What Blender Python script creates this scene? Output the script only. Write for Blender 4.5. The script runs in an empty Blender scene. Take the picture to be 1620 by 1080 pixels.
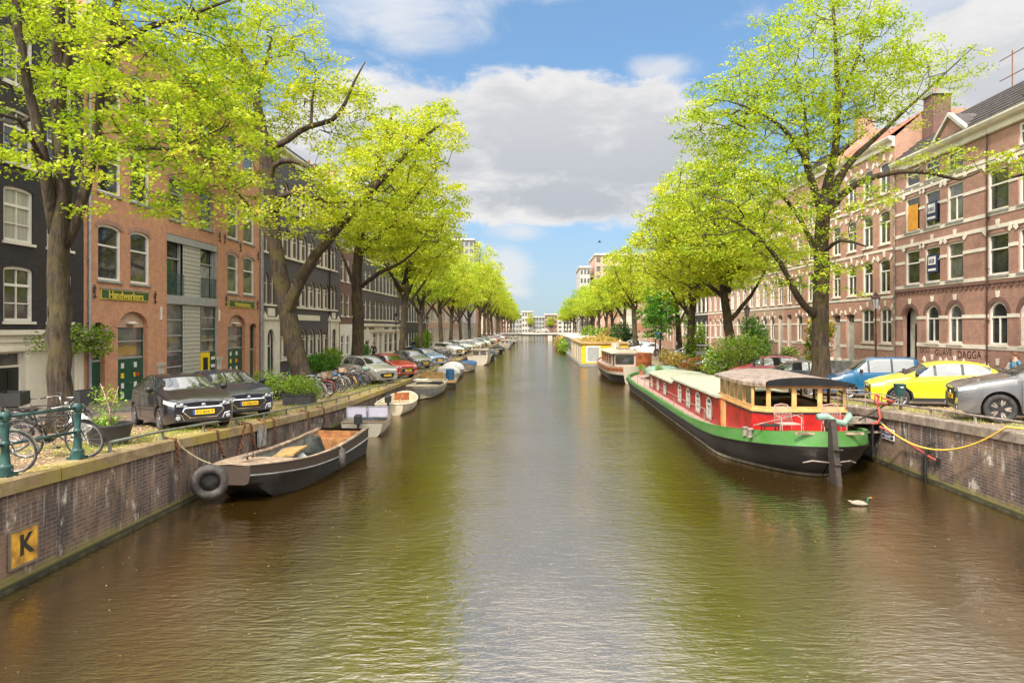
import bpy, math, random
import numpy as np
from mathutils import Vector, Matrix
R = math.radians; PI = math.pi
random.seed(11); rng = np.random.default_rng(11)
scene = bpy.context.scene
col = scene.collection

# ---------------------------------------------------------------- camera, world, sun, exposure
CAMZ = 4.1
cd = bpy.data.cameras.new('camera'); cam = bpy.data.objects.new('camera', cd); col.objects.link(cam)
cd.lens = 24.0; cd.sensor_width = 36.0; cd.shift_x = -40/1620; cd.shift_y = -22/1620
cd.clip_start = 0.1; cd.clip_end = 6000
cam.location = (0, 0, CAMZ); cam.rotation_euler = (R(90), 0, 0)
scene.camera = cam
scene.view_settings.view_transform = 'Standard'; scene.view_settings.look = 'None'
scene.view_settings.exposure = 1.14; scene.view_settings.gamma = 1.0
scene.cycles.max_bounces = 6; scene.cycles.transparent_max_bounces = 6
scene.cycles.diffuse_bounces = 3; scene.cycles.glossy_bounces = 3; scene.cycles.transmission_bounces = 3
scene.cycles.caustics_reflective = False; scene.cycles.caustics_refractive = False
try:
    scene.cycles.use_denoising = True
except Exception: pass

SUN_EL, SUN_AZ = R(47), R(203)      # azimuth measured clockwise from +Y: behind the camera, to the right
sd = bpy.data.lights.new('sun', 'SUN'); sd.energy = 2.6; sd.angle = R(4.0); sd.color = (1.0, 0.93, 0.82)
sun = bpy.data.objects.new('sun', sd); col.objects.link(sun)
sv = Vector((math.sin(SUN_AZ)*math.cos(SUN_EL), math.cos(SUN_AZ)*math.cos(SUN_EL), math.sin(SUN_EL)))
sun.rotation_euler = sv.to_track_quat('Z', 'Y').to_euler()

class NT:
    "tiny node-tree writer"
    def __init__(s, tree): s.t = tree; s.n = tree.nodes; s.l = tree.links
    def node(s, ty, **kw):
        n = s.n.new(ty)
        for k, v in kw.items(): setattr(n, k, v)
        return n
    def put(s, sock, v):
        if v is None: return
        if isinstance(v, (int, float)):
            try: sock.default_value = v
            except TypeError: sock.default_value = (v, v, v)
        elif isinstance(v, (tuple, list)): sock.default_value = tuple(v)
        else: s.l.new(v, sock)
    def math(s, op, a, b=None, c=None, clamp=False):
        n = s.node('ShaderNodeMath', operation=op); n.use_clamp = clamp
        for i, v in enumerate((a, b, c)): s.put(n.inputs[i], v)
        return n.outputs[0]
    def mix(s, f, a, b, mode='MIX'):
        n = s.node('ShaderNodeMix', data_type='RGBA', blend_type=mode)
        s.put(n.inputs[0], f)
        for i, v in ((6, a), (7, b)):
            if isinstance(v, (tuple, list)) and len(v) == 3: v = (*v, 1)
            s.put(n.inputs[i], v)
        return n.outputs[2]
    def noise(s, vec, scale, detail=4, rough=.55, dist=0):
        n = s.node('ShaderNodeTexNoise'); s.put(n.inputs['Vector'], vec)
        n.inputs['Scale'].default_value = scale; n.inputs['Detail'].default_value = detail
        n.inputs['Roughness'].default_value = rough; n.inputs['Distortion'].default_value = dist
        return n.outputs['Fac']
    def smooth(s, v, a, b):
        n = s.node('ShaderNodeMapRange', interpolation_type='SMOOTHSTEP')
        s.put(n.inputs['Value'], v); n.inputs['From Min'].default_value = a; n.inputs['From Max'].default_value = b
        return n.outputs[0]
    def xyz(s, x, y, z):
        n = s.node('ShaderNodeCombineXYZ')
        for i, v in enumerate((x, y, z)): s.put(n.inputs[i], v)
        return n.outputs[0]
    def sep(s, v):
        n = s.node('ShaderNodeSeparateXYZ'); s.l.new(v, n.inputs[0]); return n.outputs
    def scale(s, v, sc):
        n = s.node('ShaderNodeVectorMath', operation='MULTIPLY'); s.l.new(v, n.inputs[0]); n.inputs[1].default_value = sc
        return n.outputs[0]

world = bpy.data.worlds.new('World'); scene.world = world; world.use_nodes = True
w = NT(world.node_tree); w.n.clear()
wo = w.node('ShaderNodeOutputWorld'); bg = w.node('ShaderNodeBackground'); w.l.new(bg.outputs[0], wo.inputs[0])
bg.inputs[1].default_value = 0.15
sky = w.node('ShaderNodeTexSky', sky_type='NISHITA'); sky.sun_disc = False
sky.sun_elevation = SUN_EL; sky.sun_rotation = SUN_AZ; sky.air_density = 1.0; sky.dust_density = 0.6; sky.ozone_density = 2.0
gen = w.node('ShaderNodeTexCoord').outputs['Generated']
dx, dy, dz = w.sep(gen)
az = w.math('MULTIPLY', w.math('ARCTAN2', dx, dy), 57.2958)
el = w.math('MULTIPLY', w.math('ARCSINE', dz), 57.2958)
nbig = w.noise(w.scale(gen, (1, 1, 2.2)), 4.2, 8, .62, .25)
nfine = w.noise(w.scale(gen, (1, 1, 1.8)), 11, 6, .6, .4)
def blob(a, e, ra, re):
    x = w.math('DIVIDE', w.math('SUBTRACT', az, a), ra); y = w.math('DIVIDE', w.math('SUBTRACT', el, e), re)
    r2 = w.math('ADD', w.math('MULTIPLY', x, x), w.math('MULTIPLY', y, y))
    return w.math('SUBTRACT', 1, w.math('SQRT', r2))
def mx(*a):
    o = a[0]
    for b in a[1:]: o = w.math('MAXIMUM', o, b)
    return o
field = mx(blob(0.5, 15.2, 14.5, 6.6), blob(-10, 14, 14, 7.4), blob(9, 14.2, 7.5, 6.6), blob(0, 11.0, 13, 2.6),
           blob(33, 17, 9, 7), blob(-32, 9, 12, 10), blob(60, 16, 24, 14), blob(-62, 18, 24, 14),
           blob(110, 22, 40, 16), blob(-115, 22, 45, 18), blob(170, 24, 40, 14), blob(-165, 40, 60, 30), blob(150, 50, 60, 25), blob(90, 60, 60, 18), blob(-80, 55, 50, 18), blob(0, 40, 70, 14), blob(25, 36, 30, 9), blob(-25, 37, 30, 9))  # high front blobs lie above the frame, added to brighten water and fill
wob = w.math('ADD', w.math('MULTIPLY', w.math('SUBTRACT', nbig, .5), 1.15), w.math('MULTIPLY', w.math('SUBTRACT', nfine, .5), .75))
dens = w.math('ADD', field, wob)
cmask = w.smooth(dens, 0.02, 0.26)
wisp_n = w.noise(w.scale(gen, (1, 1, 2.6)), 5.5, 8, .6, .8)
wfield = mx(blob(-12, 24, 13, 4.2), blob(1, 26.5, 9, 2.4), blob(10.5, 20.5, 4, 1.6), blob(-1.5, 8.0, 3.5, 1.6), w.math('MULTIPLY', blob(-2.6, 4.9, 3.8, 3.0), 1.5), blob(29, 22, 15, 5), blob(0, 60, 120, 26))
wisp = w.math('MULTIPLY', w.smooth(w.math('ADD', wfield, w.math('MULTIPLY', w.math('SUBTRACT', wisp_n, .5), 2.0)), 0.1, 0.9), 0.72)
cover = w.math('MAXIMUM', cmask, wisp)
nmid = w.noise(w.scale(gen, (1, 1, 2.6)), 9, 6, .65, .3)
core = w.smooth(w.math('ADD', w.math('ADD', field, w.math('MULTIPLY', w.math('SUBTRACT', nbig, .5), 2.2)), w.math('MULTIPLY', w.math('SUBTRACT', nmid, .5), 1.8)), 0.05, 0.85)
low = w.math('MULTIPLY', w.math('SUBTRACT', 1, w.smooth(el, 9, 22)), w.smooth(el, 6.5, 9))
shade = w.math('MULTIPLY', core, w.math('ADD', w.math('MULTIPLY', w.smooth(el, 6, 9), .5), w.math('MULTIPLY', low, .5)), clamp=True)
ccol = w.mix(shade, (2.65, 2.62, 2.62), (1.6, 1.7, 1.86))
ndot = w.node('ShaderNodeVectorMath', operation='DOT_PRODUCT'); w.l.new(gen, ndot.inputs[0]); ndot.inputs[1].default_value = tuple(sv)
bright = w.math('ADD', 1, w.math('MULTIPLY', w.smooth(ndot.outputs['Value'], -.35, .9), 3.6))      # unseen clouds toward the sun brightened as added fill light
bright = w.math('ADD', bright, w.math('MULTIPLY', w.smooth(el, 28, 40), .9))  # high clouds above the frame get added brightness for fill and water reflection
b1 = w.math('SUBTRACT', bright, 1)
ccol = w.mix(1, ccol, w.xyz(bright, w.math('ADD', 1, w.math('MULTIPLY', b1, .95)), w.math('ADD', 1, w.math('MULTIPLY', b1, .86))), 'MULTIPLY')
skyc = w.mix(0.6, w.mix(1, sky.outputs[0], (.62, .66, .68), 'MULTIPLY'), (.58, 1.2, 2.05))
hor = w.math('SUBTRACT', 1, w.smooth(el, 0, 14))
skyc = w.mix(w.math('MULTIPLY', hor, .6), skyc, (1.45, 1.8, 2.0))
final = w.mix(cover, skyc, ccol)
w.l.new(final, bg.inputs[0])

# ---------------------------------------------------------------- materials
M = {}
def principled(name):
    m = bpy.data.materials.new(name); m.use_nodes = True
    n = NT(m.node_tree); p = m.node_tree.nodes['Principled BSDF']
    return m, n, p
def bump(n, p, h, strength=.3, dist=.02):
    b = n.node('ShaderNodeBump'); b.inputs['Strength'].default_value = strength; b.inputs['Distance'].default_value = dist
    n.l.new(h, b.inputs['Height']); n.l.new(b.outputs[0], p.inputs['Normal'])
def mat(name, c, rough=.6, metal=0, var=.12, vs=3.0, bmp=0, bs=20, c2=None, spec=.5, coat=0):
    "plain surface with some colour wear (object-space noise)"
    if name in M: return M[name]
    m, n, p = principled(name)
    obc = n.node('ShaderNodeTexCoord').outputs['Object']
    no = n.noise(obc, vs, 5, .65)
    d = c2 or tuple(max(0, x*(1-var*2.2)) for x in c)
    li = tuple(min(1, x*(1+var)) for x in c)
    n.l.new(n.mix(n.smooth(no, .3, .7), d, li), p.inputs['Base Color'])
    p.inputs['Roughness'].default_value = rough; p.inputs['Metallic'].default_value = metal
    p.inputs['Specular IOR Level'].default_value = spec; p.inputs['Coat Weight'].default_value = coat
    if coat: p.inputs['Coat Roughness'].default_value = .03
    if bmp: bump(n, p, n.noise(obc, bs, 4), bmp)
    M[name] = m; return m
def brickmat(name, c1, c2, mortar, bw=.22, bh=.065, ms=.009, rough=.85, dirt=(.25, .2, .16), dirtamt=.35, bmp=.35, streak=0, moss=None, white=0, floor=False, ds=.35):
    if name in M: return M[name]
    m, n, p = principled(name)
    obc = n.node('ShaderNodeTexCoord').outputs['Object']
    x, y, z = n.sep(obc)
    vec = n.xyz(x, y, 0) if floor else n.xyz(n.math('ADD', x, y), z, 0)
    b = n.node('ShaderNodeTexBrick'); n.l.new(vec, b.inputs['Vector'])
    b.inputs['Scale'].default_value = 1; b.inputs['Brick Width'].default_value = bw; b.inputs['Row Height'].default_value = bh
    b.inputs['Mortar Size'].default_value = ms; b.inputs['Mortar Smooth'].default_value = .3; b.inputs['Bias'].default_value = -.1
    for k, v in (('Color1', c1), ('Color2', c2), ('Mortar', mortar)): b.inputs[k].default_value = (*v, 1)
    big = n.noise(obc, ds, 6, .65)
    c = n.mix(n.math('MULTIPLY', n.smooth(big, .42, .75), dirtamt), b.outputs['Color'], dirt)
    mid = n.noise(obc, 3.2, 4, .6)
    c = n.mix(n.smooth(mid, .25, .8), n.mix(1, c, (.72, .72, .74), 'MULTIPLY'), c)
    if streak:
        sn = n.noise(n.xyz(n.math('MULTIPLY', n.math('ADD', x, y), 1.6), n.math('MULTIPLY', z, .22), 0), 1.0, 6, .7)
        c = n.mix(n.math('MULTIPLY', n.smooth(sn, .44, .62), streak), c, (.045, .038, .035))
        sn2 = n.noise(n.xyz(n.math('MULTIPLY', n.math('ADD', x, y), 1.1), n.math('MULTIPLY', z, .5), 3.3), .8, 7, .7)
        c = n.mix(n.math('MULTIPLY', n.smooth(sn2, .48, .62), .65), c, (.30, .19, .12))
    if white:
        wn = n.noise(n.xyz(n.math('MULTIPLY', n.math('ADD', x, y), 3.2), n.math('MULTIPLY', z, 1.2), 1), 1.0, 8, .75)
        c = n.mix(n.math('MULTIPLY', n.smooth(wn, .55, .68), white), c, (.62, .56, .48))
        dn = n.noise(n.xyz(n.math('MULTIPLY', n.math('ADD', x, y), 9), n.math('MULTIPLY', z, .7), 5), 1.0, 4, .6)
        c = n.mix(n.math('MULTIPLY', n.math('MULTIPLY', n.smooth(dn, .52, .66), n.smooth(z, .45, 1.25)), .5), c, (.50, .45, .38))
    if moss:
        mn = n.noise(obc, 2.2, 5, .7)
        f = n.smooth(n.math('SUBTRACT', n.math('MULTIPLY', mn, .6), z), .02, .22)
        c = n.mix(f, c, moss)
        f2 = n.math('SUBTRACT', 1, n.smooth(z, .05, .14))
        c = n.mix(f2, c, (.03, .032, .012))
    n.l.new(c, p.inputs['Base Color']); p.inputs['Roughness'].default_value = rough
    if bmp: 
        h = n.math('ADD', n.math('MULTIPLY', b.outputs['Fac'], -1), n.math('MULTIPLY', n.noise(obc, 30, 3), .5))
        bump(n, p, h, bmp, .012)
    M[name] = m; return m

brickmat('brick_orange', (.66, .29, .14), (.56, .235, .115), (.52, .38, .28), dirtamt=.3, dirt=(.28, .15, .1))
brickmat('brick_dark', (.024, .020, .024), (.036, .030, .034), (.018, .015, .018), bmp=.6, dirtamt=.25, dirt=(.09, .075, .07), rough=.6)
brickmat('brick_mauve', (.085, .072, .082), (.1, .085, .095), (.075, .064, .07), dirtamt=.25, dirt=(.12, .1, .1), rough=.7)
brickmat('brick_brown', (.47, .235, .165), (.38, .185, .13), (.42, .32, .26), dirtamt=.35, dirt=(.2, .11, .085))
brickmat('brick_red', (.56, .28, .18), (.46, .22, .15), (.52, .4, .32), dirtamt=.3, dirt=(.33, .17, .12))
brickmat('brick_tan', (.58, .37, .25), (.52, .32, .21), (.58, .46, .37), dirtamt=.3, dirt=(.36, .22, .16))
brickmat('brick_plum', (.2, .085, .065), (.155, .07, .055), (.24, .18, .15), dirtamt=.3, dirt=(.13, .08, .07))
brickmat('brick_quay', (.17, .105, .08), (.07, .05, .048), (.24, .185, .145), bw=.23, bh=.075, ms=.013, dirtamt=.6, dirt=(.10, .065, .05), streak=.95, white=.95, moss=(.20, .17, .05), bmp=.8, ds=.8)
brickmat('paving', (.235, .145, .105), (.17, .105, .08), (.19, .16, .12), bw=.21, bh=.07, ms=.006, floor=True, dirtamt=.75, dirt=(.27, .2, .14), bmp=.4, ds=.25)
brickmat('pavement_tile', (.27, .225, .19), (.215, .18, .155), (.15, .13, .11), bw=.3, bh=.3, ms=.008, floor=True, dirtamt=.5, dirt=(.27, .17, .12), bmp=.3)
mat('stone_white', (.74, .68, .58), .6, var=.07, vs=1.2, bmp=.1)
mat('paint_cream', (.72, .66, .54), .5, var=.05, vs=1.0)
mat('paint_white', (.78, .74, .66), .45, var=.04)
mat('stone_grey', (.3, .3, .28), .8, var=.15, bmp=.2)
mat('concrete', (.23, .24, .22), .8, var=.12, vs=1.5, bmp=.15)
mat('concrete_light', (.5, .47, .41), .8, var=.12, vs=1.0, bmp=.15)
mat('green_paint', (.012, .075, .045), .35, var=.15)
mat('green_iron', (.018, .07, .062), .4, var=.25, vs=6, bmp=.15)
mat('rail_iron', (.10, .14, .12), .6, var=.3, vs=5, bmp=.2, c2=(.16, .10, .06))
mat('rail_grey', (.27, .22, .18), .65, var=.3, vs=5, bmp=.2)
mat('yellow_paint', (.82, .58, .0), .4, var=.05)
mat('black_paint', (.012, .013, .014), .3, var=.2)
mat('iron_black', (.02, .018, .016), .55, var=.3)
mat('brown_iron', (.075, .03, .022), .5, var=.3)
mat('rust', (.23, .09, .04), .9, var=.4, vs=14, c2=(.09, .04, .025), bmp=.5)
mat('rope', (.5, .4, .25), .9, var=.25, vs=20, bmp=.6, bs=60)
mat('tile_dark', (.075, .062, .06), .7, var=.2)
mat('tile_red', (.38, .13, .07), .8, var=.25)
mat('brown_shutter', (.11, .07, .065), .5, var=.1)
mat('zinc', (.38, .38, .4), .45, metal=.4, var=.1)
mat('tarp_white', (.72, .70, .66), .7, var=.08, bmp=.5, bs=5)
mat('tarp_blue', (.03, .12, .28), .6, var=.2, bmp=.5, bs=5)
mat('tarp_dark', (.035, .04, .035), .7, var=.3, bmp=.8, bs=5)
mat('hull_grey', (.25, .25, .24), .5, var=.15)
mat('hull_white', (.38, .34, .27), .35, var=.1, vs=2, c2=(.48, .42, .33))
mat('cream_gel', (.55, .47, .33), .4, var=.1, vs=2)
mat('varnish', (.30, .09, .03), .35, var=.25, vs=4)
mat('wood_old', (.33, .24, .16), .85, var=.3, vs=5, bmp=.4)
mat('wood_yellow', (.42, .27, .1), .6, var=.2, vs=4)
mat('wood_orange', (.52, .24, .09), .6, var=.2, vs=4)
mat('steel_black', (.005, .0045, .0045), .42, var=.35, vs=2.5, c2=(.015, .011, .009), bmp=.12, bs=3, spec=.2)
mat('steel_brown', (.04, .031, .027), .5, var=.35, vs=2.2, c2=(.065, .046, .034), bmp=.2, bs=8, spec=.25)
mat('rubber', (.035, .032, .03), .75, var=.3, vs=8, bmp=.2)
mat('rubber_grey', (.07, .06, .055), .8, var=.3, vs=6, bmp=.3)
mat('chrome', (.75, .75, .75), .18, metal=1, var=.02)
mat('alloy', (.5, .5, .52), .3, metal=.9, var=.05)
mat('lamp_lens', (.4, .41, .42), .12, var=.1, vs=25)
mat('plastic_black', (.02, .02, .021), .5, var=.1)
mat('plate_yellow', (.85, .52, .01), .4, var=.02)
mat('plate_blue', (.02, .08, .4), .4, var=.02)
mat('red_paint', (.40, .014, .012), .35, var=.2, vs=2.5)
mat('boat_green', (.04, .165, .025), .42, var=.2, vs=1.5, c2=(.10, .22, .07))
mat('deck_pink', (.45, .28, .24), .7, var=.15)
mat('roof_mint', (.36, .37, .27), .75, var=.08, vs=1.5)
mat('wood_frame', (.66, .36, .13), .45, var=.12, vs=3)
mat('roof_wheelhouse', (.23, .18, .15), .85, var=.4, vs=5, bmp=.3, c2=(.13, .1, .085))
mat('wicker', (.42, .25, .21), .8, var=.1)
mat('cushion', (.75, .72, .66), .9, var=.05)
mat('cushion_yellow', (.85, .5, .05), .9, var=.05)
mat('mint_paint', (.2, .3, .24), .5, var=.1)
mat('pot_dark', (.045, .045, .047), .6, var=.15)
mat('terracotta', (.42, .17, .09), .8, var=.15)
mat('skin', (.55, .33, .24), .6, var=.03)
mat('hair_brown', (.25, .12, .06), .8, var=.2, vs=30)
mat('denim', (.10, .21, .29), .85, var=.15, vs=10)
mat('cloth_black', (.015, .015, .018), .85, var=.1)
mat('cloth_grey', (.4, .36, .34), .85, var=.1)
mat('hose_yellow', (.80, .50, .08), .5, var=.1)
mat('hose_red', (.42, .07, .05), .5, var=.15)
mat('plastic_bag', (.78, .76, .72), .6, var=.08, bmp=.8, bs=14)
mat('houseboat_yellow', (.83, .46, .01), .5, var=.06)
mat('panel_lilac', (.6, .56, .68), .5, var=.04)
mat('sign_green', (.035, .09, .03), .5, var=.1)
mat('sign_gold', (.66, .52, .06), .5, var=.1)
mat('sign_navy', (.02, .03, .10), .4, var=.05)
mat('curtain', (.55, .53, .48), .9, var=.1)
mat('panel_orange', (.72, .33, .03), .6, var=.08)
mat('grey_panel', (.33, .33, .32), .6, var=.06)
mat('twig', (.085, .062, .045), .9, var=.2)
mat('saddle', (.03, .022, .018), .5, var=.2)

def coping_mat():
    m, n, p = principled('coping'); obc = n.node('ShaderNodeTexCoord').outputs['Object']
    a = n.noise(obc, 2.5, 6, .7); b = n.noise(obc, .8, 5, .6); d = n.noise(obc, 9, 5, .7)
    c = n.mix(n.smooth(a, .35, .7), (.22, .15, .075), (.36, .27, .15))
    c = n.mix(n.math('MULTIPLY', n.smooth(b, .42, .62), .8), c, (.30, .24, .035))
    c = n.mix(n.smooth(d, .62, .75), c, (.07, .055, .03))
    n.l.new(c, p.inputs['Base Color']); p.inputs['Roughness'].default_value = .9; bump(n, p, n.math('ADD', d, a), .7, .02); M['coping'] = m
    m, n, p = principled('coping_grey'); obc = n.node('ShaderNodeTexCoord').outputs['Object']
    a = n.noise(obc, 2.5, 6, .7); b = n.noise(obc, 1.1, 5, .6); d = n.noise(obc, 9, 5, .7)
    c = n.mix(n.smooth(a, .35, .7), (.17, .13, .1), (.33, .27, .21))
    c = n.mix(n.math('MULTIPLY', n.smooth(b, .55, .7), .6), c, (.3, .24, .08))
    c = n.mix(n.smooth(d, .66, .75), c, (.6, .56, .48))
    n.l.new(c, p.inputs['Base Color']); p.inputs['Roughness'].default_value = .9; bump(n, p, n.math('ADD', d, a), .7, .02); M['coping_grey'] = m
coping_mat()
def litter_mat(name, base, l1, l2):
    m, n, p = principled(name); obc = n.node('ShaderNodeTexCoord').outputs['Object']
    v = n.node('ShaderNodeTexVoronoi'); v.inputs['Scale'].default_value = 22; n.l.new(obc, v.inputs['Vector'])
    a = n.noise(obc, 1.3, 5, .7); g = n.noise(obc, .55, 5, .6)
    c = n.mix(n.smooth(v.outputs['Distance'], .1, .42), n.mix(n.sep(v.outputs['Color'])[0], l1, l2), base)
    c = n.mix(n.smooth(a, .3, .62), base, c)
    c = n.mix(n.math('MULTIPLY', n.smooth(g, .5, .66), .75), c, (.20, .21, .03))
    n.l.new(c, p.inputs['Base Color']); p.inputs['Roughness'].default_value = .95
    bump(n, p, v.outputs['Distance'], .5, .01); M[name] = m
litter_mat('litter', (.19, .125, .08), (.54, .36, .15), (.38, .21, .11))
litter_mat('litter_right', (.20, .14, .10), (.38, .27, .13), (.27, .18, .11))

def glass(name, c, rough=.04, streaks=None):
    m, n, p = principled(name); obc = n.node('ShaderNodeTexCoord').outputs['Object']
    no = n.noise(obc, 1.3, 3); cc = n.mix(n.smooth(no, .35, .65), tuple(x*.5 for x in c), c)
    if streaks:
        x, y, z = n.sep(obc); s = n.noise(n.xyz(n.math('MULTIPLY', x, 14), 0, n.math('MULTIPLY', z, .3)), 1, 3)
        cc = n.mix(n.smooth(s, .35, .65), tuple(k*.75 for k in streaks), streaks)
    n.l.new(cc, p.inputs['Base Color']); p.inputs['Roughness'].default_value = rough; p.inputs['Specular IOR Level'].default_value = .9
    p.inputs['IOR'].default_value = 1.55
    b = n.node('ShaderNodeBump'); b.inputs['Strength'].default_value = .03; b.inputs['Distance'].default_value = .05
    n.l.new(n.noise(obc, 2.2, 2), b.inputs['Height']); n.l.new(b.outputs[0], p.inputs['Normal'])
    M[name] = m
glass('glass_dark', (.05, .052, .05)); glass('glass_mid', (.14, .145, .14)); glass('glass_curtain', (.5, .5, .45), .06, (.46, .45, .4))
glass('car_glass', (.035, .04, .042), .015); M['car_glass'].node_tree.nodes['Principled BSDF'].inputs['IOR'].default_value = 2.1; glass('boat_glass', (.16, .15, .13), .03)
mm, n_, p_ = principled('clear_glass'); p_.inputs['Transmission Weight'].default_value = 1; p_.inputs['Roughness'].default_value = .02; p_.inputs['IOR'].default_value = 1.1
p_.inputs['Base Color'].default_value = (.85, .85, .82, 1); M['clear_glass'] = mm

def glassblock():
    m, n, p = principled('glass_block'); obc = n.node('ShaderNodeTexCoord').outputs['Object']
    x, y, z = n.sep(obc); fx = n.math('ABSOLUTE', n.math('SUBTRACT', n.math('FRACT', n.math('MULTIPLY', x, 5)), .5)); fz = n.math('ABSOLUTE', n.math('SUBTRACT', n.math('FRACT', n.math('MULTIPLY', z, 5)), .5))
    e = n.smooth(n.math('MAXIMUM', fx, fz), .36, .46); no = n.noise(obc, 6, 2)
    n.l.new(n.mix(e, n.mix(no, (.42, .41, .35), (.6, .58, .5)), (.2, .2, .17)), p.inputs['Base Color']); p.inputs['Roughness'].default_value = .2; bump(n, p, n.math('MULTIPLY', e, -1), .6, .02); M['glass_block'] = m
glassblock()

def carpaint(name, c, metal=.25, rough=.32):
    if name in M: return M[name]
    m, n, p = principled(name); p.inputs['Base Color'].default_value = (*c, 1)
    obc = n.node('ShaderNodeTexCoord').outputs['Object']
    x, y, z = n.sep(obc)
    dust = n.math('MULTIPLY', n.noise(obc, 3, 5), n.math('SUBTRACT', 1, n.smooth(z, .15, .6)))
    n.l.new(n.mix(n.math('MULTIPLY', dust, .5), c, (.2, .17, .13)), p.inputs['Base Color'])
    p.inputs['Metallic'].default_value = metal; p.inputs['Roughness'].default_value = rough
    p.inputs['Coat Weight'].default_value = 1; p.inputs['Coat Roughness'].default_value = .04; M[name] = m; return m

def leafmat(name, c_dark, c_mid, c_light, trans=.5):
    m = bpy.data.materials.new(name); m.use_nodes = True; n = NT(m.node_tree); n.n.clear()
    out = n.node('ShaderNodeOutputMaterial'); at = n.node('ShaderNodeAttribute'); at.attribute_name = 'tint'
    f = at.outputs['Fac']
    c = n.mix(n.smooth(f, 0, .5), c_dark, c_mid); c = n.mix(n.smooth(f, .5, 1), c, c_light)
    d = n.node('ShaderNodeBsdfDiffuse'); t = n.node('ShaderNodeBsdfTranslucent'); g = n.node('ShaderNodeBsdfGlossy'); g.inputs['Roughness'].default_value = .35
    n.l.new(c, d.inputs[0]); n.l.new(n.mix(1, c, (1.15, 1.1, .6), 'MULTIPLY'), t.inputs[0])
    g.inputs[0].default_value = (.8, .85, .7, 1)
    ms = n.node('ShaderNodeMixShader'); ms.inputs[0].default_value = trans; n.l.new(d.outputs[0], ms.inputs[1]); n.l.new(t.outputs[0], ms.inputs[2])
    m2 = n.node('ShaderNodeMixShader'); m2.inputs[0].default_value = .025; n.l.new(ms.outputs[0], m2.inputs[1]); n.l.new(g.outputs[0], m2.inputs[2])
    n.l.new(m2.outputs[0], out.inputs[0]); M[name] = m; return m
leafmat('leaf_lime', (.13, .26, .012), (.40, .52, .03), (.64, .67, .08))
leafmat('leaf_gold', (.18, .29, .012), (.47, .55, .03), (.68, .68, .08))
leafmat('leaf_fresh', (.17, .28, .012), (.46, .55, .03), (.70, .71, .08))
leafmat('leaf_green', (.03, .11, .012), (.09, .24, .025), (.2, .38, .05), .3)
leafmat('leaf_dark', (.015, .05, .012), (.035, .095, .02), (.08, .16, .04), .2)
leafmat('leaf_shrub', (.08, .17, .015), (.2, .33, .03), (.4, .48, .07), .3)
leafmat('flower_yellow', (.6, .42, .01), (.85, .6, .02), (.9, .7, .08), .3)
leafmat('flower_lilac', (.36, .27, .42), (.5, .42, .55), (.68, .6, .7), .3)
leafmat('flower_white', (.6, .6, .55), (.75, .75, .7), (.85, .82, .8), .3)
leafmat('leaf_autumn', (.2, .12, .03), (.36, .26, .06), (.5, .42, .1), .3)

def barkmat():
    m, n, p = principled('bark'); obc = n.node('ShaderNodeTexCoord').outputs['Object']
    x, y, z = n.sep(obc)
    v = n.noise(n.scale(obc, (1, 1, .16)), 11, 7, .7, .8); mo = n.noise(obc, 1.1, 5, .6); sp = n.noise(obc, 7, 4, .7)
    c = n.mix(n.smooth(v, .35, .65), (.018, .012, .008), (.085, .057, .037))
    c = n.mix(n.math('MULTIPLY', n.smooth(mo, .45, .65), .6), c, (.095, .08, .015))
    c = n.mix(n.smooth(sp, .7, .78), c, (.34, .3, .24))
    n.l.new(c, p.inputs['Base Color']); p.inputs['Roughness'].default_value = .95; bump(n, p, v, 1.0, .07); M['bark'] = m
barkmat()

def watermat():
    m, n, p = principled('water'); geo = n.node('ShaderNodeNewGeometry').outputs['Position']
    x, y, z = n.sep(geo)
    big = n.noise(geo, .12, 3, .5)
    w1 = n.noise(n.scale(geo, (.7, 1.7, 1)), 3.6, 3, .6, .3)
    w2 = n.noise(n.scale(geo, (.55, 1.6, 1)), 10.0, 4, .65, .2)
    w3 = n.noise(n.scale(geo, (.35, .6, 1)), 1.0, 2, .5)
    patch = n.smooth(n.noise(n.scale(geo, (.6, .25, 1)), .35, 3, .6), .38, .62)
    h = n.math('ADD', n.math('MULTIPLY', w1, .9), n.math('MULTIPLY', w2, n.math('ADD', .12, n.math('MULTIPLY', patch, .55))))
    h = n.math('ADD', h, n.math('MULTIPLY', w3, 1.6))
    c = n.mix(big, (.024, .013, .002), (.038, .022, .004))
    n.l.new(c, p.inputs['Base Color']); p.inputs['Roughness'].default_value = .045; p.inputs['IOR'].default_value = 4.8; p.inputs['Specular Tint'].default_value = (1, .91, .79, 1)
    p.inputs['Specular IOR Level'].default_value = .62
    b = n.node('ShaderNodeBump'); b.inputs['Strength'].default_value = .34; b.inputs['Distance'].default_value = .05
    n.l.new(h, b.inputs['Height']); n.l.new(b.outputs[0], p.inputs['Normal']); M['water'] = m
watermat()

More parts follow.
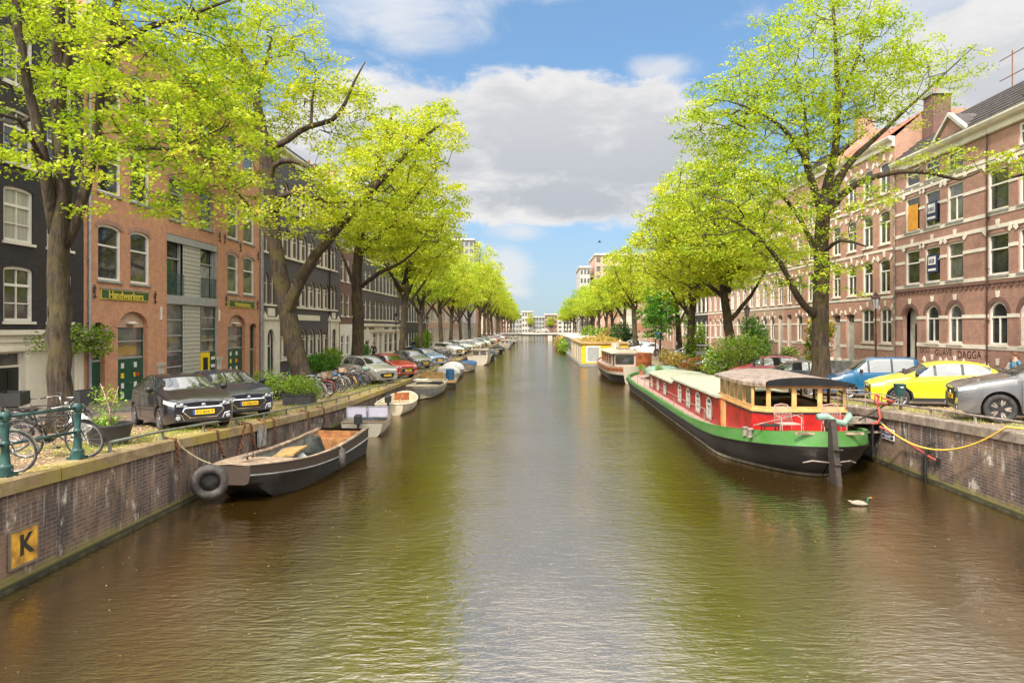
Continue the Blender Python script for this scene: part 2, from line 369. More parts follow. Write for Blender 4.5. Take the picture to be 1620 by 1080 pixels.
# ---------------------------------------------------------------- mesh helpers
class MB:
    def __init__(s): s.v = []; s.f = []; s.m = []; s.mats = []
    def mi(s, m):
        if m is None: m = s.mats[0] if s.mats else 'stone_grey'
        if m not in s.mats: s.mats.append(m)
        return s.mats.index(m)
    def add(s, vs, fs, m=None):
        o = len(s.v); k = s.mi(m); s.v += [tuple(v) for v in vs]
        for f in fs: s.f.append(tuple(i+o for i in f)); s.m.append(k)
    def box(s, x0, x1, y0, y1, z0, z1, m=None):
        s.add([(x0, y0, z0), (x1, y0, z0), (x1, y1, z0), (x0, y1, z0), (x0, y0, z1), (x1, y0, z1), (x1, y1, z1), (x0, y1, z1)],
              [(0, 3, 2, 1), (4, 5, 6, 7), (0, 1, 5, 4), (1, 2, 6, 5), (2, 3, 7, 6), (3, 0, 4, 7)], m)
    def obox(s, c, ax, ay, az_, hx, hy, hz, m=None):
        c = Vector(c); ax, ay, az_ = Vector(ax).normalized()*hx, Vector(ay).normalized()*hy, Vector(az_).normalized()*hz
        vs = [c+ax*i+ay*j+az_*k for k in (-1, 1) for j, i in ((-1, -1), (-1, 1), (1, 1), (1, -1))]
        s.add(vs, [(0, 3, 2, 1), (4, 5, 6, 7), (0, 1, 5, 4), (1, 2, 6, 5), (2, 3, 7, 6), (3, 0, 4, 7)], m)
    def quad(s, a, b, c, d, m=None): s.add([a, b, c, d], [(0, 1, 2, 3)], m)
    def poly(s, pts, m=None): s.add(pts, [tuple(range(len(pts)))], m)
    def prism(s, pts, d, m=None):
        "closed polygon pts extruded by vector d"
        n = len(pts); d = Vector(d); top = [Vector(p)+d for p in pts]
        s.add(list(pts)+top, [tuple(range(n))[::-1], tuple(range(n, 2*n))]+[(i, (i+1) % n, n+(i+1) % n, n+i) for i in range(n)], m)
    def tube(s, pts, r, n=8, m=None, caps=True):
        pts = [Vector(p) for p in pts]
        if not isinstance(r, (list, tuple)): r = [r]*len(pts)
        vs = []; ref = None
        for i, p in enumerate(pts):
            t = (pts[min(i+1, len(pts)-1)]-pts[max(i-1, 0)])
            if t.length < 1e-9: t = Vector((0, 0, 1))
            t.normalize()
            if ref is None:
                ref = t.cross(Vector((0, 0, 1)) if abs(t.z) < .9 else Vector((1, 0, 0))).normalized()
            else:
                ref = (ref - t*ref.dot(t))
                ref = ref.normalized() if ref.length > 1e-6 else t.orthogonal().normalized()
            b = t.cross(ref)
            for k in range(n):
                a = 2*PI*k/n; vs.append(p+ref*(math.cos(a)*r[i])+b*(math.sin(a)*r[i]))
        fs = [(i*n+k, i*n+(k+1) % n, (i+1)*n+(k+1) % n, (i+1)*n+k) for i in range(len(pts)-1) for k in range(n)]
        if caps: fs += [tuple(range(n))[::-1], tuple((len(pts)-1)*n+k for k in range(n))]
        s.add(vs, fs, m)
    def lathe(s, prof, c=(0, 0, 0), axis='Z', n=16, m=None, a0=0):
        "prof: (radius, height) list; closed ends when radius is 0"
        vs = []
        for r, h in prof:
            for k in range(n):
                a = 2*PI*k/n+a0; u, v = r*math.cos(a), r*math.sin(a)
                vs.append({'Z': (c[0]+u, c[1]+v, c[2]+h), 'Y': (c[0]+u, c[1]+h, c[2]+v), 'X': (c[0]+h, c[1]+u, c[2]+v)}[axis])
        fs = [(i*n+k, i*n+(k+1) % n, (i+1)*n+(k+1) % n, (i+1)*n+k) for i in range(len(prof)-1) for k in range(n)]
        if axis == 'Y': fs = [f[::-1] for f in fs]
        s.add(vs, fs, m)
    def grid(s, rows, m=None, closed=False, mf=None):
        "rows: list of equal-length point lists; mf(i,j)->material or None to skip"
        n = len(rows[0]); o = len(s.v)
        s.v += [tuple(p) for r in rows for p in r]
        for i in range(len(rows)-1):
            for j in range(n if closed else n-1):
                mm = mf(i, j) if mf else m
                if mm == 'SKIP': continue
                s.f.append((o+i*n+j, o+i*n+(j+1) % n, o+(i+1)*n+(j+1) % n, o+(i+1)*n+j)); s.m.append(s.mi(mm))
    def mesh(s, name, smooth=False):
        me = bpy.data.meshes.new(name); me.from_pydata(s.v, [], s.f)
        for k in s.mats: me.materials.append(M[k] if isinstance(k, str) else k)
        me.polygons.foreach_set('material_index', s.m)
        if smooth: me.polygons.foreach_set('use_smooth', [True]*len(s.f))
        me.update(); return me
    def build(s, name, parent=None, smooth=False, bevel=0, angle=None):
        o = bpy.data.objects.new(name, s.mesh(name, smooth or angle is not None)); col.objects.link(o)
        if parent is not None: o.parent = parent
        if angle is not None:
            sharp(o.data, angle)
        if bevel:
            b = o.modifiers.new('bevel', 'BEVEL'); b.width = bevel; b.segments = 2; b.limit_method = 'ANGLE'; b.angle_limit = R(35)
        return o
def sharp(me, deg):
    "smooth shading with hard edges over an angle"
    import bmesh
    bm = bmesh.new(); bm.from_mesh(me)
    bmesh.ops.remove_doubles(bm, verts=bm.verts, dist=1e-5)
    for e in bm.edges:
        if len(e.link_faces) == 2 and e.calc_face_angle(0) > R(deg): e.smooth = False
    bm.to_mesh(me); bm.free()
def tag(o, label=None, cat=None, group=None, kind=None):
    if label: o['label'] = label
    if cat: o['category'] = cat
    if group: o['group'] = group
    if kind: o['kind'] = kind
    return o
def thing(name, label, cat, loc=(0, 0, 0), rz=0, group=None):
    o = bpy.data.objects.new(name, None); col.objects.link(o); o.empty_display_size = .3
    o.location = loc; o.rotation_euler = (0, 0, rz); return tag(o, label, cat, group)
def part(name, me, parent, loc=(0, 0, 0), rot=(0, 0, 0)):
    o = bpy.data.objects.new(name, me); col.objects.link(o); o.parent = parent; o.location = loc; o.rotation_euler = rot; return o
def copy_tree(o, parent=None):
    c = o.copy(); col.objects.link(c); c.parent = parent
    for ch in o.children: copy_tree(ch, c)
    return c
def textmesh(txt, size, m, extrude=.004, bold=0):
    cu = bpy.data.curves.new('lettering', 'FONT'); cu.body = txt; cu.size = size; cu.extrude = extrude; cu.align_x = 'CENTER'; cu.align_y = 'CENTER'; cu.offset = bold
    o = bpy.data.objects.new('lettering', cu); col.objects.link(o)
    dg = bpy.context.evaluated_depsgraph_get(); me = bpy.data.meshes.new_from_object(o.evaluated_get(dg))
    bpy.data.objects.remove(o); bpy.data.curves.remove(cu)
    me.materials.clear(); me.materials.append(M[m]); return me
ORD = ['first', 'second', 'third', 'fourth', 'fifth', 'sixth', 'seventh', 'eighth', 'ninth', 'tenth', 'eleventh', 'twelfth', 'thirteenth', 'fourteenth', 'fifteenth', 'sixteenth', 'seventeenth', 'eighteenth', 'nineteenth', 'twentieth', 'twenty-first', 'twenty-second', 'twenty-third', 'twenty-fourth', 'twenty-fifth', 'twenty-sixth']

# ---------------------------------------------------------------- terrain
XL, XR, FL, FR = -8.2, 10.4, -17.2, 21.0       # quay edges and facade lines
YB = 214.0                                      # far bridge
ZLY = [-40, 4, 10.4, 14.9, 17, 19, 21.7, 25, 29.4, 40, 60, 900]; ZLZ = [2.0, 1.95, 1.76, 1.62, 1.5, 1.38, 1.24, 1.08, .92, .82, .78, .78]
ZRY = [-40, 8, 12, 14.6, 19.9, 25, 31, 40, 60, 900]; ZRZ = [2.05, 2.03, 1.95, 1.85, 1.66, 1.36, 1.08, .9, .82, .82]
zl = lambda y: float(np.interp(y, ZLY, ZLZ)); zr = lambda y: float(np.interp(y, ZRY, ZRZ))
YS = sorted(set([-40, 0, 4, 8, 10.4, 12, 13.5, 14.9, 16, 17, 18, 19, 19.9, 21, 21.7, 23, 25, 27, 29.4, 31, 35, 40, 50, 60, 80, 110, 150, 200, 260, 330, 372]))
def strip(name, x0, x1, zf, dz, m, side_drop=None, ys=YS, dz2=None):
    b = MB(); rows = [[(x0, y, zf(y)+dz), (x1, y, zf(y)+(dz if dz2 is None else dz2))] for y in ys]
    b.grid(rows, m)
    if side_drop is not None: b.grid([[(side_drop, y, zf(y)-.5), (side_drop, y, zf(y)+dz)] for y in ys], m)
    return b.build(name)
tag(strip('road_verge', -11.2, XL-.36, zl, -.02, 'litter'), kind='structure')
tag(strip('road', -14.9, -11.2, zl, -.02, 'paving'), kind='structure')
b = MB(); b.grid([[(-15.05, y, zl(y)+.09), (-14.9, y, zl(y)+.09)] for y in YS], 'stone_grey'); b.grid([[(-14.9, y, zl(y)+.09), (-14.9, y, zl(y)-.1)] for y in YS], 'stone_grey'); tag(b.build('kerb'), kind='structure')
tag(strip('pavement', -18.2, -15.05, zl, .09, 'pavement_tile'), kind='structure')
tag(strip('road_verge', XR+.36, 13.0, zr, -.02, 'litter_right'), kind='structure')
tag(strip('road', 13.0, 18.0, zr, -.02, 'paving'), kind='structure')
b = MB(); b.grid([[(18.15, y, zr(y)+.09), (18.0, y, zr(y)+.09)] for y in YS], 'stone_grey'); b.grid([[(18.0, y, zr(y)+.09), (18.0, y, zr(y)-.1)] for y in YS], 'stone_grey'); tag(b.build('kerb'), kind='structure')
tag(strip('pavement', 18.15, 22.0, zr, .09, 'pavement_tile'), kind='structure')
b = MB(); b.quad((XL-.1, -60, 0), (XR+.1, -60, 0), (XR+.1, 372, 0), (XL-.1, 372, 0), 'water')
tag(b.build('water'), kind='structure')
mat('ground', (.2, .18, .13), .95)
b = MB()
for x0, x1, y0, y1, z in ((-3000, -18.2, -200, 372, .72), (22, 3000, -200, 372, .76), (-3000, 3000, 372, 5000, .8)):
    b.quad((x0, y0, z), (x1, y0, z), (x1, y1, z), (x0, y1, z), 'ground')
tag(b.build('ground'), kind='structure')

def quay(side, X, zf, cop, y0, y1, label):
    t = thing('quay_wall', label, 'wall', (0, 0, 0))
    sgn = 1 if side == 'L' else -1          # towards the water
    ys = [y for y in YS if y0 < y < y1]; ys = [y0]+ys+[y1]
    b = MB(); rows = [[(X-.02*sgn, y, -.6), (X-.02*sgn, y, 0.0), (X-.02*sgn, y, zf(y)-.2)] for y in ys]
    b.grid(rows, 'brick_quay')
    b.build('brickwork', t)
    b = MB(); y = y0; rnd = random.Random(3)
    while y < min(y1, 130):
        L = 1.55 if y < 60 else 5.0
        e = min(y+L, y1); g = .012; a, c = zf(y+g), zf(e-g); o = rnd.uniform(-.008, .008); x0, x1 = X-.42*sgn, X+(.05+o)*sgn
        pts = [(x0, y+g, a), (x1-.03*sgn, y+g, a), (x1, y+g, a-.03), (x1, y+g, a-.24), (x0, y+g, a-.24)]
        pts2 = [(p[0], e-g, p[2]-a+c) for p in pts]; n = 5
        b.add(pts+pts2, [(0, 1, 2, 3, 4), (9, 8, 7, 6, 5)]+[(i, (i+1) % n, n+(i+1) % n, n+i) for i in range(n)], cop)
        y = e
    b.box(X-.42*sgn if sgn > 0 else X-.05, X+.05 if sgn > 0 else X+.42, 130, y1, zf(100)-.24, zf(100), cop)
    b.build('coping', t)
    b = MB(); rr = random.Random(5)
    b.box(min(X, X+.04*sgn), max(X, X+.04*sgn), y0, y1, -.3, .05, 'wood_dark' if 'wood_dark' in M else 'wood_old')
    b.build('waterline_beam', t)
    return t
mat('wood_dark', (.05, .045, .02), .9, var=.4, vs=3)
quay('L', XL, zl, 'coping', -10, 372, 'weathered brick quay wall with mossy stone coping on the left bank')
quay('R', XR, zr, 'coping_grey', -10, 372, 'brick quay wall with white lime streaks on the right bank')
# ---------------------------------------------------------------- buildings
def arcpts(u0, u1, z1, rise, n=10):
    "points along an arch from left spring to right spring, apex at z1"
    a = (u1-u0)/2; c = (u0+u1)/2
    return [(c-a*math.cos(PI*i/n), z1-rise+rise*math.sin(PI*i/n)) for i in range(n+1)]
def outline(u0, u1, z0, z1, arch):
    if arch <= 0: return [(u0, z0), (u1, z0), (u1, z1), (u0, z1)]
    return [(u0, z0), (u1, z0)] + arcpts(u0, u1, z1, arch)[::-1]
def wall_with_holes(b, W, z0, z1, ops, m, depth=.22, y=0, ux0=0):
    us = sorted({ux0, W} | {o[0] for o in ops} | {o[1] for o in ops}); zs = sorted({z0, z1} | {o[2] for o in ops} | {o[3] for o in ops})
    us = [u for u in us if ux0 <= u <= W]; zs = [z for z in zs if z0 <= z <= z1]
    for i in range(len(us)-1):
        for j in range(len(zs)-1):
            cu, cz = (us[i]+us[i+1])/2, (zs[j]+zs[j+1])/2
            if any(o[0] < cu < o[1] and o[2] < cz < o[3] for o in ops): continue
            b.quad((us[i], y, zs[j]), (us[i+1], y, zs[j]), (us[i+1], y, zs[j+1]), (us[i], y, zs[j+1]), m)
    for o in ops:
        u0, u1, a0, a1, ar = o[:5]
        if ar > 0:
            pts = arcpts(u0, u1, a1, ar); h = len(pts)//2
            for k in range(h): b.poly([(u0, y, a1), (pts[k][0], y, pts[k][1]), (pts[k+1][0], y, pts[k+1][1])][::-1], m)
            for k in range(h, len(pts)-1): b.poly([(u1, y, a1), (pts[k][0], y, pts[k][1]), (pts[k+1][0], y, pts[k+1][1])][::-1], m)
        ol = outline(u0, u1, a0, a1, ar); n = len(ol)
        for k in range(n):
            p, q = ol[k], ol[(k+1) % n]
            b.quad((p[0], y, p[1]), (p[0], y+depth, p[1]), (q[0], y+depth, q[1]), (q[0], y, q[1]), m)
def ring(b, oo, ii, y0, y1, m):
    n = len(oo)
    for k in range(n):
        p, q, r, s = oo[k], oo[(k+1) % n], ii[(k+1) % n], ii[k]
        b.quad((p[0], y0, p[1]), (q[0], y0, q[1]), (r[0], y0, r[1]), (s[0], y0, s[1]), m)
        b.quad((s[0], y0, s[1]), (r[0], y0, r[1]), (r[0], y1, r[1]), (s[0], y1, s[1]), m)
WCACHE = {}
def window(parent, u0, u1, z0, z1, arch=0, style='sash', frame='paint_white', pane='glass_dark', sill='stone_white', name='window', depth=.12, far=False):
    w_, h_ = round(u1-u0, 2), round(z1-z0, 2); key = (w_, h_, arch, style, frame, pane, sill, depth, far)
    if key not in WCACHE:
        hw = w_/2; t = .1 if w_ > .7 else .07
        if style == 'narrow': t = .055
        oo = outline(-hw, hw, 0, h_, arch); ii = outline(-hw+t, hw-t, t, h_-t, max(0, arch-t*.6) if arch else 0)
        b = MB(); d = depth
        ring(b, oo, ii, d-.06, d+.06, frame)
        def bar_h(z, tt=.035): b.box(-hw+t, hw-t, d-.04, d+.03, z-tt, z+tt, frame)
        def bar_v(x, za, zb_, tt=.03): b.box(x-tt, x+tt, d-.035, d+.03, za, zb_, frame)
        top = h_-t-arch*.25
        if style == 'sash': bar_h(h_*.62)
        elif style == 'sash_v': bar_h(h_*.64, .04); bar_v(0, t, h_*.64-.04); 
        elif style == 'six':
            bar_h(h_*.66, .045); bar_h(h_*.33, .018); bar_v(0, t, h_*.66-.045, .018); bar_v(0, h_*.66+.045, top, .018)
        elif style == 'cross': bar_h(h_*.6, .045); bar_v(0, t, h_*.6-.045, .04); bar_v(0, h_*.6+.045, top, .04)
        elif style == 'grid':
            for k in range(1, 4): bar_h(h_*k/4, .016)
            bar_v(-hw/3, t, top, .016); bar_v(hw/3, t, top, .016)
        elif style == 'bars':
            n = max(2, int(h_/.95)); 
            for k in range(1, n): bar_h(h_*k/n, .03)
        elif style == 'narrow': bar_h(h_*.66, .03)
        bar_mesh = b.mesh('window')
        pm = MB()
        pm.poly([(p[0], d+.01, p[1]) for p in ii], pane)
        sm = None
        if sill:
            sb = MB(); sb.box(-hw-.06, hw+.06, -.07, d-.062, -.09, -.002, sill); sm = sb.mesh('sill')
        WCACHE[key] = (bar_mesh, pm.mesh('pane'), sm)
    f, p, s = WCACHE[key]
    o = part(name, f, parent, ((u0+u1)/2, 0, z0)); q = part('pane', p, o)
    if s and not far: part('sill', s, o)
    return o
def door(parent, u0, u1, z0, z1, m='green_paint', fan=.0, arch=0, name='door', glassy=False, depth=.18, panels=True, frame=None):
    b = MB(); hw = (u1-u0)/2; h = z1-z0; d = depth
    dh = h-fan
    b.box(-hw+.04, hw-.04, d-.03, d+.02, 0, dh-.03, m)
    if panels:
        for k in (0, 1):
            for (a, c) in ((.12, .42), (.5, .92)):
                x0, x1 = (-hw+.14, -.06) if k == 0 else (.06, hw-.14)
                b.box(x0, x1, d-.045, d-.031, dh*a, dh*c, m)
    o = part(name, b.mesh('door'), parent, ((u0+u1)/2, 0, z0))
    fr = MB(); fm = frame or m
    oo = outline(-hw, hw, 0, h, arch); ii = outline(-hw+.05, hw-.05, 0.01, h-.05, max(0, arch-.03) if arch else 0)
    ring(fr, oo, ii, d-.06, d+.03, fm)
    if fan: fr.box(-hw+.05, hw-.05, d-.05, d+.02, dh-.03, dh+.04, fm)
    part('frame', fr.mesh('frame'), o)
    if fan:
        pm = MB(); pm.poly([(p[0], d+.012, p[1]) for p in ([(-hw+.05, dh+.04), (hw-.05, dh+.04)]+ii[2:])], 'glass_dark'); part('pane', pm.mesh('pane'), o)
    hb = MB(); hb.tube([(hw-.2, d-.05, dh*.45), (hw-.2, d-.09, dh*.45), (hw-.2, d-.09, dh*.52), (hw-.2, d-.05, dh*.52)], .012, 5, 'chrome'); part('handle', hb.mesh('handle'), o)
    return o
PANES = ['glass_dark', 'glass_dark', 'glass_mid', 'glass_dark', 'glass_curtain']
class House:
    def __init__(s, side, Ya, Yb, H, name, label, cat='building', group=None, depth=11, inset=0, z=None):
        s.side, s.Ya, s.Yb, s.W, s.H = side, Ya, Yb, abs(Yb-Ya), H
        zf = zl if side == 'L' else zr
        s.z0 = (min(zf(Ya), zf(Yb)) if z is None else z)-.15
        X = FL-inset if side == 'L' else FR+inset
        s.t = thing(name, label, cat, (X, Ya if side == 'L' else Yb, 0), R(90) if side == 'L' else R(-90), group)
        s.D = depth; s.ops = []; s.trim = MB(); s.rnd = random.Random(int(Ya*13)+(1 if side == 'L' else 2))
    def u(s, Y): return Y-s.Ya if s.side == 'L' else s.Yb-Y
    def span(s, Y0, Y1):
        a, b_ = s.u(Y0), s.u(Y1); return (a, b_) if a < b_ else (b_, a)
    def win(s, Y0, Y1, z0, z1, arch=0, style='sash', frame='paint_white', pane=None, sill='stone_white', depth=.12, far=False, name='window'):
        a, b_ = s.span(Y0, Y1); s.ops.append((a, b_, z0, z1, arch))
        window(s.t, a, b_, z0, z1, arch, style, frame, pane or s.rnd.choice(PANES), sill, name, depth, far)
        return a, b_
    def door(s, Y0, Y1, z0, z1, m='green_paint', fan=.5, arch=0, depth=.18, frame=None):
        a, b_ = s.span(Y0, Y1); s.ops.append((a, b_, z0, z1, arch))
        return door(s.t, a, b_, z0, z1, m, fan, arch, depth=depth, frame=frame)
    def hole(s, Y0, Y1, z0, z1, arch=0):
        a, b_ = s.span(Y0, Y1); s.ops.append((a, b_, z0, z1, arch)); return a, b_
    def band(s, z0, z1, m='stone_white', proud=.03, cuts=True, u0=0, u1=None):
        "horizontal stone band, interrupted where openings cross it"
        u1 = s.W if u1 is None else u1; spans = [(u0, u1)]
        if cuts:
            for o in s.ops:
                if o[2] < z1-.01 and o[3] > z0+.01:
                    ns = []
                    for a, c in spans:
                        if o[1] <= a or o[0] >= c: ns.append((a, c)); continue
                        if o[0] > a: ns.append((a, o[0]))
                        if o[1] < c: ns.append((o[1], c))
                    spans = ns
        for a, c in spans:
            if c-a > .03: s.trim.box(a, c, -proud, -.001, z0, z1, m)
    def voussoir(s, a, c, z1, arch, m='stone_white', n=3, ln=.32, wd=.2):
        "wedge stones over an opening"
        cx = (a+c)/2; hw = (c-a)/2+.03
        for k in range(n):
            f = (k/(n-1)*2-1) if n > 1 else 0
            ang = f*R(40); px = cx+f*hw*.98; pz = z1+.06-abs(f)**1.6*(arch if arch else .0)*.9-abs(f)*.02
            dx_, dz_ = math.sin(ang), math.cos(ang)
            w0, w1 = wd*.36, wd*.55
            p = [(px-dz_*w0, -.04, pz+dx_*w0), (px+dz_*w0, -.04, pz-dx_*w0), (px+dz_*w1+dx_*ln, -.04, pz-dx_*w1+dz_*ln), (px-dz_*w1+dx_*ln, -.04, pz+dx_*w1+dz_*ln)]
            s.trim.prism(p, (0, .039, 0), m)
    def brick_arch(s, a, c, z1, arch, m, t=.24, n=12):
        oo = arcpts(a-t, c+t, z1+t, arch+t*.8, n); ii = arcpts(a-.002, c+.002, z1+.002, arch, n)
        for k in range(n): s.trim.prism([(oo[k][0], -.02, oo[k][1]), (ii[k][0], -.02, ii[k][1]), (ii[k+1][0], -.02, ii[k+1][1]), (oo[k+1][0], -.02, oo[k+1][1])], (0, .019, 0), m)
    def finish(s, wallm, roof='flat', cornice='stone_white', trimname='stone_trim', base=None, roofm='tile_dark', pitch=2.6, side_m=None, ground=None, depth=.22, chimney=True):
        "ground=(z, material): other wall finish below z"
        b = MB()
        if ground:
            zg, gm = ground
            lo = [(o[0], o[1], o[2], min(o[3], zg), o[4] if o[3] <= zg else 0) for o in s.ops if o[2] < zg]
            hi = [o for o in s.ops if o[2] >= zg]
            wall_with_holes(b, s.W, zg, s.H, hi, wallm, depth)
            g = MB(); wall_with_holes(g, s.W, s.z0, zg, lo, gm, depth, y=-.012); g.build('ground_floor_wall', s.t)
        else: wall_with_holes(b, s.W, s.z0, s.H, s.ops, wallm, depth)
        sm = side_m or wallm
        for x in (0, s.W): b.quad((x, 0, s.z0), (x, s.D, s.z0), (x, s.D, s.H), (x, 0, s.H), sm)
        b.quad((0, s.D, s.z0), (s.W, s.D, s.z0), (s.W, s.D, s.H), (0, s.D, s.H), sm)
        # dark interior just behind the openings so nothing shows through
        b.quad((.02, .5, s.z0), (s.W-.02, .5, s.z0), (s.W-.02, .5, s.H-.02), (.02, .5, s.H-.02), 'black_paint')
        b.build('wall', s.t)
        r = MB()
        if cornice:
            r2 = MB(); H, W = s.H, s.W
            prof = [(-.05, H-.55), (-.12, H-.5), (-.12, H-.25), (-.3, H-.16), (-.38, H-.02), (-.38, H+.06), (0, H+.06)]
            r2.grid([[(0, p[0], p[1]) for p in prof], [(W, p[0], p[1]) for p in prof]], cornice)
            for x in (0, W): r2.poly([(x, p[0], p[1]) for p in prof]+[(x, 0, H-.55)], cornice)
            r2.build('cornice', s.t)
        if roof == 'flat': r.box(.01, s.W-.01, .0, s.D-.01, s.H+.001, s.H+.12, 'concrete')
        else:
            H, W, D = s.H, s.W, s.D; y1 = min(D/2, pitch*1.15)
            rz = H+pitch
            r.quad((0, -.3, H+.07), (W, -.3, H+.07), (W, y1, rz), (0, y1, rz), roofm); r.quad((0, y1, rz), (W, y1, rz), (W, D-y1, rz), (0, D-y1, rz), roofm)
            r.quad((0, D-y1, rz), (W, D-y1, rz), (W, D, H), (0, D, H), roofm)
            for x in (0, W): r.poly([(x, 0, H), (x, y1, rz), (x, D-y1, rz), (x, D, H)], sm)
            if roofm == 'tile_dark':
                n = int(pitch/.28)
                for k in range(n):
                    f = k/n; yy = -.3+(y1+.3)*f; zz = H+.07+(rz-H-.07)*f
                    r.box(0, W, yy-.02, yy+.03, zz, zz+.05, roofm)
        ro = r.build('roof', s.t)
        if chimney:
            c = MB(); x = s.W*s.rnd.choice([.02, .9]); zt = s.H+(pitch if roof != 'flat' else 0)
            c.box(x, x+.6, 2.2, 3.4, s.H-.1, zt+.9, 'brick_red'); c.box(x-.05, x+.65, 2.15, 3.45, zt+.9, zt+1.0, 'stone_grey')
            for q in (.12, .34): c.lathe([(.09, zt+1.0), (.08, zt+1.35), (0, zt+1.35)], (x+q, 2.8, 0), 'Z', 8, 'terracotta')
            c.build('chimney', ro)
        if s.trim.f: s.trim.build(trimname, s.t)
        return s.t
def anchor(parent, u, z, h=.55):
    b = MB(); b.tube([(u, -.06, z-h/2), (u, -.06, z+h/2)], .022, 5, 'iron_black')
    for k in (-.32, .3): b.tube([(u-.1, -.06, z+h*k-.06), (u-.03, -.06, z+h*k), (u+.03, -.06, z+h*k), (u+.1, -.06, z+h*k-.06)], .018, 5, 'iron_black')
    b.box(u-.03, u+.03, -.06, 0.0, z-.03, z+.03, 'iron_black')
    b.build('wall_anchor', parent)
def downpipe(parent, u, z0, z1, m='zinc', r=.055):
    b = MB(); b.tube([(u, -.09, z0), (u, -.09, z1)], r, 8, m)
    z = z0+1
    while z < z1: b.box(u-.08, u+.08, -.12, 0, z, z+.04, m); z += 2.4
    b.build('drainpipe', parent)

# --- L1 black painted brick house -------------------------------------------------
h = House('L', 18.2, 25.88, 15.6, 'canal_house', 'black painted brick house with white sash windows and a cream ground floor, leftmost building', 'house')
for (a, c) in ((18.75, 20.05), (20.3, 21.6), (22.0, 23.3), (23.95, 25.25)):
    for k, zz in enumerate((4.3, 6.92, 9.5, 12.1)):
        h.win(a, c, zz, zz+1.82, .12, 'six', 'paint_white', 'glass_curtain' if k == 1 and a > 21 else 'glass_dark')
h.door(21.7, 22.88, .95, 3.3, 'black_paint', .48, frame='paint_cream')
h.door(24.6, 25.35, .95, 3.15, 'black_paint', .3, frame='paint_cream')
h.win(18.9, 21.2, 1.7, 3.2, 0, 'cross', 'paint_cream', 'glass_dark')
for (z0, z1, p) in ((3.32, 3.44, .09), (3.62, 3.7, .07), (3.86, 4.0, .16)): h.band(z0, z1, 'paint_cream', p, False)
for uu in (21.55-18.2, 22.9-18.2, 24.45-18.2, 25.55-18.2, 20.9-18.2+.45): h.trim.box(uu-.02, uu+.14, -.07, -.013, .8, 3.32, 'paint_cream')
h.finish('brick_dark', 'pitch', 'paint_white', ground=(4.02, 'paint_cream'))

# --- L2 orange brick building with glass centre -----------------------------------
h = House('L', 25.9, 42.4, 16.6, 'canal_house', 'orange brick building with green doors, a yellow door and a glass block centre bay', 'building')
T2 = h.t
for (a, c) in ((26.72, 28.22), (28.86, 30.3)):
    for z0, z1 in ((5.98, 8.22), (9.45, 11.55), (13.0, 14.9)):
        u0, u1 = h.win(a, c, z0, z1, .2, 'sash', 'paint_white', 'glass_dark', 'stone_grey')
        h.brick_arch(u0, u1, z1, .2, 'brick_brown', .2)
for (a, c) in ((37.9, 39.3), (39.95, 41.5)):
    for z0, z1 in ((6.05, 8.3), (9.1, 11.4), (13.0, 14.9)):
        u0, u1 = h.win(a, c, z0, z1, .2, 'sash', 'paint_white', 'glass_mid', 'stone_grey')
        h.brick_arch(u0, u1, z1, .2, 'brick_brown', .2)
for (a, c) in ((31.9, 33.3), (34.7, 36.2)):
    for z0, z1 in ((9.2, 11.2), (12.95, 14.8)):
        u0, u1 = h.win(a, c, z0, z1, .15, 'sash', 'grey_panel', 'glass_mid', 'stone_grey'); h.brick_arch(u0, u1, z1, .15, 'brick_brown', .2)
# arched entrances
def arched_entry(Y0, Y1, zd, zs, za, sq):
    u0, u1 = h.hole(Y0, Y1, .7, za, za-zs); hw = (u1-u0)/2; cx = (u0+u1)/2
    h.brick_arch(u0, u1, za, za-zs, 'brick_orange', .34)
    b = MB(); b.poly([(p[0], .17, p[1]) for p in ([(u0, zs), (u1, zs)]+arcpts(u0, u1, za, za-zs)[::-1])], 'brick_tan'); b.build('arch_infill', T2)
    f = MB()
    f.box(u0+.03, u1-.03, .2, .26, zd, zd+.08, 'grey_panel'); zmid = (zd+zs)/2+.05
    f.box(u0+.03, u1-.03, .2, .26, zmid, zmid+.06, 'grey_panel'); f.box(u0+.0, u0+.06, .2, .26, zd, zs, 'grey_panel'); f.box(u1-.06, u1, .2, .26, zd, zs, 'green_paint')
    wo_ = f.build('window', T2); g = MB(); g.quad((u0, .24, zd), (u1, .24, zd), (u1, .24, zs), (u0, .24, zs), 'glass_mid'); g.build('pane', wo_)
    d = MB(); d.box(u0, cx-.006, .19, .24, .7, zd, 'green_paint'); d.box(cx+.006, u1, .19, .24, .7, zd, 'green_paint')
    dd = d.build('double_door', T2)
    stz = [(zd-.28-.42*k) for k in range(5)]
    stick = MB()
    for k, z in enumerate(stz):
        if z < .9: continue
        for s_ in (-1, 1):
            x = cx+s_*(.46 if sq else .36)*hw/1.07*1.0
            m = 'yellow_paint' if (s_ < 0 and k == 1) or (s_ > 0 and k == 4) else 'tarp_white'
            if s_ > 0 and k == 1:
                stick.box(x-.12, x+.02, .17, .189, z-.09, z+.09, 'yellow_paint'); stick.box(x-.02, x+.26, .165, .189, z-.07, z+.08, 'hose_red'); continue
            stick.box(x-.1, x+.1, .175, .189, z-.11, z+.11, m)
    stick.build('door_panes', dd)
    hb = MB(); hb.box(cx-.03, cx+.09, .14, .19, 1.75, 1.8, 'chrome'); hb.build('handle', dd)
    l = MB(); l.lathe([(0, -.05), (.24, -.02), (.26, .03), (.12, .08), (0, .1)], (cx, .05, zs+.16), 'Z', 12, 'paint_cream'); l.build('wall_lamp', T2)
arched_entry(28.0, 30.12, 2.78, 4.1, 4.78, True)
arched_entry(37.95, 40.2, 2.9, 4.15, 4.82, False)
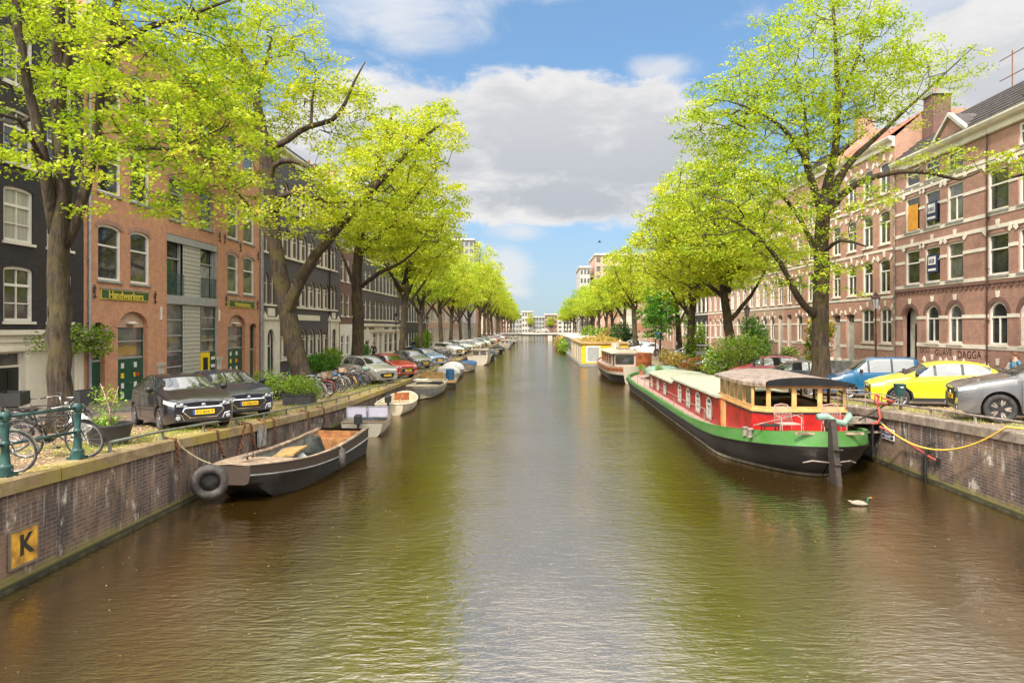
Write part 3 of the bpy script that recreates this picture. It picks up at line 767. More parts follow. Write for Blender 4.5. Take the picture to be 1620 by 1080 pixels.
for (a, c, za) in ((26.35, 27.15, 4.3), (40.85, 41.75, 4.35)):
    u0, u1 = h.hole(a, c, .7, za, .22); h.brick_arch(u0, u1, za, .22, 'brick_orange', .26)
    b = MB(); b.box(u0, u1, .19, .24, .7, 2.75, 'green_paint'); dd = b.build('door', T2)
    b = MB(); b.poly([(p[0], .22, p[1]) for p in ([(u0, 2.75), (u1, 2.75)]+arcpts(u0, u1, za, .22)[::-1])], 'glass_dark'); b.build('pane', dd)
    b = MB(); b.box(u0, u1, .18, .24, 2.75, 2.82, 'grey_panel'); b.box(u0, u0+.05, .18, .24, 2.82, za-.2, 'green_paint'); b.box(u1-.05, u1, .18, .24, 2.82, za-.2, 'green_paint'); b.build('frame', dd)
# centre bay: sunk glass front
cu0, cu1 = h.hole(31.7, 36.75, .7, 8.5, 0)
b = MB(); b.box(cu0, cu1, .02, .2, 8.15, 8.5, 'grey_panel'); b.box(cu0, cu1, -.01, .2, 5.22, 5.63, 'grey_panel'); b.box(cu0, cu0+.08, .05, .2, .7, 8.15, 'grey_panel'); b.box(cu1-.1, cu1, .05, .2, .7, 8.15, 'grey_panel'); b.build('concrete_beam', T2)
b = MB(); g0, g1 = cu0+1.6, cu0+3.35
b.quad((g0, .1, .7), (g1, .1, .7), (g1, .1, 5.22), (g0, .1, 5.22), 'glass_block'); b.quad((g0, .1, 5.63), (g1, .1, 5.63), (g1, .1, 8.15), (g0, .1, 8.15), 'glass_block')
b.build('glass_block_panel', T2)
for (a, c, lo) in ((cu0+.1, g0-.02, .75), (g1+.02, cu1-.12, 2.85)):
    b = MB(); n = 6 if lo < 1 else 4
    for k in range(n+1):
        z = lo+(5.2-lo)*k/n; b.box(a, c, .1, .16, z-.03, z+.03, 'grey_panel')
    b.box(a, a+.06, .1, .17, lo, 5.2, 'green_paint'); b.box(c-.06, c, .1, .17, lo, 5.2, 'green_paint'); f = b.build('window', T2)
    b = MB(); b.quad((a, .14, lo), (c, .14, lo), (c, .14, 5.2), (a, .14, 5.2), 'glass_mid'); b.build('pane', f)
    b = MB(); b.quad((a, .32, 5.63), (c, .32, 5.63), (c, .32, 8.15), (a, .32, 8.15), 'glass_dark'); b.box(a, c, .2, .3, 7.35, 7.42, 'grey_panel')
    if a < g0: b.box(a+.02, a+.75, .24, .3, 5.63, 7.35, 'green_paint')
    else: b.box(a+.05, c-.3, .27, .3, 5.63, 7.3, 'stone_grey')
    b.box(c-.12, c-.04, .18, .3, 5.63, 8.15, 'grey_panel'); b.build('balcony_door', T2)
    b = MB()
    for k in range(15): b.tube([(a+(c-a)*k/14, .04, 5.68), (a+(c-a)*k/14, .04, 6.62)], .012, 4, 'green_iron')
    b.box(a, c, .02, .06, 6.6, 6.65, 'green_iron'); b.box(a, c, .02, .06, 5.66, 5.7, 'green_iron'); b.build('balcony_railing', T2)
b = MB(); x0, x1 = g1+.05, g1+.98
b.box(x0, x1, .08, .13, .75, 2.8, 'yellow_paint'); b.box(x0+.2, x1-.25, .06, .079, 1.0, 1.62, 'black_paint'); b.box(x0+.2, x1-.25, .06, .079, 1.85, 2.55, 'black_paint')
yd = b.build('yellow_door', T2)
b = MB(); b.box(x1-.12, x1-.05, .03, .08, 1.65, 1.72, 'chrome'); b.build('handle', yd)
b = MB(); b.box(x1+.02, cu1-.12, .08, .12, .75, 2.85, 'green_paint')
for z in (1.2, 1.6, 2.0, 2.4): b.box(x1+.12, cu1-.2, .06, .079, z, z+.16, 'stone_white')
b.build('letterbox_panel', T2)
# signs, piers, anchors, plates
for (Y0, Y1, txt, sz, z) in ((26.85, 30.15, 'Handwerkers', .44, 5.43), (38.0, 41.45, 'Vriendenkring', .36, 5.44)):
    a, c = h.span(Y0, Y1); b = MB(); b.box(a, c, -.05, -.002, z-.2, z+.2, 'sign_gold'); b.box(a+.04, c-.04, -.058, -.051, z-.16, z+.16, 'sign_green'); so = b.build('name_board', T2)
    me = textmesh(txt, sz, 'sign_gold', .006, .008); part('lettering', me, so, ((a+c)/2, -.066, z-.02), (R(90), 0, 0))
    b = MB(); b.box(a-.03, c+.06, -.09, -.002, z+.205, z+.25, 'stone_grey'); b.build('board_ledge', T2)
for (u_, z_) in ((.55, 5.5), (4.75, 5.45), (11.75, 5.6), (16.0, 5.5), (11.0, 9.0), (11.6, 9.0), (13.6, 8.75), (16.05, 8.5)): anchor(T2, u_, z_)
for u_ in (5.28, 10.98):
    b = MB(); b.box(u_-.26, u_+.2, -.06, -.002, .7, 2.35, 'concrete_light'); b.box(u_-.3, u_+.24, -.1, -.002, 2.35, 2.5, 'concrete_light'); b.build('stone_pier', T2)
    b = MB(); b.box(u_-.05, u_+.1, -.03, -.002, 4.45, 5.05, 'stone_white'); b.build('wall_plaque', T2)
downpipe(T2, .22, .9, 16); downpipe(T2, 16.42, .9, 16)
h.finish('brick_orange', 'pitch', 'stone_grey', trimname='brick_trim')

# --- L3 mauve-black painted school-like building ----------------------------------
h = House('L', 42.42, 59.4, 16.0, 'canal_house', 'dark mauve painted building with rows of cream round arched windows and two cream portals', 'building')
T3 = h.t
def arcade(Ys, w_, z0, z1, pane='brown_shutter'):
    for y in Ys:
        h.win(y, y+w_, z0, z1, w_/2, 'narrow' if w_ < .8 else 'sash', 'paint_cream', pane, None, .16)
for z0, z1 in ((5.62, 7.6), (8.95, 10.85), (12.2, 14.0)):
    arcade([43.0, 43.95], .72, z0, z1); arcade([46.1+1.8*k for k in range(6)], 1.3, z0, z1); arcade([56.6, 57.65], .8, z0, z1)
arcade([46.1+1.8*k for k in range(6)], 1.3, 2.0, 4.0)
for (z0, z1) in ((2.0, 4.0), (5.62, 7.6), (8.95, 10.85), (12.2, 14.0)):
    for k in range(7):
        u_ = 46.1+1.8*k-42.42-.25; h.trim.box(u_-.12, u_+.12, -.1, -.001, z0, z1-.6, 'paint_cream'); h.trim.box(u_-.2, u_+.2, -.14, -.001, z1-.6, z1-.48, 'paint_cream')
    h.trim.box(3.2, 14.0, -.12, -.001, z0-.16, z0-.02, 'paint_cream')
    if z0 > 5: h.trim.box(.4, 2.6, -.1, -.001, z0-.14, z0-.02, 'paint_cream'); h.trim.box(14.05, 16.2, -.1, -.001, z0-.14, z0-.02, 'paint_cream')
h.trim.box(4.2, 11.4, -.06, -.001, 4.62, 5.02, 'paint_cream'); h.trim.box(1.1, 2.2, -.06, -.001, 4.85, 5.35, 'paint_cream'); h.trim.box(14.7, 15.6, -.06, -.001, 4.85, 5.35, 'paint_cream')
for (p0, p1, d0, d1) in ((.35, 2.9, .8, 1.95), (13.7, 16.4, 14.45, 15.6)):
    u0, u1 = h.hole(42.42+d0, 42.42+d1, .7, 4.0, (d1-d0)/2)
    g = MB(); wall_with_holes(g, p1, .6, 4.6, [(d0, d1, .7, 4.0, (d1-d0)/2)], 'paint_cream', .18, y=-.12, ux0=p0)
    for x in (p0, p1): g.quad((x, -.12, .6), (x, 0, .6), (x, 0, 4.6), (x, -.12, 4.6), 'paint_cream')
    g.box(p0-.08, p1+.08, -.22, -.001, 4.6, 4.78, 'paint_cream')
    for x in (p0, p1-.24): g.add([(x, -.2, 4.78), (x+.24, -.2, 4.78), (x+.24, 0, 4.78), (x, 0, 4.78), (x+.12, -.1, 5.15)], [(0, 1, 4), (1, 2, 4), (2, 3, 4), (3, 0, 4)], 'paint_cream')
    g.build('portal', T3)
    door(T3, d0, d1, .7, 4.0, 'green_paint' if p0 < 1 else 'iron_black', 1.1, (d1-d0)/2, frame='paint_cream')
downpipe(T3, .12, .8, 15.5); downpipe(T3, 13.9, 1, 15.5, 'black_paint')
h.finish('brick_mauve', 'pitch', 'paint_cream', trimname='stone_trim')

def simple(side, Ya, Yb, H, wallm, label, n, rows, style='sash', arch=0, frame='paint_white', gz=None, gm=None, doors=1, ww=.95, trim='stone_white', roof='flat', cornice='stone_white', vous=0, bandrows=(), name='canal_house', far=False, inset=0, groundwin=(1.6, 3.4), doorm='black_paint', roofm='tile_dark', pane=None, garch=0, cat='house'):
    h = House(side, Ya, Yb, H, name, label, cat, inset=inset)
    pitch = (Yb-Ya)/n
    for k in range(n):
        c = Ya+pitch*(k+.5)
        for (z0, z1) in rows:
            a, b_ = h.win(c-ww/2, c+ww/2, z0, z1, arch, style, frame, pane, 'stone_white' if not far else None, far=far)
            if vous: h.voussoir(a, b_, z1, arch, trim, vous)
    dset = {0, n-1} if doors == 2 else ({0 if side == 'R' else n-1} if doors == 1 else set())
    z0 = h.z0+.15
    for k in range(n):
        c = Ya+pitch*(k+.5)
        if k in dset: 
            h.door(c-.5, c+.5, z0+.1, groundwin[1]+.1, doorm, .5, garch, frame=frame)
        else:
            a, b_ = h.win(c-ww/2, c+ww/2, groundwin[0], groundwin[1], garch, style, frame, pane, 'stone_white' if not far else None, far=far)
            if vous: h.voussoir(a, b_, groundwin[1], garch, trim, vous)
    for (z0b, z1b) in bandrows: h.band(z0b, z1b, trim)
    h.finish(wallm, roof, cornice, ground=(gz, gm) if gz else None, roofm=roofm, chimney=not far)
    return h
R4 = [(5.1, 7.1), (8.2, 10.2), (11.2, 13.1)]
simple('L', 59.42, 64.7, 14.8, 'brick_plum', 'narrow plum brick house with white ground floor between two dark buildings on the left bank', 3, R4, gz=4.4, gm='paint_white', ww=1.05, roof='pitch')
# L5 dark with arches and shop front
h = House('L', 64.72, 88.4, 15.6, 'canal_house', 'dark grey building with slim arched windows over a cream shop front', 'shop'); T5 = h.t
for z0, z1 in ((4.95, 7.1), (7.95, 10.1), (11.0, 13.0)):
    for k in range(3): h.win(66.0+1.75*k, 67.1+1.75*k, z0, z1, .5, 'narrow', 'paint_cream', 'glass_mid', None)
    for k in range(7): h.win(71.9+1.75*k, 73.0+1.75*k, z0, z1, .5, 'narrow', 'paint_cream', 'glass_mid', None)
    h.win(85.2, 87.2, z0+.2, z1-.2, 0, 'cross', 'paint_white', 'glass_curtain')
    h.trim.box(1, 6.4, -.08, -.001, z0-.15, z0-.02, 'paint_cream'); h.trim.box(7, 19.4, -.08, -.001, z0-.15, z0-.02, 'paint_cream')
for (a, c) in ((66.0, 67.8), (68.2, 70.2), (76.8, 78.6), (79.2, 81.4), (82, 84), (85.4, 87.4)): h.win(a, c, 1.2, 3.5, 0, 'bars', 'paint_cream', 'glass_dark', None)
h.door(71.5, 73.2, .85, 3.5, 'glass_mid', .5, frame='paint_cream'); h.door(74.4, 75.6, .85, 3.5, 'glass_mid', .5, frame='paint_cream')
h.trim.box(.6, 23, -.3, -.013, 4.25, 4.5, 'paint_cream'); h.trim.box(.6, 23, -.2, -.013, 3.65, 3.8, 'paint_cream')
for a in (1.4, 5, 12, 16, 20): h.trim.box(a, a+2.2, -.05, -.013, 3.88, 4.15, 'green_paint')
h.finish('brick_mauve', 'pitch', 'paint_cream', ground=(4.5, 'paint_cream'))
b = MB(); b.lathe([(0, -.03), (.42, -.03), (.42, .03), (0, .03)], (1.0, -.75, 3.3), 'X', 16, 'stone_white'); b.tube([(1.0, 0, 3.5), (1.0, -.75, 3.72)], .02, 5, 'iron_black'); b.build('hanging_sign', T5)
simple('L', 88.42, 106, 16.2, 'brick_dark', 'dark facade with tall close set white window strips on the left bank', 9, [(4.9, 7.6), (8.4, 11.2), (12, 14.4)], 'sash', ww=1.1, gz=None, doors=1, cat='building')
simple('L', 106.02, 134, 14.5, 'brick_tan', 'long tan brick building with cream gridded windows on the left bank', 11, [(5.0, 7.2), (8.4, 10.6), (11.4, 13)], 'grid', ww=1.8, gz=1.9, gm='concrete_light', groundwin=(2.1, 4.0), far=True, doors=0, cat='building')
simple('L', 134.02, 156, 14.5, 'brick_brown', 'brown brick building with cream gridded windows, beyond the tan one', 9, [(5.0, 7.2), (8.4, 10.6), (11.4, 13)], 'grid', ww=1.8, gz=1.9, gm='concrete_light', groundwin=(2.1, 4.0), far=True, doors=1, cat='building')
h = simple('L', 156.02, 190, 16, 'grey_panel', 'modern grey building with pale lilac upper panels on the left bank', 10, [(11, 13)], 'sash', ww=2.2, far=True, doors=0, groundwin=(1.5, 4.2), cat='building', cornice=None)
b = MB()
for k in range(6): b.box(1+5.4*k, 5.6+5.4*k, -.15, -.002, 5.2, 10.4, 'panel_lilac')
b.build('panel', h.t)
simple('L', 190.02, 204, 13.5, 'brick_orange', 'small orange brick house just before the far bridge on the left bank', 6, R4, far=True)
cols_ = ['brick_tan', 'brick_brown', 'brick_red', 'paint_cream', 'brick_orange', 'brick_mauve']
y = 224
for k in range(9):
    wd = [11, 14, 10, 15, 12, 13, 16, 12, 14][k]
    simple('L', y, y+wd-.05, 13+k % 3, cols_[k % 6], f'far {["tan","brown","red","cream","orange","dark","tan","brown","red"][k]} house beyond the bridge on the left bank, {ORD[k]} after it', 5, R4, far=True, ww=1.3)
    y += wd

# --- R1 brown brick house with white bands ----------------------------------------
h = House('R', 16.0, 40.1, 13.6, 'canal_house', 'brown brick house with white stone bands, estate agent boards and graffiti, rightmost building', 'house'); T1 = h.t
colsR1 = [(37.5, 38.95), (35.6, 37.0), (33.65, 35.0), (30.4, 31.85), (28.35, 29.8), (26.1, 27.55), (23.0, 24.45), (20.8, 22.25), (18.3, 19.7)]
for i, (a, c) in enumerate(colsR1):
    for r_, (z0, z1) in enumerate(((6.5, 8.42), (9.45, 11.4))):
        u0, u1 = h.win(a, c, z0, z1, 0, 'sash_v' if r_ == 1 and i in (1, 2) else 'sash', 'paint_white', 'glass_mid' if i % 3 == 2 else 'glass_dark', 'stone_grey')
        h.brick_arch(u0, u1, z1+.2, .25, 'brick_plum', .2); h.voussoir(u0-.02, u1+.02, z1+.22, .28, 'stone_white', 3, .34, .24)
    if i < 3 or i > 3:
        u0, u1 = h.win(a, c, 12.0, 13.0, 0, 'sash', 'paint_white', 'glass_dark', 'stone_grey')
    if i > 0:
        u0, u1 = h.win(a+.08, c-.08, 3.3, 5.3, .62, 'sash_v', 'paint_white', 'glass_dark' if i != 2 else 'glass_mid', 'stone_white')
        h.brick_arch(u0, u1, 5.3, .62, 'brick_plum', .22); h.voussoir(u0, u1, 5.42, .6, 'stone_white', 1, .3, .26)
        u0, u1 = h.win(a+.1, c-.1, 1.45, 2.25, .0, 'sash_v', 'paint_cream', 'glass_mid', None)
        h.voussoir(u0, u1, 2.32, .12, 'stone_white', 3, .3, .2)
u0, u1 = h.hole(37.75, 39.2, 1.0, 5.25, .7); h.brick_arch(u0, u1, 5.25, .7, 'brick_plum', .22); h.voussoir(u0, u1, 5.36, .6, 'stone_white', 1, .3, .26)
b = MB(); b.box(u0+.62, u1-.05, .35, .42, 1.9, 4.3, 'black_paint'); b.box(u0, u1, .43, .47, 1.0, 5.2, 'concrete_light'); d_ = b.build('front_door', T1)
b = MB()
for k in range(4): b.box(u0+.02, u1-.02, -.28*(4-k)+.4, .34, 1.0+.22*k, 1.0+.22*(k+1)-.001 if k < 3 else 1.88, 'stone_grey')
b.build('door_steps', T1)
for z0, z1 in ((3.08, 3.28), (4.55, 4.72), (6.3, 6.48), (7.7, 7.86), (8.62, 8.8), (9.25, 9.43), (10.55, 10.7), (11.6, 11.76), (11.82, 11.99)): h.band(z0, z1)
for k in range(60):
    x = .2+.4*k
    if x < 24: h.trim.box(x, x+.2, -.05, -.001, 5.95, 6.12, 'brick_plum')
h.band(6.12, 6.2, 'brick_plum', .07, False)
# estate boards, orange panel
for (a, c, z0, z1) in ((35.75, 36.65, 9.75, 10.75), (35.7, 36.6, 7.0, 7.95)):
    p0, p1 = h.span(a, c); b = MB(); b.box(p0, p1, -.1, -.04, z0, z1, 'sign_navy'); q = b.build('estate_board', T1)
    b = MB(); b.box(p0+.12, p1-.12, -.112, -.101, z0+.42, z1-.1, 'tarp_white'); b.box(p0+.1, p1-.1, -.112, -.101, z0+.1, z0+.22, 'tarp_white')
    for k in range(4): b.box(p0+.2+.13*k, p0+.27+.13*k, -.12, -.1125, z0+.5, z0+.72, 'sign_navy')
    b.build('board_panel', q)
p0, p1 = h.span(37.75, 38.7); b = MB(); b.box(p0, p1, .02, .055, 9.55, 10.95, 'panel_orange'); b.build('orange_panel', T1)
# graffiti
for (t_, u_, z_, s_) in (('OCO', 3.1, 2.86, .4), ('GUAVE', 4.8, 2.8, .46), ('DAGGA', 6.9, 2.76, .52), ('w', 8.2, 2.74, .34)):
    part('graffiti', textmesh(t_, s_, 'plastic_black', .002), T1, (u_, -.006, z_), (R(90), R(-2), 0))
# dormer gable
g = MB(); gx0, gx1, gz = 3.9, 6.9, 14.8
g.poly([(gx0, -.02, 13.0), (gx1, -.02, 13.0), (gx1, -.02, 13.6), ((gx0+gx1)/2, -.02, gz), (gx0, -.02, 13.6)], 'brick_brown')
go = g.build('gable', T1); cx_ = (gx0+gx1)/2
g = MB()
for s_ in (-1, 1):
    xe = cx_+s_*(gx1-gx0)/2
    g.prism([(xe+s_*.15, -.16, 13.5), (cx_, -.16, gz+.02), (cx_, -.16, gz+.2), (xe+s_*.15, -.16, 13.68)], (0, .3, 0), 'concrete_light')
    g.quad((xe+s_*.15, .1, 13.66), (cx_, .1, gz+.18), (cx_, 3.2, gz+.18), (xe+s_*.15, 3.2, 13.66), 'tile_dark')
g.build('gable_coping', go)
downpipe(T1, .1, 1, 13.4, 'rail_grey'); downpipe(T1, 8.35, 1, 13.4, 'brown_iron', .035)
h.finish('brick_brown', 'pitch', 'stone_white', roofm='tile_dark', pitch=2.8, chimney=False)
b = MB(); b.box(.5, 1.5, 1.4, 2.4, 13.6, 17.3, 'brick_plum'); b.box(.4, 1.6, 1.3, 2.5, 17.3, 17.45, 'stone_grey'); b.build('chimney', T1)
# scaffold rail on the roof further back
sc = thing('roof_scaffold', 'rusty metal scaffold rails on the roof of the rightmost brown brick house', 'scaffold', (25.4, 33.5, 16.3))
b = MB()
for yy in (-6, -3, 0, 3): b.tube([(0, yy, -.4), (0, yy, 2.6)], .028, 6, 'rust')
for zz in (.5, 1.3, 2.4): b.tube([(0, -7.5, zz), (0, 4, zz)], .025, 6, 'rust')
b.build('rail', sc); b = MB(); b.box(-.4, .4, -4.6, -2.9, 1.55, 1.75, 'rust'); b.box(-.25, .25, -4.2, -3.4, 1.75, 2.3, 'zinc'); b.build('platform', sc)

# --- R2 light red brick -----------------------------------------------------------
h = House('R', 40.12, 49.1, 15.3, 'canal_house', 'salmon red brick house with tall white windows left of the banded brown one', 'house'); T_ = h.t
for (a, c) in ((40.65, 41.95), (42.75, 44.05), (44.95, 46.25), (47.3, 48.6)):
    for z0, z1 in ((6.2, 8.25), (9.15, 11.2), (12.2, 14.1)):
        u0, u1 = h.win(a, c, z0, z1, .2, 'sash_v', 'paint_white', 'glass_dark'); h.voussoir(u0, u1, z1+.04, .2, 'stone_white', 3, .35, .24)
for (a, c) in ((40.5, 41.85), (42.6, 44.2)):
    u0, u1 = h.win(a, c, 3.15, 5.3, .2, 'cross', 'paint_white', 'glass_dark'); h.voussoir(u0, u1, 5.34, .2, 'stone_white', 3, .32, .22)
    h.win(a+.1, c-.1, 1.5, 2.1, .3, 'sash', 'paint_cream', 'glass_mid', None)
for (a, c) in ((45.2, 46.4), (47.3, 48.5)):
    u0, u1 = h.door(a, c, 1.2, 5.0, 'concrete_light', .6, .15), None
    h.voussoir(h.u(c), h.u(a), 5.05, .15, 'stone_white', 3, .32, .22)
for z0, z1 in ((2.75, 2.95), (4.5, 4.66), (5.85, 6.0), (8.7, 8.85), (11.7, 11.85)): h.band(z0, z1)
for u_, in ((.6,), (1.9,), (3.0,), (4.4,)): h.trim.box(u_-.12, u_+.12, -.3, -.001, .9, 2.0, 'stone_white')
h.finish('brick_red', 'pitch', 'stone_white', roofm='tile_red', pitch=1.7)
# railing stoops are parts of later houses; generic right row
spec = [(49.12, 58, 'brick_red', 'rosy brick house with arched doorways behind the big right bank tree', 4, .2, 3, 15.8, 'pitch'),
        (58.02, 66, 'brick_tan', 'tan brick house with black banded base and white window frames on the right bank', 4, .35, 3, 16.2, 'flat'),
        (66.02, 74.5, 'brick_tan', 'pale tan house with round arched windows behind the climbing shrub on the right bank', 4, .45, 0, 15.8, 'flat'),
        (74.52, 84, 'brick_red', 'pink brick house with three white window bands on the right bank', 4, .45, 3, 15.4, 'pitch'),
        (84.02, 93, 'brick_dark', 'dark brick house with white bands on the right bank', 4, .3, 0, 14.4, 'flat'),
        (93.02, 104, 'brick_tan', 'sandy brick house near the lamp on the right bank', 5, .3, 3, 14.8, 'flat')]
for (a, c, m_, lab, n, ar, vo, H_, rf) in spec:
    simple('R', a, c, H_, m_, lab, n, [(6.1, 8.3), (9.2, 11.3), (12.1, 13.8)], 'sash_v', ar, ww=1.15, vous=vo, bandrows=((2.8, 3.0), (4.3, 4.45), (5.7, 5.88), (8.85, 9.0), (11.8, 11.95)), roof=rf, groundwin=(3.05, 5.1), garch=ar, doorm='concrete_light', roofm='tile_dark', doors=2)
simple('R', 104.02, 128, 14.6, 'brick_red', 'long pink brick block with pale blue roof edge on the right bank', 10, [(5.6, 7.4), (8.5, 10.3), (11.3, 13.0)], 'sash', ww=1.2, far=True, groundwin=(2.0, 4.2), doors=2, cornice='mint_paint', bandrows=((5.0, 5.2), (10.8, 10.95)), cat='building')
simple('R', 128.02, 146, 13.6, 'brick_orange', 'orange brick house behind the pale trunked tree on the right bank', 7, R4, far=True, ww=1.2)
simple('R', 146.02, 172, 13.2, 'paint_cream', 'cream painted house on the right bank before the bridge', 9, R4, far=True, ww=1.2)
simple('R', 172.02, 204, 13.8, 'brick_orange', 'last orange brick house before the far bridge on the right bank', 11, R4, far=True, ww=1.2)
y = 224
for k in range(9):
    wd = [12, 13, 11, 15, 12, 13, 15, 12, 14][k]
    simple('R', y, y+wd-.05, 13+(k+1) % 3, cols_[(k+2) % 6], f'far {["red","cream","orange","dark","tan","brown","red","cream","orange"][k]} house beyond the bridge on the right bank, {ORD[k]} after it', 5, R4, far=True, ww=1.3)
    y += wd
# tall modern block far right, tall block far left
def block(x0, x1, y0, y1, z1, m_, lab, fl=10, nm='apartment_block', wm='glass_mid', nx=8):
    t = thing(nm, lab, 'building', ((x0+x1)/2, y0, .8)); b = MB(); hx = (x1-x0)/2; b.box(-hx, hx, 0, y1-y0, 0, z1-.8, m_); b.build('wall', t)
    h_ = (z1-.8)/fl
    for i in range(fl):
        for k in range(nx):
            b = MB(); a = -hx+(2*hx)*(k+.2)/nx; c = -hx+(2*hx)*(k+.8)/nx
            b.box(a, c, -.15, -.01, h_*i+h_*.3, h_*i+h_*.8, wm); b.build('window', t)
    b = MB(); b.box(-hx-.3, hx+.3, -.5, y1-y0, z1-.79, z1-.1, 'concrete_light'); b.build('roof', t); return t
block(20, 38, 236, 262, 29, 'brick_tan', 'tall pinkish modern block rising behind the trees on the right bank', 9)
block(38.3, 46, 230, 262, 27, 'glass_mid', 'glassy blue part of the modern high block on the right', 9, wm='panel_lilac', nx=4)
block(15, 18.6, 240, 262, 25, 'concrete_light', 'slim white balcony tower beside the pinkish modern block', 8, nx=3)
block(-33, -24, 258, 280, 37, 'stone_grey', 'tall pale tower beyond the left bank trees', 13, nx=5)
for k, (x0, x1, z1, m_) in enumerate(((-24, -15, 10, 'brick_tan'), (-14.9, -8.5, 11, 'stone_grey'), (-8.4, -2.4, 12.5, 'concrete_light'), (-2.3, 4, 9.5, 'stone_grey'), (4.1, 11, 11, 'brick_brown'), (11.1, 22, 10, 'concrete_light'))):
    block(x0, x1, 375, 388, z1, m_, f'{ORD[k]} house from the left in the pale row closing the far end of the canal', 4, 'canal_house', nx=4)

# --- far bridge -------------------------------------------------------------------
br = thing('canal_bridge', 'low concrete bridge crossing the canal far away', 'bridge', (0, YB, 0))
b = MB(); b.box(-20, 22, 0, 9, 1.95, 2.35, 'concrete_light'); b.box(-20, 22, .3, 8.7, 1.65, 1.949, 'iron_black'); b.build('deck', br)  # black slab added under the deck; its colour paints the shade beneath
for x in (-5.6, 4.0):
    b = MB(); b.box(x-.7, x+.7, .3, 8.7, -.5, 1.75, 'concrete_light'); b.build('pier', br)
for x0, x1 in ((-20, -7.6), (9.2, 22)):
    b = MB(); b.box(x0, x1, .1, 8.9, -.5, 1.75, 'stone_grey'); b.build('abutment', br)
for yy in (.15, 8.85):
    b = MB(); b.box(-20, 22, yy-.04, yy+.04, 3.15, 3.25, 'rail_grey'); b.box(-20, 22, yy-.04, yy+.04, 2.75, 2.8, 'rail_grey')
    for k in range(29): b.box(-20+1.5*k-.05, -20+1.5*k+.05, yy-.05, yy+.05, 2.35, 3.2, 'rail_grey')
    b.build('railing', br)
# ---------------------------------------------------------------- trees and plants
def leaf_mesh(name, pos, size, m, seed, tilt=.55, flat=.6, tint=None, aspect=.62):
    "pos Nx3 leaf centres -> mesh of pointed leaf quads"
    r = np.random.default_rng(seed); n = len(pos)
    nrm = np.stack([r.normal(0, tilt, n), r.normal(0, tilt, n), np.full(n, flat)+r.normal(0, .15, n)], 1); nrm /= np.linalg.norm(nrm, axis=1)[:, None]
    a = r.uniform(0, 2*PI, n); h = np.stack([np.cos(a), np.sin(a), np.zeros(n)], 1)
    t = h-nrm*np.sum(h*nrm, 1)[:, None]; t /= np.linalg.norm(t, axis=1)[:, None]; bt = np.cross(nrm, t)
    L = (size*r.uniform(.6, 1.25, n))[:, None]; W = L*aspect
    v = np.empty((n, 4, 3)); v[:, 0] = pos-t*L*.5; v[:, 1] = pos+bt*W*.5-t*L*.05-nrm*L*.08; v[:, 2] = pos+t*L*.5-nrm*L*.12; v[:, 3] = pos-bt*W*.5-t*L*.05-nrm*L*.08
    me = bpy.data.meshes.new(name); me.vertices.add(n*4); me.vertices.foreach_set('co', v.reshape(-1).astype(np.float32))
    me.loops.add(n*4); me.loops.foreach_set('vertex_index', np.arange(n*4, dtype=np.int32))
    me.polygons.add(n); me.polygons.foreach_set('loop_start', np.arange(0, n*4, 4, dtype=np.int32)); me.polygons.foreach_set('loop_total', np.full(n, 4, dtype=np.int32))
    me.update(calc_edges=True)
    tn = (np.clip(r.normal(.5, .2, n) if tint is None else tint+r.normal(0, .13, n), 0, 1)).astype(np.float32)
    at = me.attributes.new('tint', 'FLOAT', 'POINT'); at.data.foreach_set('value', np.repeat(tn, 4))
    me.materials.append(M[m]); me.validate(); return me
def sticks_mesh(name, A, B, ra, rb, m='bark', sides=5):
    "frusta from A to B"
    n = len(A); d = B-A; ln = np.linalg.norm(d, axis=1)[:, None]+1e-9; d = d/ln
    up = np.where(np.abs(d[:, 2:3]) < .9, np.array([[0, 0, 1.]]), np.array([[1., 0, 0]])); x = np.cross(d, up); x /= np.linalg.norm(x, axis=1)[:, None]; y = np.cross(d, x)
    an = np.arange(sides)*2*PI/sides; c, s = np.cos(an)[None, :, None], np.sin(an)[None, :, None]
    off = x[:, None]*c+y[:, None]*s; A2 = A-d*ra[:, None]*.35; B2 = B+d*rb[:, None]*.35
    v = np.concatenate([A2[:, None]+off*ra[:, None, None], B2[:, None]+off*rb[:, None, None]], 1).reshape(-1, 3)
    k = np.arange(sides); f = np.stack([k, (k+1) % sides, sides+(k+1) % sides, sides+k], 1)[None]+(np.arange(n)*2*sides)[:, None, None]; f = f.reshape(-1)
    me = bpy.data.meshes.new(name); me.vertices.add(len(v)); me.vertices.foreach_set('co', v.reshape(-1).astype(np.float32))
    me.loops.add(len(f)); me.loops.foreach_set('vertex_index', f.astype(np.int32)); nf = n*sides
    me.polygons.add(nf); me.polygons.foreach_set('loop_start', np.arange(0, nf*4, 4, dtype=np.int32)); me.polygons.foreach_set('loop_total', np.full(nf, 4, dtype=np.int32))
    me.polygons.foreach_set('use_smooth', np.ones(nf, dtype=bool)); me.update(calc_edges=True); me.materials.append(M[m]); return me
def sample_env(env, n, r, clump=1.0):
    out = []; vol = np.array([e[3]*e[4]*e[5]*(e[6] if len(e) > 6 else 1) for e in env]); vol = vol/vol.sum()
    for e, fr in zip(env, vol):
        k = max(3, int(n*fr)); d = r.normal(size=(k, 3)); d /= np.linalg.norm(d, axis=1)[:, None]
        rad = r.uniform(0.08, 1, k)**(1/2.6)*(1+.16*np.sin(d[:, 0]*5+e[0])*np.cos(d[:, 2]*6+d[:, 1]*4+e[2]))
        out.append(np.array(e[:3])+d*rad[:, None]*np.array(e[3:6]))
    return np.concatenate(out)
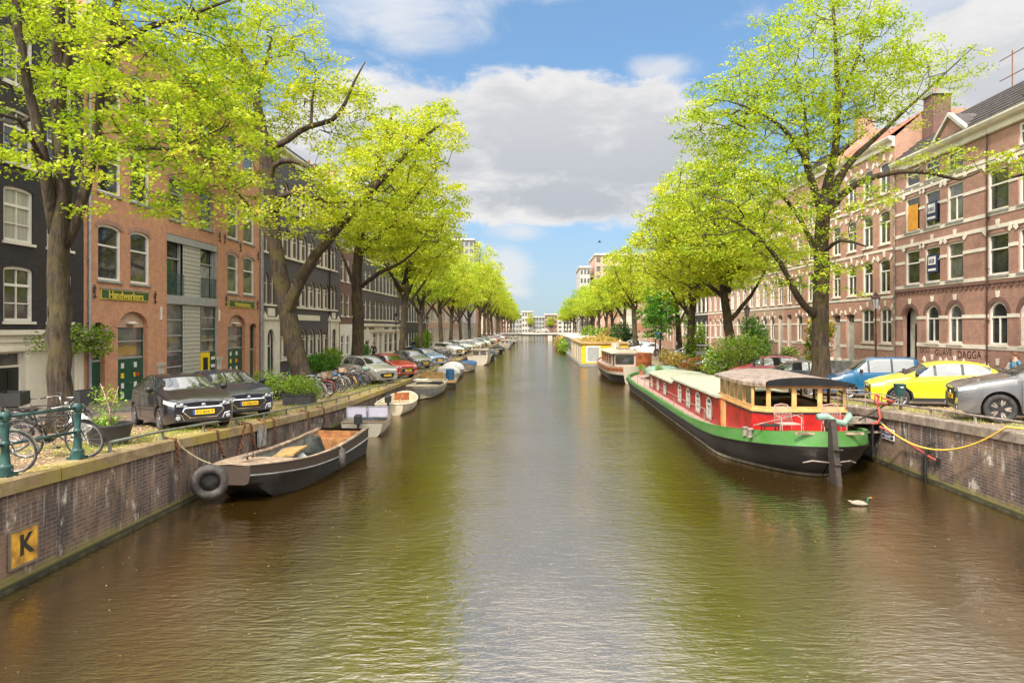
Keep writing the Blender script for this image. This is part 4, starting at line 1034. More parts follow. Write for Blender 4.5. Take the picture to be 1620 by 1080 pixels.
class Tree:
    def __init__(s, seed): s.P = []; s.par = []; s.rad = []; s.r = np.random.default_rng(seed); s.limbs = []; s.seed = seed
    def limb(s, pts):
        "pts: (x,y,z,r); starts at the nearest existing node"
        pts = [np.array(p, float) for p in pts]; par = -1
        if s.P:
            A = np.array(s.P); par = int(np.argmin(np.linalg.norm(A-pts[0][:3], axis=1))); 
        fine = []
        for i in range(len(pts)-1):
            L = np.linalg.norm(pts[i+1][:3]-pts[i][:3]); k = max(1, int(L/.45))
            for j in range(k):
                t = j/k; p0 = pts[max(i-1, 0)]; p1 = pts[i]; p2 = pts[i+1]; p3 = pts[min(i+2, len(pts)-1)]
                q = .5*((2*p1)+(-p0+p2)*t+(2*p0-5*p1+4*p2-p3)*t*t+(-p0+3*p1-3*p2+p3)*t**3); fine.append(q)
        fine.append(pts[-1]); ch = []
        for i, q in enumerate(fine):
            q = q.copy(); 
            if 0 < i < len(fine)-1: q[:3] += s.r.normal(0, min(.02, .1*abs(q[3])), 3)
            s.P.append(q[:3]); s.par.append(par); s.rad.append(abs(q[3])); par = len(s.P)-1; ch.append(q)
        s.limbs.append(ch)
    def fill(s, attr, bias=.35):
        P = np.array(s.P); dist = np.array([np.min(np.linalg.norm(P-a, axis=1)) for a in attr]); s.tips = []
        n0 = len(s.P); cap = n0+len(attr)*7; buf = np.empty((cap, 3)); buf[:n0] = P; n = n0
        R0 = np.array(s.rad)
        for a in attr[np.argsort(dist)]:
            d = buf[:n]-a; dd = np.sqrt((d**2).sum(1)); pen = np.where(d[:, 2] > .25, d[:, 2]*bias*2, 0)
            if n0 <= n: dd2 = dd+pen; dd2[:n0] += np.where(R0 > .28, 3.0, 0)
            j = int(np.argmin(dd2)); L = dd[j]; k = min(6, max(1, int(L/.55))); st = buf[j].copy(); par = j
            mid = (st+a)/2+np.array([0, 0, .12*L])+s.r.normal(0, .07*L, 3)
            for i in range(1, k+1):
                t = i/k; q = (1-t)**2*st+2*t*(1-t)*mid+t*t*a
                if i < k: q = q+s.r.normal(0, .03, 3)
                buf[n] = q; s.P.append(q); s.par.append(par); s.rad.append(0); par = n; n += 1
            s.tips.append(par)
        s.n0 = n0
    def finish(s, name, label, loc, leaf='leaf_lime', per=45, size=.13, spread=.42, group=None, rz=0, twig=.006, flatten=.5, cat='tree', tiltn=.55, exp=.5, extra=1):
        P = np.array(s.P); par = np.array(s.par); n = len(P); acc = np.zeros(n); 
        kids = np.zeros(n, int); np.add.at(kids, par[par >= 0], 1)
        acc[kids == 0] = 1
        for i in range(n-1, 0, -1):
            if par[i] >= 0: acc[par[i]] += acc[i]
        rad = twig*np.maximum(acc, 1)**exp
        idx = np.arange(s.n0, n); A = P[par[idx]]; B = P[idx]
        ra = np.minimum(rad[idx]*1.15, np.where(par[idx] < s.n0, np.array(s.rad+[0])[np.minimum(par[idx], s.n0-1)]*.8+.004, 9)); rb = np.minimum(rad[idx], ra)
        t = thing(name, label, cat, loc, rz, group)
        b = MB(); s.trunk_mesh(b); trunk = b.build('trunk', t, True)
        tw = sticks_mesh('twigs', A, B, ra, rb, 'bark', 4); part('branches', tw, trunk)
        # leaves around tips and fine twigs
        fine = idx[(acc[idx] <= 3)]; T = P[fine]; wgt = np.where(kids[fine] == 0, 1.0, .35)
        cnt = s.r.poisson(per*wgt); rep = np.repeat(np.arange(len(fine)), cnt); k = len(rep)
        off = s.r.normal(size=(k, 3)); off /= (np.linalg.norm(off, axis=1)[:, None]+1e-9); off *= (s.r.uniform(0, 1, k)**.45*spread*s.r.uniform(.6, 1.3, k))[:, None]; off[:, 2] *= flatten
        # drooping sprays: outer leaves of a cluster hang a little
        off[:, 2] -= (off[:, 0]**2+off[:, 1]**2)*.35
        tt = np.clip(s.r.normal(.5, .17, len(fine)), 0, 1)[rep]
        me = leaf_mesh('crown', T[rep]+off, size, leaf, s.seed, tiltn, tint=tt); part('crown', me, t)
        return t
    def trunk_mesh(s, b):
        for ch in s.limbs:
            pts = [q[:3] for q in ch]; rr = [max(.012, abs(q[3])) for q in ch]; n = 14 if rr[0] > .2 else 8
            st = len(b.v); b.tube(pts, rr, n, 'bark', True)
            if rr[0] > .25:
                rn = random.Random(s.seed)
                ph = [rn.uniform(0, 6) for _ in range(3)]
                for i, p in enumerate(pts):
                    for k in range(n):
                        a = 2*PI*k/n; f = 1+.07*math.sin(3*a+ph[0]+i*.15)+.05*math.sin(5*a+ph[1]-i*.3)
                        if i < 3: f += (.35-.13*i)*(.5+.5*math.sin(4*a+ph[2]))
                        v = Vector(b.v[st+i*n+k]); c = Vector(p); b.v[st+i*n+k] = tuple(c+(v-c)*f)
def PW(px, py, Y): return ((px-850)*Y/1080, Y, CAMZ-(py-518)*Y/1080)   # photo coordinates -> world at depth Y (used when measuring)
def limb_px(base, pts):
    "measured outline points (photo x, y, depth, radius) -> tree-local"
    return [tuple(np.array(PW(x, y, Y))-np.array(base))+(r,) for x, y, Y, r in pts]
def env_px(base, ells):
    return [tuple(np.array(PW(x, y, Y))-np.array(base))+tuple(rest) for x, y, Y, *rest in ells]

# left bank, nearest tree
Yt = 17.2; bx = PW(97, 668, Yt); base = (bx[0], Yt, zl(Yt)-.1)
t = Tree(21)
t.limb(limb_px(base, [(97, 690, Yt, .30), (97, 650, Yt, .265), (96, 560, Yt, .255), (95, 470, Yt, .25), (93, 395, Yt, .235), (98, 300, Yt, .19), (94, 200, Yt, .165), (92, 90, Yt, .15), (93, -40, Yt, .13), (99, -220, Yt, .07)]))
t.limb(limb_px(base, [(88, 370, Yt, .16), (74, 290, Yt-.3, .14), (62, 215, Yt-.4, .12), (40, 110, Yt-.5, .1), (25, 10, Yt-.5, .09), (5, -160, Yt, .05)]))
t.limb(limb_px(base, [(100, 390, Yt, .15), (128, 325, Yt+.2, .14), (148, 240, Yt+.4, .12), (165, 120, Yt+.5, .1), (188, -10, Yt+.6, .08), (215, -180, Yt+.6, .04)]))
t.limb(limb_px(base, [(98, 140, Yt, .1), (112, 60, Yt, .09), (118, -60, Yt, .07), (130, -200, Yt, .04)]))
t.limb(limb_px(base, [(152, 100, Yt+.4, .075), (210, 55, Yt-.3, .06), (290, 28, Yt-1.0, .045), (365, 0, Yt-1.4, .025)]))
t.limb(limb_px(base, [(140, 240, Yt+.4, .07), (215, 232, Yt-.4, .05), (270, 236, Yt-.9, .04), (325, 215, Yt-1.2, .02)]))
t.limb(limb_px(base, [(70, 260, Yt-.3, .06), (30, 190, Yt-1.4, .05), (-20, 175, Yt-2.2, .03)]))
t.limb(limb_px(base, [(60, 180, Yt-.4, .06), (15, 195, Yt+1.0, .045), (-50, 160, Yt+2, .03)]))
env = env_px(base, [(190, 40, Yt+.4, 3.4, 3.2, 2.9), (15, 70, Yt+1.6, 3.0, 2.4, 2.7), (255, 130, Yt-.6, 2.3, 2.8, 2.3), (320, 240, Yt-.8, 1.75, 2.2, 1.8, 1.6), (220, 280, Yt-.6, 1.6, 1.8, 1.0, 1.3), (70, 225, Yt-1.8, 1.9, 1.2, .75, 1.6), (340, 60, Yt+.2, 1.3, 2, 1.5), (100, -180, Yt, 4.5, 4, 2.5, .35), (150, 330, Yt-.6, .6, .8, .35, 2)])
t.fill(sample_env(env, 1100, t.r)); t.finish('elm_tree', 'nearest tall elm on the left quay with bright lime leaves over the parked bicycles', base, 'leaf_lime', 74, .11, .44, flatten=.38, tiltn=.45, twig=.0055)

# second, leaning tree
Yt = 33.5; bx = PW(478, 622, Yt); base = (bx[0], Yt, zl(Yt)-.1)
t = Tree(33)
t.limb(limb_px(base, [(483, 630, Yt, .62), (478, 600, Yt, .5), (465, 550, Yt, .45), (453, 490, Yt, .43), (440, 420, Yt, .36), (430, 340, Yt, .31), (423, 260, Yt, .27), (414, 200, Yt, .22), (402, 140, Yt, .19), (388, 95, Yt, .15), (372, 70, Yt, .12), (350, 52, Yt, .08)]))
t.limb(limb_px(base, [(452, 500, Yt, .3), (470, 455, Yt-.4, .27), (500, 405, Yt-.8, .24), (545, 350, Yt-1.4, .2), (590, 300, Yt-1.8, .16), (625, 262, Yt-2, .12), (665, 222, Yt-2, .08), (700, 195, Yt-2, .05)]))
t.limb(limb_px(base, [(430, 340, Yt, .2), (445, 312, Yt-.3, .18), (475, 306, Yt-.8, .15), (515, 318, Yt-1.4, .1), (550, 320, Yt-1.8, .05)]))
t.limb(limb_px(base, [(426, 300, Yt, .15), (432, 262, Yt-.2, .14), (462, 254, Yt-.6, .12), (490, 266, Yt-1, .1), (512, 280, Yt-1.4, .07)]))
t.limb(limb_px(base, [(420, 238, Yt, .17), (455, 222, Yt, .15), (488, 200, Yt, .14), (525, 190, Yt-.2, .12), (545, 165, Yt-.4, .09), (560, 130, Yt-.4, .06), (578, 98, Yt-.4, .03)]))
t.limb(limb_px(base, [(492, 200, Yt, .09), (494, 160, Yt+.3, .07), (500, 110, Yt+.4, .03)]))
t.limb(limb_px(base, [(405, 150, Yt, .12), (418, 110, Yt+.4, .1), (430, 60, Yt+.6, .05)]))
t.limb(limb_px(base, [(436, 400, Yt, .1), (405, 340, Yt+1, .08), (370, 300, Yt+1.6, .04)]))
t.limb(limb_px(base, [(452, 480, Yt, .1), (480, 440, Yt+1.5, .07), (510, 410, Yt+2.4, .03)]))
env = env_px(base, [(430, 130, Yt+1.6, 3.6, 3.0, 3.2, .8), (370, 210, Yt+1.2, 2.6, 2.8, 3.6, .8), (520, 170, Yt+1.0, 2.8, 2.6, 2.1), (450, 40, Yt+.6, 2.2, 2.6, 1.3), (560, 310, Yt-1.4, 2.6, 3.0, 2.0, 1.4), (640, 250, Yt-1.9, 1.9, 2.2, 2.1, 1.3), (470, 350, Yt-1.2, 1.8, 2.2, 1.1, 1.2), (700, 215, Yt-2, 1.0, 1.5, 1.2), (345, 120, Yt+1, 2.3, 2.4, 2.8)])
t.fill(sample_env(env, 1150, t.r)); t.finish('elm_tree', 'tall leaning elm with a forked trunk beside the parked hatchback on the left quay', base, 'leaf_gold', 60, .155, .62, flatten=.38, tiltn=.45, twig=.0085)

# third
Yt = 44.5; bx = PW(566, 598, Yt); base = (bx[0], Yt, zl(Yt)-.1)
t = Tree(47)
t.limb(limb_px(base, [(566, 602, Yt, .5), (566, 570, Yt, .4), (567, 510, Yt, .37), (565, 440, Yt, .32), (570, 380, Yt, .27), (585, 310, Yt, .2), (605, 240, Yt, .14), (620, 180, Yt, .08)]))
t.limb(limb_px(base, [(568, 455, Yt, .16), (600, 432, Yt-.6, .13), (640, 412, Yt-1.2, .08), (672, 380, Yt-1.5, .04)]))
t.limb(limb_px(base, [(570, 400, Yt, .2), (610, 365, Yt-.5, .15), (650, 320, Yt-1.2, .1), (690, 270, Yt-1.6, .05)]))
t.limb(limb_px(base, [(566, 470, Yt, .12), (548, 420, Yt+.6, .1), (530, 380, Yt+.9, .05)]))
env = env_px(base, [(620, 260, Yt+.8, 3.2, 3.2, 3.6, .8), (670, 330, Yt-1, 2.8, 3, 2.6), (600, 370, Yt-.5, 2.6, 3.4, 1.8), (690, 210, Yt-.6, 1.9, 2.2, 2.2), (690, 395, Yt-1, 1.6, 2, 1.1), (555, 330, Yt+.5, 2, 2.6, 2.5)])
t.fill(sample_env(env, 900, t.r)); t.finish('elm_tree', 'third elm on the left quay, standing between the bicycle rack and the silver car', base, 'leaf_gold', 68, .18, .68, flatten=.4, tiltn=.45, twig=.010)

# big tree on the right bank
Yt = 31.0; bx = PW(1300, 600, Yt); base = (bx[0], Yt, zr(Yt)-.1)
t = Tree(58)
t.limb(limb_px(base, [(1302, 630, Yt, .5), (1300, 590, Yt, .4), (1298, 520, Yt, .36), (1300, 450, Yt, .34), (1300, 390, Yt, .31), (1304, 335, Yt, .28), (1312, 280, Yt, .2), (1322, 220, Yt, .17), (1325, 150, Yt, .14), (1322, 80, Yt, .09), (1318, 0, Yt, .05)]))
t.limb(limb_px(base, [(1303, 345, Yt, .2), (1288, 300, Yt-.4, .17), (1270, 245, Yt-.8, .13), (1240, 205, Yt-1.2, .09), (1195, 175, Yt-1.6, .05), (1150, 160, Yt-1.8, .02)]))
t.limb(limb_px(base, [(1306, 330, Yt, .2), (1335, 270, Yt+.3, .17), (1370, 232, Yt+.6, .13), (1410, 195, Yt+.8, .09), (1470, 140, Yt+.9, .05), (1545, 70, Yt+1, .02)]))
t.limb(limb_px(base, [(1304, 350, Yt, .17), (1330, 310, Yt-.3, .16), (1370, 284, Yt-.7, .14), (1420, 272, Yt-1.1, .11), (1475, 274, Yt-1.5, .08), (1515, 284, Yt-1.6, .06), (1550, 272, Yt-1.7, .03)]))
t.limb(limb_px(base, [(1290, 500, Yt, .17), (1262, 470, Yt-.6, .15), (1240, 425, Yt-1.2, .11), (1200, 375, Yt-1.8, .07), (1150, 345, Yt-2.2, .03)]))
t.limb(limb_px(base, [(1325, 170, Yt, .1), (1350, 110, Yt+.4, .08), (1375, 40, Yt+.6, .03)]))
t.limb(limb_px(base, [(1300, 420, Yt, .14), (1265, 345, Yt+1, .11), (1225, 300, Yt+1.6, .07), (1170, 270, Yt+2, .03)]))
t.limb(limb_px(base, [(1278, 260, Yt-.6, .08), (1275, 190, Yt-.2, .06), (1255, 110, Yt, .03)]))
t.limb(limb_px(base, [(1302, 400, Yt, .1), (1330, 380, Yt-1.4, .08), (1370, 390, Yt-2.4, .04)]))
env = env_px(base, [(1300, 120, Yt, 4.2, 4, 3.4), (1215, 200, Yt-.8, 4.1, 3.6, 3.0), (1160, 320, Yt-1.6, 3.3, 3.4, 2.4, 1.4), (1150, 190, Yt-1, 2.2, 2.4, 1.8), (1410, 130, Yt+.6, 2.9, 2.8, 2.2), (1500, 105, Yt+.9, 1.9, 1.6, 1.2, .8), (1460, 255, Yt-1.3, 2.6, 1.6, .8, .9), (1240, 420, Yt-1, 2.2, 3, 1.5), (1330, 20, Yt+.2, 2.8, 2.6, 1.2), (1340, 330, Yt-1, 1.8, 2.4, 1.6), (1565, 255, Yt-1.6, 1.1, 1.0, .7, .8), (1150, 200, Yt-1.4, 1.8, 2, 1.4), (1350, 440, Yt-2, 1.1, 1, 1.0, .7)])
t.fill(sample_env(env, 2500, t.r)); t.finish('elm_tree', 'huge spreading elm on the right quay behind the red and green barge', base, 'leaf_lime', 46, .13, .5, flatten=.38, tiltn=.45, twig=.0068)

# shared row trees
def row_tree(seed, leaf, H=18.5, rx=5.2, lean=1.0, n=330, per=50, size=.27, spread=1.0, tr=.36, fork=6.0, trunk_x=0):
    t = Tree(seed); r = t.r
    t.limb([(0, 0, -.1, tr*1.3), (0, 0, .6, tr), (.15*lean, 0, 3, tr*.9), (.3*lean, .1, fork, tr*.8), (.6*lean, 0, fork+3, tr*.6), (.9*lean, -.1, H*.75, tr*.3), (1.1*lean, 0, H*.93, .04)])
    for k in range(5):
        a = k*2*PI/5+r.uniform(-.3, .3); z0 = fork-1+k*.7; L = rx*r.uniform(.6, .85)
        t.limb([(.2*lean, 0, z0, tr*.5), (.2*lean+math.cos(a)*L*.4, math.sin(a)*L*.4, z0+1.8, tr*.36), (.4*lean+math.cos(a)*L*.8, math.sin(a)*L*.8, z0+4.0, tr*.18), (.5*lean+math.cos(a)*L, math.sin(a)*L, z0+6.0, .03)])
    cz = (fork+1.5+H)/2; rz_ = (H-fork-1.2)/2
    env = [(.9*lean, 0, cz+.6, rx*.8, rx*.9, rz_), (1.6*lean, .6, cz-1.6, rx*.85, rx*.8, rz_*.62), (.2*lean, -1.2, cz-1.2, rx*.85, rx*.7, rz_*.6), (1.2*lean, 1.0, cz+2.0, rx*.5, rx*.6, rz_*.66)]
    t.fill(sample_env(env, n, r)); return t, leaf, per, size, spread
def place_row(side, specs, kinds, group):
    protos = {}
    for i, (x, y, k, sc, rz, lab) in enumerate(specs):
        zf = zl if side == 'L' else zr; loc = (x, y, zf(y)-.05)
        if k not in protos:
            t, leaf, per, size, spread = kinds[k](); o = t.finish('elm_tree', lab, loc, leaf, per, size, spread, group, rz, twig=.014)
            protos[k] = o
        else:
            o = copy_tree(protos[k]); o.location = loc; o.rotation_euler = (0, 0, rz); o['label'] = lab
        o.scale = (sc[0], sc[0], sc[1]) if isinstance(sc, tuple) else (sc, sc, sc)
kinds = {'a': lambda: row_tree(71, 'leaf_gold', 18.5, 5.0, 1.2), 'b': lambda: row_tree(72, 'leaf_lime', 18, 5.4, 1.5), 'c': lambda: row_tree(73, 'leaf_gold', 19.5, 4.6, .8),
         'n': lambda: row_tree(74, 'leaf_gold', 18.5, 5.0, 1.3, 760, 52, .25, .68, .36, 6.5), 'g': lambda: row_tree(75, 'leaf_lime', 15, 4.8, 1.2)}
L_ = lambda n: f'{n} lime green elm on the left quay, counted from the camera'
place_row('L', [(-11.4, 57, 'n', (.82, .84), .2, 'fourth elm on the left quay, beside the red car, with a straight mossy trunk'), (-12.3, 71, 'b', (.8, .76), 1.0, L_('fifth')), (-11.6, 83, 'n', (.78, .74), 2.4, L_('sixth')),
    (-12.2, 96, 'c', (.8, .74), .4, L_('seventh')), (-12, 108, 'a', .76, 3.0, L_('eighth')), (-11.9, 121, 'b', .84, 4.1, L_('ninth')), (-11.4, 134, 'c', 1.0, 5.0, L_('tenth')), (-11.5, 148, 'a', .96, 1.4, L_('eleventh')),
    (-11.5, 162, 'c', 1.0, 2.2, L_('twelfth')), (-11.5, 177, 'b', .95, 3.3, L_('thirteenth')), (-11.5, 192, 'a', .9, .5, L_('fourteenth')), (-11.5, 206, 'c', .82, 1.8, L_('fifteenth')),
    (-11.8, 235, 'b', .85, 2.0, L_('sixteenth')), (-11.8, 252, 'a', .85, 4.0, L_('seventeenth')), (-11.8, 270, 'c', .8, 5.0, L_('eighteenth')), (-11.8, 292, 'b', .8, .5, L_('nineteenth')), (-11.8, 315, 'a', .8, 1.9, L_('twentieth')), (-11.8, 340, 'c', .75, 1.1, L_('twenty-first')), (-4.0, 373, 'c', .55, 1.1, 'yellow green elm at the far end of the canal, left of its middle')],
    kinds, 'elms along the left quay')
Rr = lambda n: f'{n} elm in the row along the right quay, counted from the camera'
kinds2 = {'n': lambda: row_tree(81, 'leaf_gold', 14.2, 6.0, -1.5, 1250, 56, .19, .68, .34, 4.9), 'a': lambda: row_tree(82, 'leaf_lime', 14.5, 4.8, -1.0), 'b': lambda: row_tree(83, 'leaf_gold', 17, 5.2, -.8), 'g': lambda: row_tree(84, 'leaf_lime', 14, 5.0, -1.6)}
place_row('R', [(12.6, 44, 'n', (.98, .93), .3, 'second elm on the right quay, rising behind the flowering bush'), (12.6, 56.5, 'n', (.95, .9), 2.0, 'third elm on the right quay, its trunk wrapped in ivy'), (14.2, 68, 'a', (.8, .72), .5, Rr('fourth')),
    (13.0, 90, 'b', (1.0, .84), .1, 'tall pale trunked elm on the right quay behind the yellow houseboat'), (13.2, 104, 'a', .85, 2.2, Rr('sixth')), (13, 117, 'g', .86, 1.1, Rr('seventh')), (13, 130, 'a', .86, 4.0, Rr('eighth')),
    (13, 143, 'g', .86, 5.0, Rr('ninth')), (13, 156, 'a', .86, .9, Rr('tenth')), (13, 169, 'b', .72, 3.1, Rr('eleventh')), (13, 182, 'g', 1.0, 2.7, Rr('twelfth')), (13, 196, 'a', .95, 1.9, Rr('thirteenth')),
    (13.4, 235, 'g', .95, .4, Rr('fourteenth')), (13.4, 255, 'a', .95, 2.4, Rr('fifteenth')), (13.4, 278, 'b', .75, 3.6, Rr('sixteenth')), (13.4, 305, 'g', .9, 4.4, Rr('seventeenth')), (13.4, 335, 'a', .85, 5.2, Rr('eighteenth')), (7.5, 373, 'a', .6, 5.2, 'lime elm closing the far end of the canal, right of its middle')],
    kinds2, 'elms along the right quay')
# small darker young tree on the right quay
t = Tree(91); t.limb([(0, 0, -.1, .12), (0, 0, 2, .09), (.1, 0, 4, .05), (.1, 0, 6.2, .02)])
t.fill(sample_env([(0, 0, 4.2, 2.0, 1.9, 1.7), (0, 0, 5.6, 1.3, 1.3, 1.5)], 160, t.r)); t.finish('young_tree', 'small dark green young tree on the right quay by the silver van', (11.9, 66, zr(66)-.05), 'leaf_green', 46, .22, .5)
t = Tree(92); t.limb([(0, 0, -.1, .12), (0, 0, 2, .09), (.1, 0, 5, .06), (.1, 0, 8.2, .02)])
t.fill(sample_env([(0, 0, 4.0, 1.5, 1.5, 2.6), (0, 0, 6.6, 1.1, 1.1, 2.2)], 150, t.r)); t.finish('young_tree', 'slender upright green tree on the right quay near the blue parking sign', (13.5, 78, zr(78)-.05), 'leaf_green', 46, .24, .5)
# overhanging foliage tip from a tree outside the frame, far right
t = Tree(93); bt = (17.4, 22.5, zr(22.5)-.1)
t.limb([(1.2, -2.5, -.1, .4), (1.2, -2.5, 4, .33), (.6, -1.6, 8, .25), (-.3, -.2, 9.8, .12), (-1.0, .6, 10.6, .05)])
t.limb([(.6, -1.6, 8, .14), (-.4, -.6, 7.9, .09), (-1.6, .4, 7.7, .04)])
t.fill(sample_env([(-.6, .2, 8.2, 1.5, 1.4, .7), (.4, -.4, 9.9, 1.4, 1.4, 1.0), (1.2, -2, 11, 3, 3, 2.5)], 260, t.r)); t.finish('elm_tree', 'elm at the right frame edge, only a few green leaf sprays show', bt, 'leaf_fresh', 46, .15, .45)

# ---------------------------------------------------------------- shrubs, pots
def shrub(name, label, loc, ells, leaf, n=1200, size=.1, seed=1, cat='shrub', parent=None, flowers=None, stems=True, group=None, tilt=.9):
    r = np.random.default_rng(seed)
    if parent is None: t = thing(name, label, cat, loc, 0, group)
    else: t = parent
    pos = sample_env(ells, n, r); pos += r.normal(0, size*.5, pos.shape)
    cl = np.clip(r.normal(.5, .2, n), 0, 1)
    # clump structure: drop leaves in noise gaps
    q = np.sin(pos[:, 0]*6.1+seed)+np.sin(pos[:, 1]*5.3+seed*2)+np.sin(pos[:, 2]*7.7+seed*3); pos = pos[q > -1.2]
    part('foliage', leaf_mesh('foliage', pos, size, leaf, seed, tilt), t, loc if parent is not None else (0, 0, 0))
    if flowers:
        fm, fn, fs = flowers; p2 = sample_env([tuple(e[:3])+tuple(x*1.05 for x in e[3:6]) for e in ells], fn*4, r); k = r.integers(0, len(p2), fn); p3 = np.repeat(p2[k], 9, 0)+r.normal(0, fs*.6, (fn*9, 3))
        part('blossom', leaf_mesh('blossom', p3, fs, fm, seed+1, 1.0), t, loc if parent is not None else (0, 0, 0))
    if stems:
        k = max(4, n//90); A = np.zeros((k, 3)); A[:, :2] = r.normal(0, .08, (k, 2)); B = sample_env(ells, k, r)[:k]; A = A[:len(B)]; C = (A+B)/2+np.array([0, 0, .15])+r.normal(0, .05, B.shape)
        part('stems', sticks_mesh('stems', np.concatenate([A, C]), np.concatenate([C, B]), np.full(2*len(A), .013), np.full(2*len(A), .007), 'twig', 4), t, loc if parent is not None else (0, 0, 0))
    return t
z_ = zl(31)
shrub('shrub', 'leafy green shrub at the foot of the leaning elm, left quay', (-11.6, 30.4, zl(30.4)), [(0, 0, .55, .95, .9, .6), (.8, .3, .4, .8, .7, .5), (-.7, .5, .75, .6, .6, .6)], 'leaf_shrub', 4200, .10, 3)
shrub('shrub', 'low dark green ground shrub in front of the mauve building', (-15.9, 49.5, zl(49)+.05), [(0, 0, .7, .8, 2.2, .75), (.1, 2.4, .6, .7, 1.5, .55)], 'leaf_green', 3200, .15, 4)
shrub('shrub', 'pale green bush beside the dark one by the mauve building wall', (-15.9, 52.8, zl(49)+.05), [(0, 0, .9, .8, 1.3, .85)], 'leaf_shrub', 1800, .15, 5)
shrub('shrub', 'clipped green bush against the white house front, left bank', (-16.3, 63.5, zl(60)+.05), [(0, 0, .9, .8, .8, .85)], 'leaf_green', 1500, .16, 6)
shrub('shrub', 'bright green pair of bushes by the dark striped facade', (-16.0, 96, zl(96)+.05), [(0, -1.6, 1.4, 1, 1.8, 1.3), (0, 2.2, 1.6, 1, 1.6, 1.4)], 'leaf_shrub', 2600, .24, 7)
o = shrub('wisteria', 'wisteria with lilac blossom climbing the cream front of the black house', (-16.75, 23.9, 3.6), [(0, .9, .1, .28, 1.0, .55, 2), (0, -.9, .0, .2, 1.0, .3), (0, .1, -1.1, .22, .4, .9), (.05, 2.1, .0, .45, .75, .6, 2)], 'leaf_shrub', 1900, .12, 8, 'climber', flowers=('flower_lilac', 70, .06))
b = MB(); b.tube([(-.05, .3, -2.7), (0, .25, -1.8), (-.05, .3, -.9), (.03, .2, .1), (0, 1.3, .3), (.05, 2.1, .1)], [.05, .045, .04, .035, .025, .015], 6, 'twig'); b.tube([(.02, .2, .0), (.02, -.8, .15), (.02, -1.7, .1)], [.03, .02, .012], 5, 'twig'); b.build('stem', o)
# right bank greenery
shrub('bush', 'large rounded bush with small white flowers on the right quay behind the barge', (11.6, 40.5, zr(40.5)), [(0, 0, 1.5, 1.7, 1.5, 1.2), (1.2, 1, 1.9, 1.3, 1.2, 1.1), (-1.0, -.5, 1.0, 1.1, 1, 1.0)], 'leaf_shrub', 7500, .13, 9, flowers=('flower_white', 90, .06))
shrub('shrub', 'shrub covered in yellow blossom against the brick house, right bank', (18.6, 44.8, zr(44)+.1), [(0, 0, 2.9, .8, 1.3, 1.0), (0, 1.0, 1.6, .7, .8, 1.2)], 'leaf_green', 2400, .15, 10, flowers=('flower_yellow', 260, .11))
shrub('climber', 'dark green climber against the rosy brick houses on the right bank', (19.6, 60.5, zr(55)+.1), [(0, 0, 2.2, .9, 1.2, 1.5), (0, 2.4, 2.8, .8, 1.3, 1.6), (0, -1.6, 1.4, .6, .7, 1.0)], 'leaf_green', 4200, .2, 12, 'climber', flowers=('flower_white', 50, .09))
shrub('climber', 'light green ivy wrapped around the third right bank elm trunk', (12.6, 56.3, zr(56)), [(0, 0, 1.4, .55, .55, 1.5), (0, 0, 3.6, .5, .5, 1.6)], 'leaf_shrub', 2200, .17, 13, 'climber')
shrub('bush', 'tall dark green bush on the right quay behind the yellow houseboat', (12.2, 100, zr(90)), [(0, 0, 2.0, 1.9, 1.6, 2.0), (1.6, .5, 1.7, 1.2, 1.2, 1.6)], 'leaf_dark', 3600, .3, 14)
shrub('bush', 'green shrub with gold edge beside the dark bush, right quay', (11.3, 118, zr(90)), [(0, 0, 1.7, 2.2, 1.8, 1.6), (-2.4, 0, 1.9, 1.6, 1.5, 1.7)], 'leaf_shrub', 3000, .32, 15)
shrub('bush', 'autumn toned bush between the dark bush and the green shrub', (11.2, 108, zr(90)), [(0, 0, 1.6, 1.5, 1.4, 1.5)], 'leaf_autumn', 1800, .3, 16)
shrub('shrub', 'dry yellow green flower bed on the right quay behind the cabin cruiser', (11.6, 57, zr(55)), [(0, 0, .6, .8, 2.6, .6), (-.2, 3, .8, .7, 2, .7)], 'leaf_autumn', 2600, .16, 17)
shrub('shrub', 'mixed plants on the quay edge above the cabin cruiser stern', (11.3, 48.5, zr(48)), [(0, 0, .6, .7, 2.0, .6)], 'leaf_autumn', 1800, .13, 18)
shrub('shrub', 'narrow columnar yellow green conifer on the right pavement', (17.9, 75, zr(75)+.1), [(0, 0, 1.9, .55, .55, 1.9)], 'leaf_shrub', 1500, .2, 19)
shrub('shrub', 'small green bush by the doorway of the tan house on the right', (19.4, 52.6, zr(52)+.1), [(0, 0, .9, .8, .9, .8)], 'leaf_shrub', 1300, .16, 20)
# grass tufts along both quays
def tufts(side, n, y0, y1, x0, x1, seed):
    r = np.random.default_rng(seed); c = np.stack([r.uniform(x0, x1, n//14), r.uniform(y0, y1, n//14)], 1); k = r.integers(0, len(c), n)
    xy = c[k]+r.normal(0, .14, (n, 2)); zf = zl if side == 'L' else zr
    A = np.column_stack([xy, np.interp(xy[:, 1], *( (ZLY, ZLZ) if side == 'L' else (ZRY, ZRZ)))-.03]); B = A+np.column_stack([r.normal(0, .035, (n, 2)), r.uniform(.05, .13, n)])
    m_ = sticks_mesh('grass', A, B, np.full(n, .006), np.full(n, .001), 'grass', 3); o = bpy.data.objects.new('grass', m_); col.objects.link(o); tag(o, kind='stuff', label='tufts of yellow green grass along the quay edge', cat='grass')
mat('grass', (.30, .36, .04), .8, var=.3, vs=2)
tufts('L', 3000, 13, 24, -9.6, -8.5, 5); tufts('L', 7000, 24, 60, -10.4, -8.5, 8); tufts('R', 4000, 14, 50, 10.7, 12.2, 6)
shrub_l = np.random.default_rng(9)
